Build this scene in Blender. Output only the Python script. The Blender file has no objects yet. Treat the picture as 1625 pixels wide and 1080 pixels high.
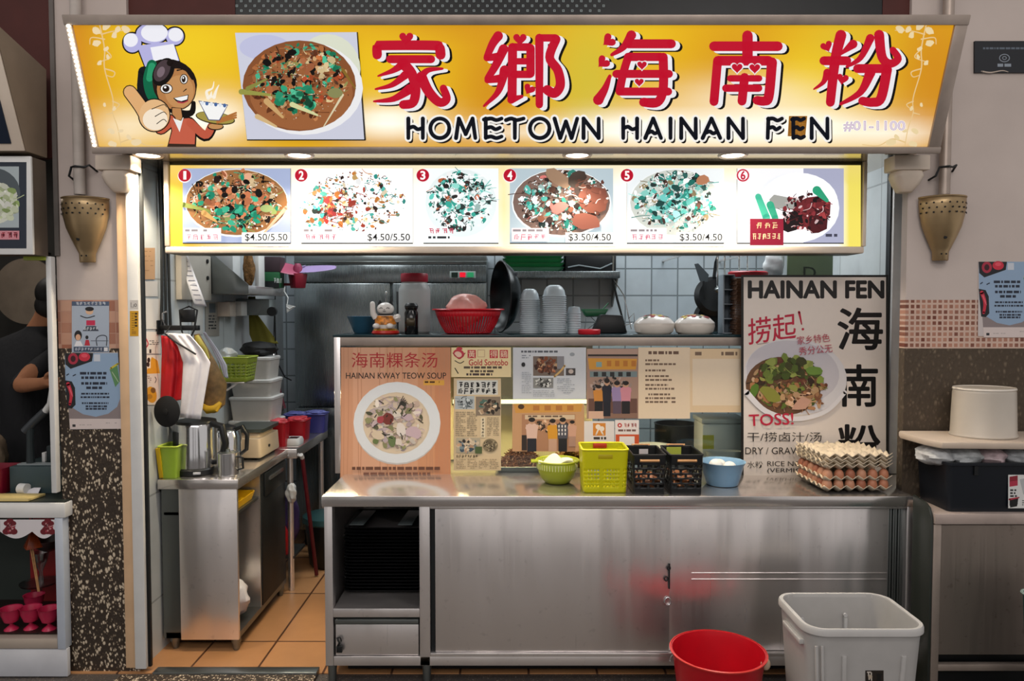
import bpy, bmesh, math, random
from mathutils import Vector, Matrix
S = bpy.context.scene
C = S.collection
# ---------------------------------------------------------------- camera
F = 1170.0; D0 = 3.5; EYE = 1.74; PIT = math.radians(2.3)
cam = bpy.data.objects.new('camera', bpy.data.cameras.new('camera')); C.objects.link(cam)
cam.location = (0, -D0, EYE); cam.rotation_euler = (math.pi/2 - PIT, 0, 0)
cam.data.sensor_fit = 'HORIZONTAL'; cam.data.sensor_width = 36; cam.data.lens = F/1625*36
cam.data.clip_start = .05; S.camera = cam
S.view_settings.view_transform = 'Standard'; S.view_settings.look = 'None'
S.view_settings.gamma = 1; S.view_settings.use_curve_mapping = False; S.view_settings.exposure = 0.0
try:
    S.cycles.max_bounces = 7; S.cycles.diffuse_bounces = 3; S.cycles.glossy_bounces = 3
    S.cycles.transmission_bounces = 5; S.cycles.transparent_max_bounces = 10
    S.cycles.use_denoising = True; S.cycles.caustics_reflective = False; S.cycles.caustics_refractive = False
    S.cycles.sample_clamp_indirect = 4
except Exception: pass
# ---------------------------------------------------------------- world and lights
W = bpy.data.worlds.new('hall_air'); S.world = W; W.use_nodes = True
W.node_tree.nodes['Background'].inputs[0].default_value = (.86, .82, .80, 1)
W.node_tree.nodes['Background'].inputs[1].default_value = .64
def area(name, loc, rot, sx, sy, e, col=(1, 1, 1), spread=180):
    l = bpy.data.lights.new(name, 'AREA'); l.shape = 'RECTANGLE'; l.size = sx; l.size_y = sy; l.energy = e; l.color = col
    l.spread = math.radians(spread)
    o = bpy.data.objects.new(name, l); C.objects.link(o); o.location = loc; o.rotation_euler = rot; return o
# the food hall's own ceiling tubes, in rows in front of the stall
area('hall_tube_light', (-1.6, -2.3, 3.7), (math.radians(22), 0, 0), 1.5, .5, 14, (1, .93, .88))
area('hall_tube_light', (1.6, -2.3, 3.7), (math.radians(22), 0, 0), 1.5, .5, 14, (1, .93, .88))
area('hall_tube_light', (0, -5.2, 3.6), (math.radians(38), 0, 0), 5, .8, 60, (1, .94, .90))
# the stall's own ceiling tubes
area('stall_tube_light', (.4, 1.35, 2.86), (0, 0, 0), 2.4, .25, 20, (.90, .97, 1))
area('stall_tube_light', (-1.2, .75, 2.86), (0, 0, 0), .5, 1.2, 16, (.93, .98, 1))
area('stall_tube_light', (1.2, .9, 2.86), (0, 0, 0), .6, .8, 14, (.95, .99, 1))
area('neighbour_tube_light', (-2.9, .6, 2.7), (0, 0, 0), .5, .5, 5, (1, .93, .85))
# warm LED strip inside the display case
area('case_strip_light', (-.25, .47, 1.30), (math.radians(-12), 0, 0), 1.9, .03, 22, (1, .78, .45))
# ---------------------------------------------------------------- pixel <-> place helpers (only used to read sizes off the photograph)
_fw = Vector((0, math.cos(PIT), -math.sin(PIT))); _up = Vector((0, math.sin(PIT), math.cos(PIT))); _cl = Vector((0, -D0, EYE))
def ray(px, py): return _fw + Vector((1, 0, 0))*((px-812.5)/F) + _up*((540-py)/F)
def P(px, py, Y):
    d = ray(px, py); return _cl + d*((Y+D0)/d.y)
def G(px, py, z):
    d = ray(px, py); return _cl + d*((z-EYE)/d.z)
def X(px, Y, py=600): return P(px, py, Y).x
def Z(py, Y): return P(812, py, Y).z
def hexc(h, a=1):
    if not isinstance(h, str): return tuple(h)
    r = [int(h[i:i+2], 16)/255 for i in (0, 2, 4)]
    return tuple((c/12.92 if c <= .04045 else ((c+.055)/1.055)**2.4) for c in r)+(a,)
# ---------------------------------------------------------------- materials
def newmat(n):
    m = bpy.data.materials.new(n); m.use_nodes = True
    nt = m.node_tree; return m, nt, nt.nodes['Principled BSDF']
def N(nt, t, **k):
    n = nt.nodes.new(t)
    for a, b in k.items():
        if a in n.inputs.keys(): n.inputs[a].default_value = b
        else: setattr(n, a, b)
    return n
def pm(name, col, rough=.5, metal=0, var=.10, scale=9, bump=0, bscale=60, trans=0, alpha=1, emit=0, spec=.5, coat=0, stretch=(1, 1, 1), ior=1.45, sheen=0):
    m, nt, p = newmat(name); c = hexc(col)
    tc = N(nt, 'ShaderNodeTexCoord'); mp = N(nt, 'ShaderNodeMapping'); mp.inputs['Scale'].default_value = stretch
    nt.links.new(tc.outputs['Object'], mp.inputs['Vector'])
    no = N(nt, 'ShaderNodeTexNoise', Scale=scale, Detail=4.0); nt.links.new(mp.outputs[0], no.inputs['Vector'])
    r = N(nt, 'ShaderNodeValToRGB')
    r.color_ramp.elements[0].position = .3; r.color_ramp.elements[1].position = .7
    r.color_ramp.elements[0].color = tuple(max(0, x*(1-var)) for x in c[:3])+(1,)
    r.color_ramp.elements[1].color = tuple(min(1, x*(1+var)) for x in c[:3])+(1,)
    nt.links.new(no.outputs[0], r.inputs[0]); nt.links.new(r.outputs[0], p.inputs['Base Color'])
    p.inputs['Roughness'].default_value = rough; p.inputs['Metallic'].default_value = metal
    p.inputs['Specular IOR Level'].default_value = spec; p.inputs['Transmission Weight'].default_value = trans
    p.inputs['IOR'].default_value = ior; p.inputs['Alpha'].default_value = alpha; p.inputs['Coat Weight'].default_value = coat
    p.inputs['Sheen Weight'].default_value = sheen
    if emit:
        p.inputs['Emission Color'].default_value = c; p.inputs['Emission Strength'].default_value = emit
    if bump:
        n2 = N(nt, 'ShaderNodeTexNoise', Scale=bscale, Detail=3.0); nt.links.new(mp.outputs[0], n2.inputs['Vector'])
        b = N(nt, 'ShaderNodeBump', Strength=bump, Distance=.01); nt.links.new(n2.outputs[0], b.inputs['Height'])
        nt.links.new(b.outputs[0], p.inputs['Normal'])
    return m
def steel(name, col, rough=.3, wave=.25, ws=(1.6, 1.6, .35), dirt=.0):
    """brushed, slightly dented sheet steel"""
    m, nt, p = newmat(name); c = hexc(col)
    tc = N(nt, 'ShaderNodeTexCoord')
    mp = N(nt, 'ShaderNodeMapping'); mp.inputs['Scale'].default_value = (260, 260, 2.2); nt.links.new(tc.outputs['Object'], mp.inputs[0])
    fine = N(nt, 'ShaderNodeTexNoise', Scale=1.0, Detail=2.0); nt.links.new(mp.outputs[0], fine.inputs['Vector'])
    mw = N(nt, 'ShaderNodeMapping'); mw.inputs['Scale'].default_value = ws; nt.links.new(tc.outputs['Object'], mw.inputs[0])
    wv = N(nt, 'ShaderNodeTexNoise', Scale=2.2, Detail=2.0); nt.links.new(mw.outputs[0], wv.inputs['Vector'])
    sp = N(nt, 'ShaderNodeTexNoise', Scale=34.0, Detail=6.0); nt.links.new(tc.outputs['Object'], sp.inputs['Vector'])
    r = N(nt, 'ShaderNodeValToRGB')
    r.color_ramp.elements[0].position = .27; r.color_ramp.elements[1].position = .36
    r.color_ramp.elements[0].color = tuple(x*(1-dirt) for x in c[:3])+(1,); r.color_ramp.elements[1].color = c
    nt.links.new(sp.outputs[0], r.inputs[0]); nt.links.new(r.outputs[0], p.inputs['Base Color'])
    mr = N(nt, 'ShaderNodeMapRange'); mr.inputs['To Min'].default_value = rough*.75; mr.inputs['To Max'].default_value = rough*1.3
    nt.links.new(fine.outputs[0], mr.inputs[0]); nt.links.new(mr.outputs[0], p.inputs['Roughness'])
    p.inputs['Metallic'].default_value = .92
    b1 = N(nt, 'ShaderNodeBump', Strength=wave, Distance=.12); nt.links.new(wv.outputs[0], b1.inputs['Height'])
    b2 = N(nt, 'ShaderNodeBump', Strength=.004, Distance=.001); nt.links.new(fine.outputs[0], b2.inputs['Height']); nt.links.new(b1.outputs[0], b2.inputs['Normal'])
    nt.links.new(b2.outputs[0], p.inputs['Normal'])
    return m
def printmat(name, emit=0, rough=.5, base=1.0, coat=0):
    m, nt, p = newmat(name)
    a = N(nt, 'ShaderNodeAttribute', attribute_name='Col')
    no = N(nt, 'ShaderNodeTexNoise', Scale=40.0); tc = N(nt, 'ShaderNodeTexCoord'); nt.links.new(tc.outputs['Object'], no.inputs['Vector'])
    mr = N(nt, 'ShaderNodeMapRange'); mr.inputs['To Min'].default_value = base*.96; mr.inputs['To Max'].default_value = base*1.0
    nt.links.new(no.outputs[0], mr.inputs[0])
    mx = N(nt, 'ShaderNodeVectorMath', operation='SCALE'); nt.links.new(a.outputs['Color'], mx.inputs[0]); nt.links.new(mr.outputs[0], mx.inputs['Scale'])
    nt.links.new(mx.outputs[0], p.inputs['Base Color'])
    p.inputs['Roughness'].default_value = rough; p.inputs['Coat Weight'].default_value = coat
    if emit:
        nt.links.new(a.outputs['Color'], p.inputs['Emission Color']); p.inputs['Emission Strength'].default_value = emit
        p.inputs['Specular IOR Level'].default_value = .2
    return m
def tilemat(name, c1, c2, grout, w, h, axis='XZ', off=(0, 0), mortar=.02, rough=.3, metal=0, bias=0.0):
    """square tiles; the colour of each tile is drawn between c1 and c2"""
    m, nt, p = newmat(name)
    tc = N(nt, 'ShaderNodeTexCoord'); g = N(nt, 'ShaderNodeNewGeometry'); sx = N(nt, 'ShaderNodeSeparateXYZ'); nt.links.new(g.outputs['Position'], sx.inputs[0])
    cb = N(nt, 'ShaderNodeCombineXYZ')
    for k, ax in enumerate(axis):
        ad = N(nt, 'ShaderNodeMath', operation='ADD'); ad.inputs[1].default_value = -off[k]+50*(w if k == 0 else h)
        nt.links.new(sx.outputs[ax], ad.inputs[0]); nt.links.new(ad.outputs[0], cb.inputs[k])
    br = N(nt, 'ShaderNodeTexBrick', offset=0.0, squash=1.0)
    br.inputs['Scale'].default_value = 1; br.inputs['Brick Width'].default_value = w; br.inputs['Row Height'].default_value = h
    br.inputs['Mortar Size'].default_value = mortar; br.inputs['Mortar Smooth'].default_value = .15; br.inputs['Bias'].default_value = bias
    br.inputs['Color1'].default_value = hexc(c1); br.inputs['Color2'].default_value = hexc(c2); br.inputs['Mortar'].default_value = hexc(grout)
    nt.links.new(cb.outputs[0], br.inputs['Vector'])
    no = N(nt, 'ShaderNodeTexNoise', Scale=7.0, Detail=5.0); nt.links.new(g.outputs['Position'], no.inputs['Vector'])
    mr = N(nt, 'ShaderNodeMapRange'); mr.inputs['To Min'].default_value = .84; mr.inputs['To Max'].default_value = 1.12; nt.links.new(no.outputs[0], mr.inputs[0])
    mx = N(nt, 'ShaderNodeVectorMath', operation='SCALE'); nt.links.new(br.outputs[0], mx.inputs[0]); nt.links.new(mr.outputs[0], mx.inputs['Scale'])
    nt.links.new(mx.outputs[0], p.inputs['Base Color']); p.inputs['Roughness'].default_value = rough
    b = N(nt, 'ShaderNodeBump', Strength=.4, Distance=.004, invert=True); nt.links.new(br.outputs['Fac'], b.inputs['Height']); nt.links.new(b.outputs[0], p.inputs['Normal'])
    return m
def aggregate(name, dark, light, scale=80, thr=.30, rough=.7, grain=.6, mid='5A4A38'):
    """washed pebble render: pale grains in a dark matrix"""
    m, nt, p = newmat(name)
    g = N(nt, 'ShaderNodeNewGeometry')
    mp = N(nt, 'ShaderNodeMapping'); mp.inputs['Scale'].default_value = (1, 1, .62); mp.inputs['Rotation'].default_value = (0, .5, 0); nt.links.new(g.outputs['Position'], mp.inputs[0])
    nz = N(nt, 'ShaderNodeTexNoise', Scale=25.0, Detail=3.0); nt.links.new(mp.outputs[0], nz.inputs['Vector'])
    ad = N(nt, 'ShaderNodeVectorMath', operation='SCALE'); nt.links.new(nz.outputs['Color'], ad.inputs[0]); ad.inputs['Scale'].default_value = .022
    a2 = N(nt, 'ShaderNodeVectorMath', operation='ADD'); nt.links.new(ad.outputs[0], a2.inputs[0]); nt.links.new(mp.outputs[0], a2.inputs[1])
    vo = N(nt, 'ShaderNodeTexVoronoi', Scale=float(scale)); nt.links.new(a2.outputs[0], vo.inputs['Vector'])
    big = N(nt, 'ShaderNodeTexNoise', Scale=3.0, Detail=4.0); nt.links.new(g.outputs['Position'], big.inputs['Vector'])
    sb = N(nt, 'ShaderNodeSeparateColor'); nt.links.new(vo.outputs['Color'], sb.inputs[0])
    # grain present where the cell's own random value is high, size by distance
    gt = N(nt, 'ShaderNodeMath', operation='MULTIPLY'); nt.links.new(sb.outputs[0], gt.inputs[0])
    mb = N(nt, 'ShaderNodeMapRange'); mb.inputs['To Min'].default_value = grain*.7; mb.inputs['To Max'].default_value = grain*1.3; nt.links.new(big.outputs[0], mb.inputs[0]); nt.links.new(mb.outputs[0], gt.inputs[1])
    sub = N(nt, 'ShaderNodeMath', operation='SUBTRACT'); nt.links.new(gt.outputs[0], sub.inputs[0]); nt.links.new(vo.outputs['Distance'], sub.inputs[1])
    r = N(nt, 'ShaderNodeValToRGB'); e = r.color_ramp.elements
    e[0].position = .0; e[0].color = hexc(dark); e[1].position = thr; e[1].color = hexc(light)
    q = e.new(thr*.35); q.color = hexc(mid)
    nt.links.new(sub.outputs[0], r.inputs[0]); nt.links.new(r.outputs[0], p.inputs['Base Color'])
    p.inputs['Roughness'].default_value = rough
    b = N(nt, 'ShaderNodeBump', Strength=.6, Distance=.004); nt.links.new(sub.outputs[0], b.inputs['Height']); nt.links.new(b.outputs[0], p.inputs['Normal'])
    return m
def glassmat(name, col='EAF4F2', alpha=.12, rough=.03):
    m, nt, p = newmat(name)
    t = N(nt, 'ShaderNodeBsdfTransparent'); t.inputs[0].default_value = hexc(col)
    gl = N(nt, 'ShaderNodeBsdfGlossy', Roughness=rough); fr = N(nt, 'ShaderNodeFresnel', IOR=1.45)
    no = N(nt, 'ShaderNodeTexNoise', Scale=5.0); mr = N(nt, 'ShaderNodeMapRange'); mr.inputs['To Min'].default_value = alpha*.3; mr.inputs['To Max'].default_value = alpha*.7
    nt.links.new(no.outputs[0], mr.inputs[0])
    ad = N(nt, 'ShaderNodeMath', operation='ADD'); nt.links.new(fr.outputs[0], ad.inputs[0]); nt.links.new(mr.outputs[0], ad.inputs[1])
    mx = N(nt, 'ShaderNodeMixShader'); nt.links.new(ad.outputs[0], mx.inputs[0]); nt.links.new(t.outputs[0], mx.inputs[1]); nt.links.new(gl.outputs[0], mx.inputs[2])
    nt.links.new(mx.outputs[0], nt.nodes['Material Output'].inputs[0]); nt.nodes.remove(p)
    return m
_MC = {}
def pl(col, rough=.38, **k):
    """plain plastic or painted stuff of a colour"""
    key = (col, rough, tuple(sorted(k.items())))
    if key not in _MC: _MC[key] = pm('plastic_'+col, col, rough, var=k.pop('var', .06), **k)
    return _MC[key]
M = dict(
    paint=pm('wall_paint', 'C2B5AE', .8, var=.07, scale=2.5, bump=.12, bscale=14),
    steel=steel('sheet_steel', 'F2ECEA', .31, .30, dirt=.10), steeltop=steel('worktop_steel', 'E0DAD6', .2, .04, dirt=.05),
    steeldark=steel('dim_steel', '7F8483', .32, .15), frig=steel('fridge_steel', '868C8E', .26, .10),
    chrome=steel('polished_steel', 'D8D8DA', .12, .05), alu=pm('aged_aluminium', 'A89A90', .42, .55, var=.12),
    cream=pm('cream_metal', 'D9CABA', .5, .1, var=.06), guard=pm('champagne_metal', 'A8906C', .36, .75, var=.18, scale=6),
    black=pm('black_plastic', '101214', .42, var=.25), dark=pm('dark_metal', '1B1E20', .5, .2, var=.25), rubber=pm('rubber', '0B0B0C', .7),
    glass=glassmat('pane_glass', 'F0F6F4', .03), clear=glassmat('clear_plastic', 'E3E8E6', .30, .25),
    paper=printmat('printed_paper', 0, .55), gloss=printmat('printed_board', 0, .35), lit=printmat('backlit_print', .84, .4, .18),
    lit2=printmat('backlit_print_menu', 1.05, .4, .25),
    bulb=pm('lit_bulb', 'FFF3DC', .4, emit=9, var=.0), led=pm('lit_led', 'FFF6E4', .4, emit=2.2, var=0), strip=pm('lit_strip', 'FFE7B0', .4, emit=3.0, var=0),
    cloth=pm('white_cloth', 'DCDADF', .85, var=.06, bump=.2, bscale=30), skin=pm('skin', 'A8714F', .55, var=.05), hair=pm('dark_hair', '15100D', .6, var=.3, scale=40),
    shirt=pm('black_shirt', '0D0E12', .85, var=.3), wood=pm('light_wood', 'B98A5C', .5, var=.2, scale=5, stretch=(1, 9, 9)),
    card=pm('pulp_card', 'D2C2AA', .9, var=.12, scale=30, bump=.3, bscale=120), egg=pm('egg_shell', 'B97A5C', .5, var=.08), white=pm('white_plastic', 'D8D8D6', .4, var=.05),
)
# ---------------------------------------------------------------- mesh builder
ORG = {}
class B:
    def __init__(s): s.v = []; s.f = []; s.m = []; s.mi = 0
    def add(s, vs, fs):
        o = len(s.v); s.v += [tuple(v) for v in vs]; s.f += [[i+o for i in f] for f in fs]; s.m += [s.mi]*len(fs); return s
    def box(s, x0, y0, z0, x1, y1, z1):
        x0, x1 = sorted((x0, x1)); y0, y1 = sorted((y0, y1)); z0, z1 = sorted((z0, z1))
        return s.add([(x0, y0, z0), (x1, y0, z0), (x1, y1, z0), (x0, y1, z0), (x0, y0, z1), (x1, y0, z1), (x1, y1, z1), (x0, y1, z1)],
                     [(0, 3, 2, 1), (4, 5, 6, 7), (0, 1, 5, 4), (1, 2, 6, 5), (2, 3, 7, 6), (3, 0, 4, 7)])
    def obox(s, c, h, rot=(0, 0, 0)):
        from mathutils import Euler
        R = Euler(rot).to_matrix(); c = Vector(c); t = B().box(-h[0], -h[1], -h[2], h[0], h[1], h[2])
        return s.add([c+R @ Vector(v) for v in t.v], t.f)
    def loft(s, rings, cap0=True, cap1=True):
        n = len(rings[0]); vs = [p for r in rings for p in r]; fs = []
        for k in range(len(rings)-1):
            for i in range(n):
                j = (i+1) % n; fs.append((k*n+i, k*n+j, (k+1)*n+j, (k+1)*n+i))
        if cap0: fs.append(tuple(range(n-1, -1, -1)))
        if cap1: fs.append(tuple((len(rings)-1)*n+i for i in range(n)))
        return s.add(vs, fs)
    def lathe(s, prof, c, n=32, sx=1, sy=1, T=None, ring=False):
        """profile of (r, z) from bottom to top around the point c; T turns it"""
        rings = [[Vector((r*sx*math.cos(2*math.pi*i/n), r*sy*math.sin(2*math.pi*i/n), z)) for i in range(n)] for r, z in prof]
        c = Vector(c)
        rings = [[c+((T @ p) if T else p) for p in r] for r in rings]
        if ring: return s.loft(rings+[rings[0]], False, False)
        return s.loft(rings, prof[0][0] > 1e-4, prof[-1][0] > 1e-4)
    def cyl(s, p0, p1, r0, r1=None, n=16):
        r1 = r0 if r1 is None else r1; p0 = Vector(p0); p1 = Vector(p1); d = p1-p0
        T = d.to_track_quat('Z', 'Y').to_matrix()
        return s.lathe([(r0, 0), (r1, d.length)], p0, n, T=T)
    def tube(s, pts, r, n=8, closed=False):
        pts = [Vector(p) for p in pts]; rings = []; L = len(pts)
        rr = r if isinstance(r, (list, tuple)) else [r]*L
        pq = None
        for i, p in enumerate(pts):
            a = pts[(i-1) % L] if (closed or i > 0) else p; b = pts[(i+1) % L] if (closed or i < L-1) else p
            d = (b-a).normalized()
            if pq is None: u = d.orthogonal().normalized()
            else: u = (pq-d*pq.dot(d)).normalized()
            pq = u; w = d.cross(u)
            rings.append([p+(u*math.cos(2*math.pi*k/n)+w*math.sin(2*math.pi*k/n))*rr[i] for k in range(n)])
        if closed: rings.append(rings[0]); return s.loft(rings, False, False)
        return s.loft(rings)
    def ell(s, c, rx, ry, rz, nu=20, nv=12, T=None):
        prof = [(math.sin(math.pi*k/nv), -math.cos(math.pi*k/nv)) for k in range(nv+1)]
        c = Vector(c)
        rings = [[Vector((max(r, 1e-4)*math.cos(2*math.pi*i/nu)*rx, max(r, 1e-4)*math.sin(2*math.pi*i/nu)*ry, z*rz)) for i in range(nu)] for r, z in prof]
        return s.loft([[c+((T @ p) if T else p) for p in r] for r in rings])
    def prism(s, pts, off):
        """planar polygon (3-D points) swept by the vector off"""
        n = len(pts); a = [Vector(p) for p in pts]; b = [p+Vector(off) for p in a]
        return s.add(a+b, [tuple(range(n-1, -1, -1)), tuple(range(n, 2*n))]+[(i, (i+1) % n, n+(i+1) % n, n+i) for i in range(n)])
    def sheet(s, f, nu, nv, hole=None, closed=False):
        vs = [f(i/nu, j/nv) for j in range(nv+1) for i in range(nu if closed else nu+1)]; w = nu if closed else nu+1; fs = []
        for j in range(nv):
            for i in range(nu):
                if hole and hole(i, j): continue
                k = (i+1) % w if closed else i+1
                fs.append((j*w+i, j*w+k, (j+1)*w+k, (j+1)*w+i))
        return s.add(vs, fs)
def rrect(cx, cy, hx, hy, r, z, k=4):
    out = []
    for q, (sx, sy) in enumerate(((1, 1), (-1, 1), (-1, -1), (1, -1))):
        for i in range(k+1):
            a = math.pi/2*(q+i/k); out.append(Vector((cx+sx*(hx-r)+r*math.cos(a), cy+sy*(hy-r)+r*math.sin(a), z)))
    return out
def ringat(ring, t):
    """point at fraction t of the ring's length"""
    n = len(ring); L = [(ring[(i+1) % n]-ring[i]).length for i in range(n)]; d = (t % 1)*sum(L)
    for i in range(n):
        if d <= L[i]: return ring[i].lerp(ring[(i+1) % n], d/max(L[i], 1e-9))
        d -= L[i]
    return ring[0].copy()
def tag(o, label=None, cat=None, group=None, kind=None):
    if label: o['label'] = label
    if cat: o['category'] = cat
    if group: o['group'] = group
    if kind: o['kind'] = kind
    return o
def meshobj(name, vs, fs, mis, mats, parent, origin, smooth, bev=0, solid=0, sub=0, cols=None, ang=35, bseg=2):
    me = bpy.data.meshes.new(name)
    me.from_pydata([tuple(Vector(v)-origin) for v in vs], [], fs)
    for m in mats: me.materials.append(m)
    if len(mats) > 1: me.polygons.foreach_set('material_index', mis)
    if cols is not None:
        at = me.color_attributes.new('Col', 'FLOAT_COLOR', 'CORNER'); fl = []
        for p, c in zip(me.polygons, cols):
            if isinstance(c[0], (tuple, list)):
                for q in c: fl += q
            else: fl += list(c)*p.loop_total
        at.data.foreach_set('color', fl)
    else:
        bm = bmesh.new(); bm.from_mesh(me)
        bmesh.ops.recalc_face_normals(bm, faces=bm.faces)
        if bev:
            es = [e for e in bm.edges if len(e.link_faces) == 2 and e.calc_face_angle(0) > .6]
            bmesh.ops.bevel(bm, geom=es, offset=bev, segments=bseg, profile=.5, affect='EDGES', clamp_overlap=True)
        bm.to_mesh(me); bm.free()
        if smooth:
            me.polygons.foreach_set('use_smooth', [True]*len(me.polygons)); me.set_sharp_from_angle(angle=math.radians(ang))
    me.update()
    o = bpy.data.objects.new(name, me); C.objects.link(o)
    if solid:
        md = o.modifiers.new('thick', 'SOLIDIFY'); md.thickness = solid; md.offset = 0
    if sub:
        md = o.modifiers.new('smooth', 'SUBSURF'); md.levels = sub; md.render_levels = sub
    return o
def obj(name, b, mats, parent=None, bev=0, smooth=True, solid=0, sub=0, label=None, cat=None, group=None, kind=None, ang=35, bseg=2):
    if not isinstance(mats, (list, tuple)): mats = [mats]
    if parent is None:
        xs, ys, zs = zip(*b.v); org = Vector(((min(xs)+max(xs))/2, (min(ys)+max(ys))/2, min(zs)))
    else: org = ORG[parent]
    o = meshobj(name, b.v, b.f, b.m, mats, parent, org, smooth, bev, solid, sub, ang=ang, bseg=bseg)
    if parent is None: o.location = org
    else: o.parent = parent
    ORG[o] = org; tag(o, label, cat, group, kind); return o
def thing(name, label, cat, loc, group=None):
    o = bpy.data.objects.new(name, None); o.empty_display_size = .05; C.objects.link(o); o.location = loc; ORG[o] = Vector(loc)
    return tag(o, label, cat, group)
def struct(name, b, mats, bev=0, **k): return obj(name, b, mats, None, bev, kind='structure', **k)
def dup(root, loc, label=None, rz=None, group=None):
    def cp(o, par):
        c = o.copy(); C.objects.link(c)
        if par: c.parent = par
        for ch in o.children: cp(ch, c)
        return c
    r = cp(root, None); r.location = loc
    if rz is not None: r.rotation_euler = (0, 0, rz)
    if label: r['label'] = label
    if group: r['group'] = group
    ORG[r] = Vector(loc); return r
ORD = 'topmost second third fourth fifth sixth seventh eighth ninth tenth eleventh twelfth thirteenth fourteenth fifteenth sixteenth seventeenth eighteenth nineteenth twentieth twenty-first twenty-second twenty-third twenty-fourth'.split()
def from_top(i): return 'topmost' if i == 0 else ORD[i]+' from the top'
# ---------------------------------------------------------------- flat printing (signs, posters, papers)
_tc = bpy.data.curves.new('lettering_source', 'FONT'); _to = bpy.data.objects.new('lettering_source', _tc); _TC = {}
def glyph(sx, bold, res=3):
    k = (sx, round(bold, 4), res)
    if k not in _TC:
        _tc.body = sx; _tc.size = 1; _tc.offset = bold; _tc.resolution_u = res; _tc.fill_mode = 'FRONT'
        m = _to.to_mesh(); _TC[k] = ([tuple(v.co[:2]) for v in m.vertices], [tuple(p.vertices) for p in m.polygons]); _to.to_mesh_clear()
    return _TC[k]
def smoothline(pts, k=6):
    if len(pts) < 3: return list(pts)
    out = []
    for i in range(len(pts)-1):
        p0, p1, p2, p3 = pts[max(i-1, 0)], pts[i], pts[i+1], pts[min(i+2, len(pts)-1)]
        for j in range(k):
            t = j/k; out.append(tuple(.5*(2*b+(c-a)*t+(2*a-5*b+4*c-d)*t*t+(3*b-a-3*c+d)*t**3) for a, b, c, d in zip(p0, p1, p2, p3)))
    return out+[pts[-1]]
class Print:
    """a flat printed surface: shapes are laid on the plane in thin ink layers, read off in photograph pixels"""
    def __init__(s, O, U, V, dz=2e-5):
        s.O = Vector(O); s.U = Vector(U).normalized(); s.V = Vector(V).normalized(); s.Nn = s.U.cross(s.V).normalized()
        if s.Nn.dot(_cl-s.O) < 0: s.Nn = -s.Nn
        s.v = []; s.f = []; s.c = []; s.z = 0; s.dz = dz; s.tr = (0, 0, 1)
    def pt(s, x, y, z=None):
        ox, oy, k = s.tr; d = ray(ox+x*k, oy+y*k); t = (s.O-_cl).dot(s.Nn)/d.dot(s.Nn)
        return _cl+d*t+s.Nn*(s.z if z is None else z)
    def up(s): s.z += s.dz
    def poly(s, pts, col, lift=True):
        if lift: s.up()
        o = len(s.v); s.v += [s.pt(*p) for p in pts]; s.f.append(list(range(o, o+len(pts)))); s.c.append(hexc(col)); return s
    def rect(s, x0, y0, x1, y1, col): return s.poly([(x0, y0), (x1, y0), (x1, y1), (x0, y1)], col)
    def circ(s, cx, cy, rx, ry, col, n=28, a=0):
        ca, sa = math.cos(a), math.sin(a)
        return s.poly([(cx+rx*math.cos(2*math.pi*i/n)*ca-ry*math.sin(2*math.pi*i/n)*sa, cy+rx*math.cos(2*math.pi*i/n)*sa+ry*math.sin(2*math.pi*i/n)*ca) for i in range(n)], col)
    def stroke(s, pts, w, col, w1=None, cap=True, sm=True, lift=True):
        pts = smoothline(pts) if sm else list(pts); w1 = w if w1 is None else w1; n = len(pts)
        if lift: s.up()
        L, R = [], []
        for i, p in enumerate(pts):
            a = pts[max(i-1, 0)]; b = pts[min(i+1, n-1)]; dx, dy = b[0]-a[0], b[1]-a[1]; l = math.hypot(dx, dy) or 1
            h = (w+(w1-w)*i/(n-1))/2; L.append((p[0]-dy/l*h, p[1]+dx/l*h)); R.append((p[0]+dy/l*h, p[1]-dx/l*h))
        c = hexc(col); o = len(s.v); s.v += [s.pt(*p) for p in L+R]
        for i in range(n-1): s.f.append([o+i, o+i+1, o+n+i+1, o+n+i]); s.c.append(c)
        if cap:
            for (p, h) in ((pts[0], w/2), (pts[-1], w1/2)):
                if h > .2: s.poly([(p[0]+h*math.cos(k*math.pi/6), p[1]+h*math.sin(k*math.pi/6)) for k in range(12)], c, False)
        return s
    def heart(s, cx, cy, w, col, a=0, lift=True):
        pts = []
        for i in range(24):
            t = 2*math.pi*i/24; x = 16*math.sin(t)**3; y = -(13*math.cos(t)-5*math.cos(2*t)-2*math.cos(3*t)-math.cos(4*t))
            x *= w/34; y *= w/34; pts.append((cx+x*math.cos(a)-y*math.sin(a), cy+x*math.sin(a)+y*math.cos(a)))
        return s.poly(pts, col, lift)
    def text(s, tx, x0, y0, x1, y1, col, bold=0, out=None, a=0, res=3, skew=0, fat=0):
        """lettering fitted to the box x0..x1, y0..y1 (bold thickens it beyond the box; fat thickens it by so many pixels)"""
        if fat:
            for k in range(8): s.text(tx, x0+fat*math.cos(k*.785), y0+fat*math.sin(k*.785), x1+fat*math.cos(k*.785), y1+fat*math.sin(k*.785), col, bold, None, a, res, skew)
            return s
        bv, _ = glyph(tx, 0, res); vv, ff = glyph(tx, bold, res)
        ax = min(v[0] for v in bv); bx = max(v[0] for v in bv); ay = min(v[1] for v in bv); by = max(v[1] for v in bv)
        s.up(); o = len(s.v); cx, cy = (x0+x1)/2, (y0+y1)/2; ca, sa = math.cos(a), math.sin(a)
        for v in vv:
            x = x0+(v[0]-ax)/(bx-ax)*(x1-x0)-cx; y = y1-(v[1]-ay)/(by-ay)*(y1-y0)-cy
            x -= skew*y
            s.v.append(s.pt(cx+x*ca-y*sa, cy+x*sa+y*ca))
        c = hexc(col)
        for f in ff: s.f.append([i+o for i in f]); s.c.append(c)
        return s
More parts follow.
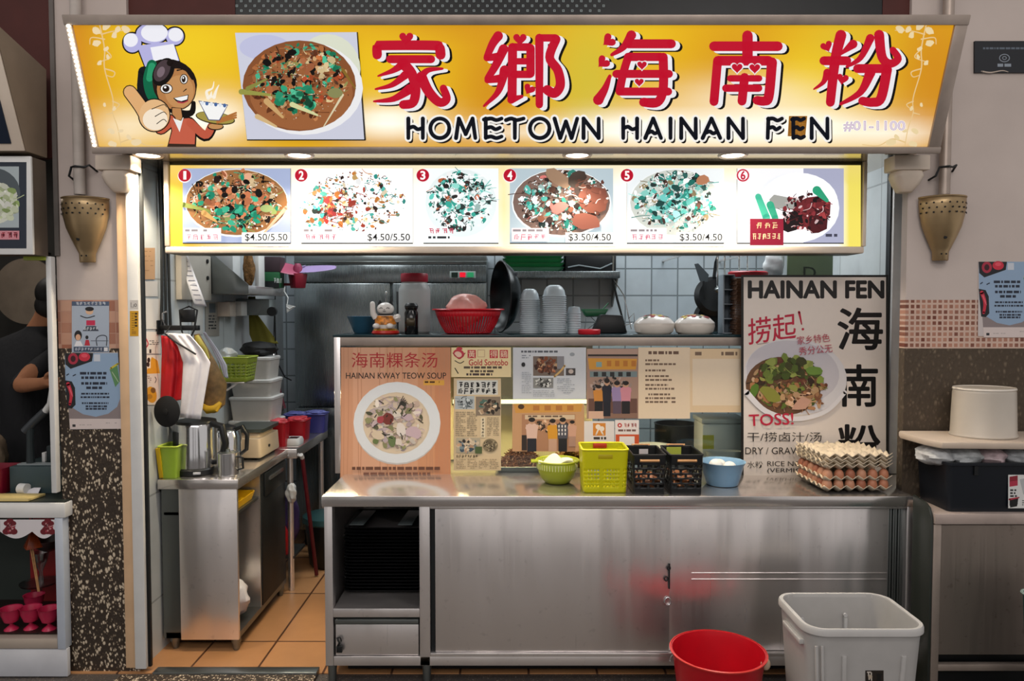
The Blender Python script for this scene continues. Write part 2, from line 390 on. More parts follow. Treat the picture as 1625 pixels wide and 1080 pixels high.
    def grid(s, x0, y0, x1, y1, nx, ny, fn):
        s.up(); o = len(s.v); q = []
        for j in range(ny+1):
            for i in range(nx+1):
                x = x0+(x1-x0)*i/nx; y = y0+(y1-y0)*j/ny; s.v.append(s.pt(x, y)); q.append(fn(x, y))
        w = nx+1
        for j in range(ny):
            for i in range(nx):
                f = [j*w+i, j*w+i+1, (j+1)*w+i+1, (j+1)*w+i]; s.f.append([k+o for k in f]); s.c.append([q[k] for k in f])
        return s
    def blob(s, cx, cy, rx, ry, col, R, a=None, n=9):
        a = R.uniform(0, 6.3) if a is None else a; ca, sa = math.cos(a), math.sin(a); pts = []
        for i in range(n):
            t = 2*math.pi*i/n; k = R.uniform(.72, 1.12); x = rx*k*math.cos(t); y = ry*k*math.sin(t); pts.append((cx+x*ca-y*sa, cy+x*sa+y*ca))
        return s.poly(pts, col)
    def food(s, cx, cy, rx, ry, pal, n, seed, size=(3, 8), noodle=0, clip=None):
        R = random.Random(seed)
        for i in range(n):
            t = R.uniform(0, 6.283); r = math.sqrt(R.random())*.93; x = cx+rx*r*math.cos(t); y = cy+ry*r*math.sin(t)
            if clip and not (clip[0] < x < clip[2] and clip[1] < y < clip[3]): continue
            c = hexc(R.choice(pal)); k = R.uniform(.75, 1.2); c = tuple(min(1, q*k) for q in c[:3])+(1,)
            w = R.uniform(*size)
            if R.random() < noodle:
                a = R.uniform(0, 6.3); l = w*2.2; s.stroke([(x-l*math.cos(a), y-l*math.sin(a)*.6), (x+R.uniform(-2, 2), y+R.uniform(-2, 2)), (x+l*math.cos(a+.5), y+l*math.sin(a+.5)*.6)], 1.3, c, .8, cap=False)
            else: s.blob(x, y, w, w*R.uniform(.4, .9), c, R)
        return s
    def lines(s, x0, y0, x1, y1, rows, col, seed=1, dens=.75, h=.5, ragged=True):
        """rows of print too small to read: short dashes"""
        R = random.Random(seed); s.up(); c = hexc(col); st = (y1-y0)/rows
        for r in range(rows):
            y = y0+r*st; x = x0; e = x1-(R.uniform(0, .35)*(x1-x0) if ragged and R.random() < .4 else 0)
            while x < e:
                w = R.uniform(.6, 2.6)*st*.8
                if R.random() < dens: s.poly([(x, y), (min(x+w, e), y), (min(x+w, e), y+st*h), (x, y+st*h)], c, False)
                x += w+st*.35
        return s
    def glyphs(s, x0, y0, x1, y1, n, col, seed=1, w=None):
        """blurred characters that nobody could read: a few strokes in each square"""
        R = random.Random(seed); cw = (x1-x0)/n; h = y1-y0; w = w or h*.13; s.up()
        for i in range(n):
            a = x0+cw*(i+.1); b = x0+cw*(i+.86)
            for k in range(R.randint(2, 3)):
                y = y0+h*(k+.3+R.uniform(-.15, .15))/3; s.stroke([(a+R.uniform(0, .25)*cw, y), (b-R.uniform(0, .2)*cw, y)], w, col, cap=False, sm=False, lift=False)
            for k in range(R.randint(1, 3)):
                x = a+(b-a)*R.uniform(.05, .95); s.stroke([(x, y0+R.uniform(0, .3)*h), (x+R.uniform(-.12, .12)*cw, y1-R.uniform(0, .25)*h)], w, col, cap=False, sm=False, lift=False)
        return s
    def build(s, name, mat, parent=None, back=None, label=None, cat=None, group=None, kind=None):
        """one mesh; back = (pixel corners, thickness, colour) gives the sheet its own body"""
        if back:
            pts, th, col = back; o = len(s.v); n = len(pts)
            s.v += [s.pt(*p, z=-1e-5) for p in pts]+[s.pt(*p, z=-th) for p in pts]; c = hexc(col)
            fs = [list(range(o, o+n)), list(range(o+2*n-1, o+n-1, -1))]+[[o+i, o+n+i, o+n+(i+1) % n, o+(i+1) % n] for i in range(n)]
            s.f += fs; s.c += [c]*len(fs)
        if parent is None:
            xs, ys, zs = zip(*[tuple(v) for v in s.v]); org = Vector(((min(xs)+max(xs))/2, (min(ys)+max(ys))/2, min(zs)))
        else: org = ORG[parent]
        ob = meshobj(name, s.v, s.f, None, [mat], parent, org, False, cols=s.c)
        if parent is None: ob.location = org
        else: ob.parent = parent
        ORG[ob] = org; return tag(ob, label, cat, group, kind)
def front(Y): return Print((0, Y, 1), (1, 0, 0), (0, 0, 1))
def sidewall(Xw): return Print((Xw, 0, 1), (0, 1, 0), (0, 0, 1))
def quad(x0, y0, x1, y1): return [(x0, y0), (x1, y0), (x1, y1), (x0, y1)]
# ================================================================ THE SETTING
XL, XR = -1.80, 1.866          # opening
ZCT = Z(787, -.12)+.001
M['tile_floor'] = tilemat('floor_tile', 'B98558', 'C08D60', '5A3A28', .33, .66, 'XY', (-1.24, .32), .006, .32)
M['tile_back'] = tilemat('glazed_wall_tile', 'B9C4CC', 'C2CCD2', '7E878C', .205, .21, 'XZ', (.07, 1.86), .006, .16)
M['tile_side'] = tilemat('glazed_side_tile', 'BCC2C4', 'C4C9CA', 'A2A6A6', .50, .54, 'YZ', (.1, 1.9), .005, .2)
M['mosaic'] = tilemat('mosaic_tile', '6E3828', 'B88670', 'CBAE9E', .0262, .0262, 'XZ', (0, 1.80), .0050, .35)
M['mosaic_big'] = tilemat('mosaic_tile_pale', '9A604A', 'C99E86', 'B98F7A', .052, .052, 'XZ', (-1.985, 1.79), .002, .35)
M['agg'] = aggregate('pebble_render', '33281E', 'D2C2AA', 96, .34, .7, .80)
M['agg2'] = aggregate('worn_pebble_render', '4A3F33', '7A6C5A', 64, .6, .9, .66, '5A4E40')
M['hall_floor'] = aggregate('terrazzo', '4A4644', '8A8684', 120, .4, .4)
M['redpaint'] = pm('dark_red_paint', '4A1F1A', .7); M['grey'] = pm('grey_paint', '6A6460', .8)
struct('floor', B().box(-3.6, -.02, -.05, 3.4, 2.45, 0), M['tile_floor'])
struct('floor.001', B().box(-6, -8, -.06, 6, -.02, -.005), M['hall_floor'])
struct('ceiling', B().box(-3.6, .02, 2.9, 3.4, 2.45, 2.95), M['paint'])
struct('wall_back', B().box(-3.6, 2.3, 0, 3.4, 2.45, 2.9), M['tile_back'])
def pillar(name, x0, x1, mos, agg):
    b = B(); z1, z2 = 1.562, 1.792
    b.mi = 0; b.box(x0, 0, z2, x1, .05, 3.7); b.mi = 1; b.box(x0, 0, z1, x1, .05, z2); b.mi = 2; b.box(x0, 0, 0, x1, .05, z1)
    return struct(name, b, [M['paint'], mos, agg])
pillar('wall_left', -2.155, XL, M['mosaic_big'], M['agg'])
pillar('wall_right', XR, 3.4, M['mosaic'], M['agg2'])
# inner side walls of the stall
struct('wall_inner_left', B().box(-1.90, .05, 0, -1.80, 2.3, 2.9), M['tile_side'])
struct('wall_inner_right', B().box(2.04, .05, 0, 2.14, 2.3, 2.9), M['tile_side'])
struct('wall_upper', B().box(-3.4, .05, 2.52, 3.4, .3, 3.9), M['black'])
struct('trim_1', B().box(-2.155, -.012, 2.0, -2.135, .0, 3.7), M['grey'])
struct('trim_2', B().box(-3.4, .01, 2.46, -2.157, .05, 3.7), M['redpaint'])
struct('trim_3', B().box(-1.80, .02, 3.02, -1.30, .05, 3.7).box(1.74, .02, 3.02, 1.866, .05, 3.7), M['redpaint'])
# unseen dark columns added behind the camera to put dark bands in the steel
HP = pm('added_column_dark', '26302C', .6); HW = pm('hall_wall_paint', 'E0D6D0', .8)
for k, (a_, e_) in enumerate(((3.7, 5.4), (-1.0, -.55), (.9, 1.15), (-4.6, -3.7), (-6.6, -5.6))): struct('added_reflection_column', B().box(a_, -8.4, -.005, e_, -7.9, 3.2), HP, .02)
# posts beside the opening
M['edge'] = pm('peach_paint', 'D8B48E', .6, var=.12, scale=5)
struct('trim_4', B().box(-1.862, -.012, .02, -1.812, .0, 2.36), M['edge'], .004)
struct('trim_5', B().box(-1.812, -.025, .02, -1.757, .0, 2.44), M['white'], .006)
struct('trim_6', B().box(-1.799, .001, .02, -1.746, .02, 2.44), M['dark'], .002)
struct('trim_7', B().box(X(1410, .36, 600), .34, ZCT, X(1434, .36, 600), .40, 2.46), pm('grey_white_metal', 'C9C4C0', .45, .1), .006)
struct('trim_8', B().box(X(1406, .37, 600), .36, ZCT, X(1410, .36, 600), .40, 2.46), M['dark'], .002)
# soffit over the counter, polished cream panel
struct('trim_9', B().box(-1.80, -.195, 2.462, 1.866, .42, 2.50), pm('soffit_metal', 'CDBFAE', .14, .75, var=.03))
struct('trim_10', B().box(-1.712, -.06, -.004, -.93, .0, .022), M['steeldark'], .003)
# stone kerb in front of the threshold
struct('trim_11', B().box(-1.86, -.14, -.004, -.93, -.06, .012), M['agg'])
# perforated dark panel above the sign
b = B(); b.mi = 0; b.box(X(362, .03, 12), .024, 3.02, X(1400, .03, 12), .05, 3.7); b.mi = 1
for r in range(6):
    for k in range(42):
        x = X(368, .03, 12)+k*.042+(r % 2)*.021; z = 3.142+r*.0225
        b.box(x, .021, z, x+.011, .0245, z+.003).box(x, .021, z+.008, x+.011, .0245, z+.011).box(x, .021, z+.003, x+.003, .0245, z+.008).box(x+.008, .021, z+.003, x+.011, .0245, z+.008)
struct('trim_12', b, [M['black'], pm('pale_dots', '8E9A9C', .5)], smooth=False)

# ================================================================ SHOP SIGN
yb, yt = -.22, -.41
pb = P(812, 239, yb); ptp = P(812, 30, yt); xl, xr = -1.833, 1.868
sl = (ptp-pb); sV = Vector((0, sl.y, sl.z)).normalized(); sN = Vector((0, sV.z, -sV.y)) if sV.z < 0 else Vector((0, -sV.z, sV.y))
t = thing('shop_sign', 'large slanted yellow backlit sign reading HOMETOWN HAINAN FEN with red characters', 'sign', (0, -.02, 2.46))
b = B().prism([(xl, pb.y+.02, pb.z), (xl, ptp.y+.02, ptp.z), (xl, .0, ptp.z+.02), (xl, .0, 2.515), (xl, pb.y+.04, 2.515)], (xr-xl, 0, 0))
obj('housing', b, M['cream'], t, .004)
def rail(za, zb, th=.022):          # strips along the face, fractions of its height
    p0 = pb+sl*za; p1 = pb+sl*zb; n = sN*th
    return B().prism([(xl-.01, p0.y, p0.z), (xl-.01, p1.y, p1.z), (xl-.01, p1.y+n.y, p1.z+n.z), (xl-.01, p0.y+n.y, p0.z+n.z)], (xr-xl+.02, 0, 0))
obj('top_rail', rail(.955, 1.03), M['alu'], t, .004); obj('bottom_rail', rail(-.02, .035), M['alu'], t, .004)
def srail(x0, x1):
    n = sN*.018; b = B()
    return b.prism([(x0, pb.y, pb.z), (x0, ptp.y, ptp.z), (x0, ptp.y+n.y, ptp.z+n.z), (x0, pb.y+n.y, pb.z+n.z)], (x1-x0, 0, 0))
obj('side_rail', srail(xr-.045, xr+.008), M['alu'], t, .003)
ls = obj('led_strip', srail(xl-.006, xl+.021), M['cream'], t, .002)
bu = None
for k in range(29):
    p = pb+sl*(.05+.9*k/28)+sN*.024
    if bu is None:
        b = B().ell((xl+.011, p.y, p.z), .0088, .007, .0072, 12, 8); bu = obj('bulb', b, M['led'], ls); p00 = p
    else:
        c = bu.copy(); C.objects.link(c); c.parent = ls; c.location = p-p00
pr = Print(pb+sN*.006, (1, 0, 0), sV, 1.5e-5)
_pt = pr.pt
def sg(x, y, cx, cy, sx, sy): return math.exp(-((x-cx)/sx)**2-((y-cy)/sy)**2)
def ycol(x, y):  # printed yellows; white patches paint the glow of tubes behind into the colour
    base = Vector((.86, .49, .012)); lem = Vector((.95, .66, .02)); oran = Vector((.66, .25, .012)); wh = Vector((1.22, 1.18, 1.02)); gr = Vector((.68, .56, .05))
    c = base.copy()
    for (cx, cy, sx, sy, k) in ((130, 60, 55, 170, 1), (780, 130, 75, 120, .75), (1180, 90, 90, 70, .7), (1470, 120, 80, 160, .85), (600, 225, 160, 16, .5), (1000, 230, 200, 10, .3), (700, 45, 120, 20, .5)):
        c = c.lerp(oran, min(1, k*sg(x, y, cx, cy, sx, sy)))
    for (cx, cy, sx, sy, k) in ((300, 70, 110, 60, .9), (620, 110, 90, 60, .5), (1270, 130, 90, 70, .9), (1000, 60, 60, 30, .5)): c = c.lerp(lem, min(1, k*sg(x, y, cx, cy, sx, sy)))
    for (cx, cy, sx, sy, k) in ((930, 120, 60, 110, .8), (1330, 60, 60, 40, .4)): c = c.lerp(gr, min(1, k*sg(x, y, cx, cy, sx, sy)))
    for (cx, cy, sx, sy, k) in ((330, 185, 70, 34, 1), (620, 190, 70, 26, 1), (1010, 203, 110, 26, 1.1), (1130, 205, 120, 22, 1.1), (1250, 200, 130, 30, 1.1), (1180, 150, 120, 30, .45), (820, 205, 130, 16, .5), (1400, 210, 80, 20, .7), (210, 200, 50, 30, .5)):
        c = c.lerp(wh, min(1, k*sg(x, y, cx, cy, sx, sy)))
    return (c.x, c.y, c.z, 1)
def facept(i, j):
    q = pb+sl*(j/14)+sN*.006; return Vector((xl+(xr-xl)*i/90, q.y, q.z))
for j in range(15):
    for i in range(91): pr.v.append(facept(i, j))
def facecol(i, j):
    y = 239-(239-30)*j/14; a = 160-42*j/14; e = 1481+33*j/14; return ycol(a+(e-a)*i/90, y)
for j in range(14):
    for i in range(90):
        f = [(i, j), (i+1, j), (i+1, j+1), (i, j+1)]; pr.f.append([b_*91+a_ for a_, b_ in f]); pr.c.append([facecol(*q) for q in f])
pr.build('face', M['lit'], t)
z0 = pr.z
# vine ornaments
for (ox, sx) in ((0, 1), (1628, -1)):
    vine = Print(pb+sN*.0065, (1, 0, 0), sV, 1.5e-5)
    c1 = 'EBC98E'
    def q(x, y): return (ox+sx*x*.2593, y*.2593)
    for st in ([(610, 150), (640, 300), (640, 420), (690, 600), (690, 690), (720, 780), (740, 890)], [(620, 210), (700, 190), (800, 185)], [(640, 240), (560, 230), (550, 270)], [(740, 870), (820, 850), (900, 890), (1000, 885)],
               [(690, 690), (650, 700)], [(690, 620), (730, 640), (700, 670)], [(640, 420), (700, 440), (690, 470), (650, 460)], [(640, 300), (680, 350), (600, 380)]):
        vine.stroke([q(*p) for p in st], 2.2, c1, 1.2)
    R = random.Random(5)
    for (x, y, r) in ((590, 190, 30), (650, 160, 34), (700, 215, 26), (590, 265, 28), (650, 300, 22), (610, 385, 20), (660, 350, 18), (640, 640, 14), (700, 665, 16), (680, 800, 28), (740, 800, 18), (690, 880, 28), (790, 840, 20), (830, 870, 34), (770, 180, 30), (720, 180, 24)):
        vine.blob(*q(x, y), r*.26, r*.18, 'F2DBB0' if sx > 0 else 'F0D9A8', R)
    vine.build('vine_ornament', M['lit'], t)
# cook drawn on the sign
ck = Print(pb+sN*.007, (1, 0, 0), sV, 1.5e-5); ck.tr = (0, 0, .2593)
OUT = '14100E'
for (cx, cy, rx, ry) in ((810, 262, 58, 62), (930, 205, 100, 66), (1070, 222, 58, 56)): ck.circ(cx, cy, rx+6, ry+6, OUT)
ck.poly([(835, 290), (888, 425), (990, 385), (1104, 378), (1062, 250)], OUT)
for (cx, cy, rx, ry) in ((810, 262, 55, 59), (930, 205, 97, 63), (1070, 222, 55, 53)): ck.circ(cx, cy, rx, ry, 'B9B7E6')
ck.poly([(840, 280), (892, 418), (990, 380), (1098, 372), (1058, 250)], 'B9B7E6')
for (cx, cy, rx, ry) in ((800, 245, 44, 42), (945, 200, 82, 56), (1075, 212, 45, 42)): ck.circ(cx, cy, rx, ry, 'F4F4FC')
ck.poly([(920, 290), (945, 392), (1020, 372), (1092, 370), (1062, 268)], 'F6F6FD')
ck.circ(1022, 520, 184, 160, OUT); ck.circ(1020, 520, 178, 154, '2A1A14')
ck.stroke([(880, 440), (870, 560), (900, 640)], 70, '15171A', 50)
ck.stroke([(1040, 640), (1090, 690), (1170, 690), (1185, 630)], 62, OUT, 26)
ck.stroke([(930, 395), (905, 480), (915, 560), (940, 610)], 60, '0E6A48', 52); ck.stroke([(930, 405), (915, 480)], 44, '2C9A6C', 40)
ck.circ(1078, 545, 124, 132, OUT); ck.circ(1078, 545, 118, 126, 'B87F4C')
ck.circ(1098, 560, 88, 100, 'C8925C')
ck.circ(1000, 440, 60, 92, OUT, a=.5); ck.circ(992, 432, 44, 72, '4A3C40', a=.5); ck.circ(985, 440, 22, 34, '7C6A72', a=.4)
ck.stroke([(1040, 385), (1130, 410), (1180, 480)], 40, '1A1210', 20)
for (x, y, rx, ry) in ((1018, 542, 34, 26), (1126, 484, 20, 26)):
    ck.circ(x, y, rx+5, ry+5, OUT); ck.circ(x, y, rx, ry, 'F4F0EC'); ck.circ(x-2, y, rx*.62, ry*.8, '241610'); ck.circ(x-rx*.2, y-ry*.3, rx*.22, ry*.25, 'FFFFFF')
ck.stroke([(985, 500), (1040, 470)], 8, OUT, 4); ck.stroke([(1085, 430), (1115, 425)], 9, OUT, 4); ck.stroke([(1140, 545), (1122, 560)], 7, OUT, 4)
ck.poly([(1060, 600), (1155, 578), (1150, 615), (1110, 628), (1080, 620)], OUT); ck.poly([(1068, 600), (1150, 583), (1145, 608), (1110, 618), (1085, 612)], 'FAFAF8'); ck.stroke([(1090, 624), (1120, 628), (1150, 616)], 9, 'B23A48', 6)
ck.poly([(1050, 655), (1050, 720), (1110, 740), (1120, 715), (1112, 660)], OUT); ck.poly([(1055, 660), (1055, 725), (1110, 735), (1115, 712), (1107, 662)], 'C08854')
ck.stroke([(985, 780), (1035, 740)], 90, OUT); ck.poly([(1030, 705), (1050, 715), (1100, 770), (1125, 715), (1165, 715), (1205, 790), (1200, 905), (1022, 905), (1048, 800)], OUT)
ck.stroke([(1160, 745), (1255, 835), (1300, 775)], 62, OUT); ck.stroke([(985, 780), (1035, 740)], 76, 'C25A40')
ck.poly([(1036, 712), (1050, 725), (1100, 790), (1125, 725), (1160, 722), (1196, 795), (1192, 885), (1032, 885), (1054, 800)], 'C9624A')
ck.stroke([(1165, 750), (1255, 825), (1292, 778)], 50, 'C45C44'); ck.poly([(1058, 720), (1100, 808), (1124, 718), (1104, 745)], 'F4F2F0')
ck.poly([(1030, 878), (1196, 882), (1205, 903), (1020, 903)], '3A2A20')
ck.stroke([(795, 562), (860, 650), (900, 720)], 86, OUT, 90); ck.circ(945, 705, 100, 104, OUT); ck.stroke([(795, 562), (860, 650), (900, 720)], 74, 'E4B078', 78); ck.circ(945, 705, 93, 97, 'E9BC88'); ck.circ(950, 730, 76, 66, 'FBEBD4')
for (y, x0) in ((655, 930), (700, 950), (745, 960)): ck.stroke([(x0, y+12), (1000, y-15), (1020, y)], 5, OUT, 4)
ck.circ(1320, 775, 50, 22, OUT); ck.circ(1320, 772, 44, 18, 'C8925C'); ck.circ(1318, 722, 122, 38, '2C2410', a=.15); ck.circ(1318, 720, 116, 33, 'A8984A', a=.15)
for k in range(3): ck.stroke([(1330, 735+k*8), (1445, 690+k*14)], 12, 'B5743A')
ck.poly([(1214, 615), (1397, 640), (1345, 738), (1275, 735)], '3C4A78'); ck.poly([(1220, 620), (1391, 645), (1341, 733), (1279, 730)], 'FCFCFA')
for k in range(6): ck.circ(1240+k*27, 630+k*3, 10, 12, '4A6AA0' if k % 2 else 'E8EEF4')
for st in ([(1275, 600), (1265, 560), (1300, 540), (1310, 500)], [(1310, 595), (1325, 550), (1340, 520)], [(1290, 590), (1295, 560)]): ck.stroke(st, 22, 'FFF6E4', 4)
ck.build('cook_drawing', M['lit'], t)
# food photograph
fp = Print(pb+sN*.022, (1, 0, 0), sV, 2e-5)
fp.poly([(373, 52), (566, 51), (578, 221), (392, 221)], 'D2D4E4'); fp.circ(520, 110, 52, 56, 'E0E4D0'); fp.circ(420, 75, 40, 20, 'C4C6E4')
fp.circ(482, 140, 94, 74, 'F2F2F4'); fp.circ(475, 136, 90, 72, '8A5330'); fp.circ(478, 148, 82, 58, 'A0643C')
FOOD = ['1C120E', '2A1A12', 'A8683C', 'C0703E', '7A4A2C', '2E9A74', '1F7A58', '4AB890', 'C8A070', 'B4502E', 'D8C090', '5A3A28', '8C8A50']
fp.food(477, 132, 86, 64, ['8A5330', '6A3A20', 'A86A40', 'C08050', '5A2E1A', 'B0784A'], 120, 17, (3, 9), .3); fp.food(477, 122, 80, 55, FOOD, 330, 11, (2, 7), .22); fp.food(478, 135, 84, 62, ['F0E4D0', 'D8D0C0', '2A1A12', 'E8D4B0'], 200, 18, (.6, 1.6), .25); fp.food(455, 118, 50, 40, ['15100E', '15100E', 'A86440', 'B06E48'], 60, 12, (4, 8), .1); fp.food(470, 155, 40, 26, ['2E9A74', '1F7A58', '54BC94', '14402E'], 46, 13, (4, 8), .2)
for (a, q2, w, c) in (((385, 145), (430, 150), 9, '9A9A4A'), ((395, 140), (425, 125), 7, '8A8A44'), ((425, 160), (450, 185), 10, 'D0A870'), ((410, 184), (440, 200), 8, 'D8B884'), ((465, 165), (505, 182), 8, 'D8D8A0'), ((545, 150), (515, 200), 4, 'E0D4B0'), ((545, 110), (565, 140), 5, '8A6A2A')): fp.stroke([a, q2], w, c, w*.4)
fp.circ(533, 147, 12, 8, '8C8C5A'); fp.build('food_photo', M['lit'], t, back=([(373, 52), (567, 51), (580, 223), (392, 223)], .016, '0E0C0A'))
# red characters, each thick brush strokes with hearts, white and black drop shadow
def char(ox, oy, s, strokes, hearts, holes=()):
    pr = Print(pb+sN*.0075, (1, 0, 0), sV, 1.5e-5)
    for (dx, dy, c, g) in ((10, 5, '0C0A0A', 3), (6.2, 3, 'F2F0F4', 3), (0, 0, 'C4122E', 0)):
        pr.up(); pr.up()
        for st in strokes:
            w0 = st[0]*s; w1 = st[1]*s; pr.stroke([(ox+x*s+dx, oy+y*s+dy) for x, y in st[2:]], w0+g*.4, c, w1+g*.4, lift=False)
        for h in hearts: pr.heart(ox+h[0]*s+dx, oy+h[1]*s+dy, h[2]*s, c, h[3] if len(h) > 3 else 0, lift=False)
    for h in holes: pr.heart(ox+h[0]*s, oy+h[1]*s, h[2]*s*1.2, 'F2F0F4'); pr.heart(ox+h[0]*s, oy+h[1]*s, h[2]*s*.95, 'C4122E')
    return pr.build('red_character', M['lit'], t)
char(360, 0, .2593, [(58, 62, (920, 335), (922, 285), (960, 278), (1260, 278), (1300, 290), (1308, 335)), (50, 50, (1000, 362), (1250, 362)), (60, 10, (1085, 385), (1020, 430), (925, 465)),
     (52, 12, (1090, 460), (1010, 520), (910, 545)), (62, 12, (1120, 545), (1020, 605), (900, 620)), (66, 54, (1075, 385), (1130, 450), (1155, 540), (1140, 625), (1080, 640)), (54, 14, (1180, 480), (1230, 430), (1320, 420)), (66, 46, (1190, 470), (1235, 560), (1300, 625), (1345, 605), (1325, 540))], [(1098, 232, 92)])
char(740, 0, .2593, [(60, 40, (195, 220), (160, 270), (125, 350)), (40, 50, (125, 355), (200, 345)), (60, 40, (228, 300), (180, 400), (130, 480)), (40, 50, (130, 490), (205, 480)), (62, 14, (235, 430), (195, 560), (108, 648)),
     (56, 56, (283, 290), (280, 600)), (48, 48, (285, 288), (385, 288)), (52, 52, (393, 295), (393, 450)), (40, 40, (290, 375), (390, 375)), (46, 46, (290, 455), (390, 455)), (50, 20, (275, 610), (340, 590)),
     (52, 46, (447, 232), (447, 640)), (46, 46, (450, 232), (545, 232)), (54, 60, (550, 240), (510, 350), (560, 430), (575, 520), (540, 570), (495, 550))], [(328, 238, 88), (385, 545, 76, .5)])
char(740, 0, .2593, [(20, 66, (878, 465), (850, 540), (808, 610)), (60, 20, (1010, 215), (960, 290), (890, 335)), (56, 56, (990, 268), (1255, 268)), (50, 50, (990, 350), (960, 450), (938, 560)), (52, 52, (990, 348), (1190, 348)), (56, 56, (1205, 350), (1205, 540), (1170, 625), (1085, 625)),
     (50, 50, (918, 452), (1240, 452)), (50, 50, (940, 560), (1235, 560))], [(872, 248, 92, .9), (838, 380, 88, .8)], [(1075, 398, 66, .9), (1058, 502, 62, .9)])
char(1120, 0, .3108, [(54, 54, (213, 182), (213, 300)), (50, 50, (42, 236), (368, 236)), (46, 46, (60, 312), (42, 518)), (50, 50, (62, 310), (320, 310)), (52, 46, (338, 318), (322, 490), (300, 515), (262, 512)), (34, 34, (125, 400), (272, 400)), (38, 38, (102, 450), (270, 450)), (46, 46, (198, 395), (185, 516))], [], [(160, 346, 62, .6), (250, 348, 62, -.2)])
char(1120, 0, .3108, [(56, 46, (690, 180), (660, 310), (636, 522)), (46, 46, (603, 310), (720, 310)), (46, 14, (752, 225), (690, 275)), (40, 8, (620, 370), (600, 420), (552, 455)), (44, 14, (840, 195), (790, 295), (720, 340)), (52, 34, (885, 178), (900, 290), (940, 325), (982, 300), (955, 255)),
     (46, 46, (775, 350), (925, 350)), (52, 44, (925, 355), (895, 500), (850, 522), (800, 515)), (54, 16, (840, 370), (790, 470), (690, 530))], [(617, 236, 66, -.4), (698, 402, 66, .2)])
ST = dict(H=[[(0, 0), (0, 1)], [(1, 0), (1, 1)], [(0, .5), (.35, .42), (.65, .55), (1, .47)]], O=[[(.5+.5*math.cos(k*math.pi/8), .5+.5*math.sin(k*math.pi/8)) for k in range(17)]],
    M=[[(.05, 1), (.18, 0)], [(.18, 0), (.5, .8)], [(.5, .8), (.82, 0)], [(.82, 0), (.95, 1)]], E=[[(.1, 0), (.1, 1)], [(0, .05), (.4, 0), (.7, .08), (1, 0)], [(.1, .5), (.4, .44), (.65, .55), (.9, .47)], [(.1, .97), (.4, .92), (.7, 1), (1, .92)]],
    T=[[(0, .08), (.3, 0), (.6, .08), (1, .0)], [(.5, .05), (.5, 1)]], W=[[(0, 0), (.25, 1)], [(.25, 1), (.5, .15)], [(.5, .15), (.75, 1)], [(.75, 1), (1, 0)]], N=[[(0, 1), (0, 0)], [(0, 0), (1, 1)], [(1, 1), (1, 0)]],
    A=[[(0, 1), (.5, 0)], [(.5, 0), (1, 1)], [(.2, .72), (.4, .66), (.6, .76), (.8, .68)]], I=[[(.5, 0), (.5, 1)]], F=[[(.1, 0), (.05, 1)], [(.08, .02), (.4, 0), (.7, .1), (1, .0)], [(.08, .5), (.4, .44), (.6, .56), (.85, .46)]])
def outlined(tx, xs, y0=188, y1=219):
    pr = Print(pb+sN*.0085, (1, 0, 0), sV, 2e-5)
    if 'F' in tx: pr.poly([(1252, 184), (1281, 184), (1278, 217), (1250, 216)], '9A6420'); pr.lines(1253, 186, 1278, 215, 9, 'B07C34', 3, .8, .5)
    for (dx, dy, w, c) in ((3.5, 4, 9, '1A1614'), (0, 0, 13, 'FBF8F2'), (1.5, 2, 8, 'FBF8F2'), (0, 0, 6.6, '10131C')):
        pr.up(); pr.up()
        for ch, (x0, x1) in zip(tx, xs):
            if w > 7 and ch == 'E' and 'F' in tx: continue
            for st in ST[ch]:
                pts = [(x0+(x1-x0)*x+dx, y0+(y1-y0)*y+dy) for x, y in st]; pr.stroke(pts, w, c, w*.92, sm=len(pts) > 2, lift=False)
    return pr.build('lettering', M['lit'], t)
outlined('HOMETOWN', [(648, 671), (683, 713), (722, 756), (768, 796), (803, 831), (841, 872), (880, 916), (926, 950)])
outlined('HAINAN', [(989, 1011), (1024, 1049), (1058, 1070), (1081, 1104), (1115, 1143), (1156, 1179)]); outlined('FEN', [(1217, 1241), (1257, 1276), (1288, 1313)])
pr = Print(pb+sN*.0085, (1, 0, 0), sV, 2e-5); pr.text('#01-1100', 1339, 192, 1436, 208, 'FFFFFF', .05); pr.text('#01-1100', 1339, 192, 1436, 208, 'A070A0', .012); pr.text('#01-1100', 1339, 192, 1436, 208, 'F4E8F0', -.012); pr.build('unit_number', M['lit'], t)

# downlights in the soffit
DL = [(240, 'downlight at the end of the soffit above the poster-covered inner wall'), (478, 'downlight in the soffit above the menu panel between dishes 1 and 2'), (700, 'downlight in the soffit above dish number 3'), (915, 'downlight in the soffit above dish number 4'), (1160, 'downlight in the soffit above dish number 6')]
for k, (px, lab) in enumerate(DL):
    c = P(px, 249, -.02); c = Vector((c.x, -.05, 2.462))
    if k == 2: continue
    d = thing('downlight', 'round warm '+lab, 'downlight', c, 'downlights in the soffit')
    obj('trim_ring', B().lathe([(.052, -.004), (.064, -.008), (.07, 0), (.05, .0)], c, 28, ring=True), M['cream'], d)
    obj('lamp', B().lathe([(.0, -.006), (.03, -.006), (.05, -.002), (.05, .0), (0, 0)], c, 24), M['bulb'], d)
    l = bpy.data.lights.new('downlight_beam', 'SPOT'); l.energy = 46; l.color = (1, .84, .62); l.spot_size = math.radians(120); l.spot_blend = .6; l.shadow_soft_size = .04
    o = bpy.data.objects.new('downlight_beam', l); C.objects.link(o); o.location = c-Vector((0, 0, .03))

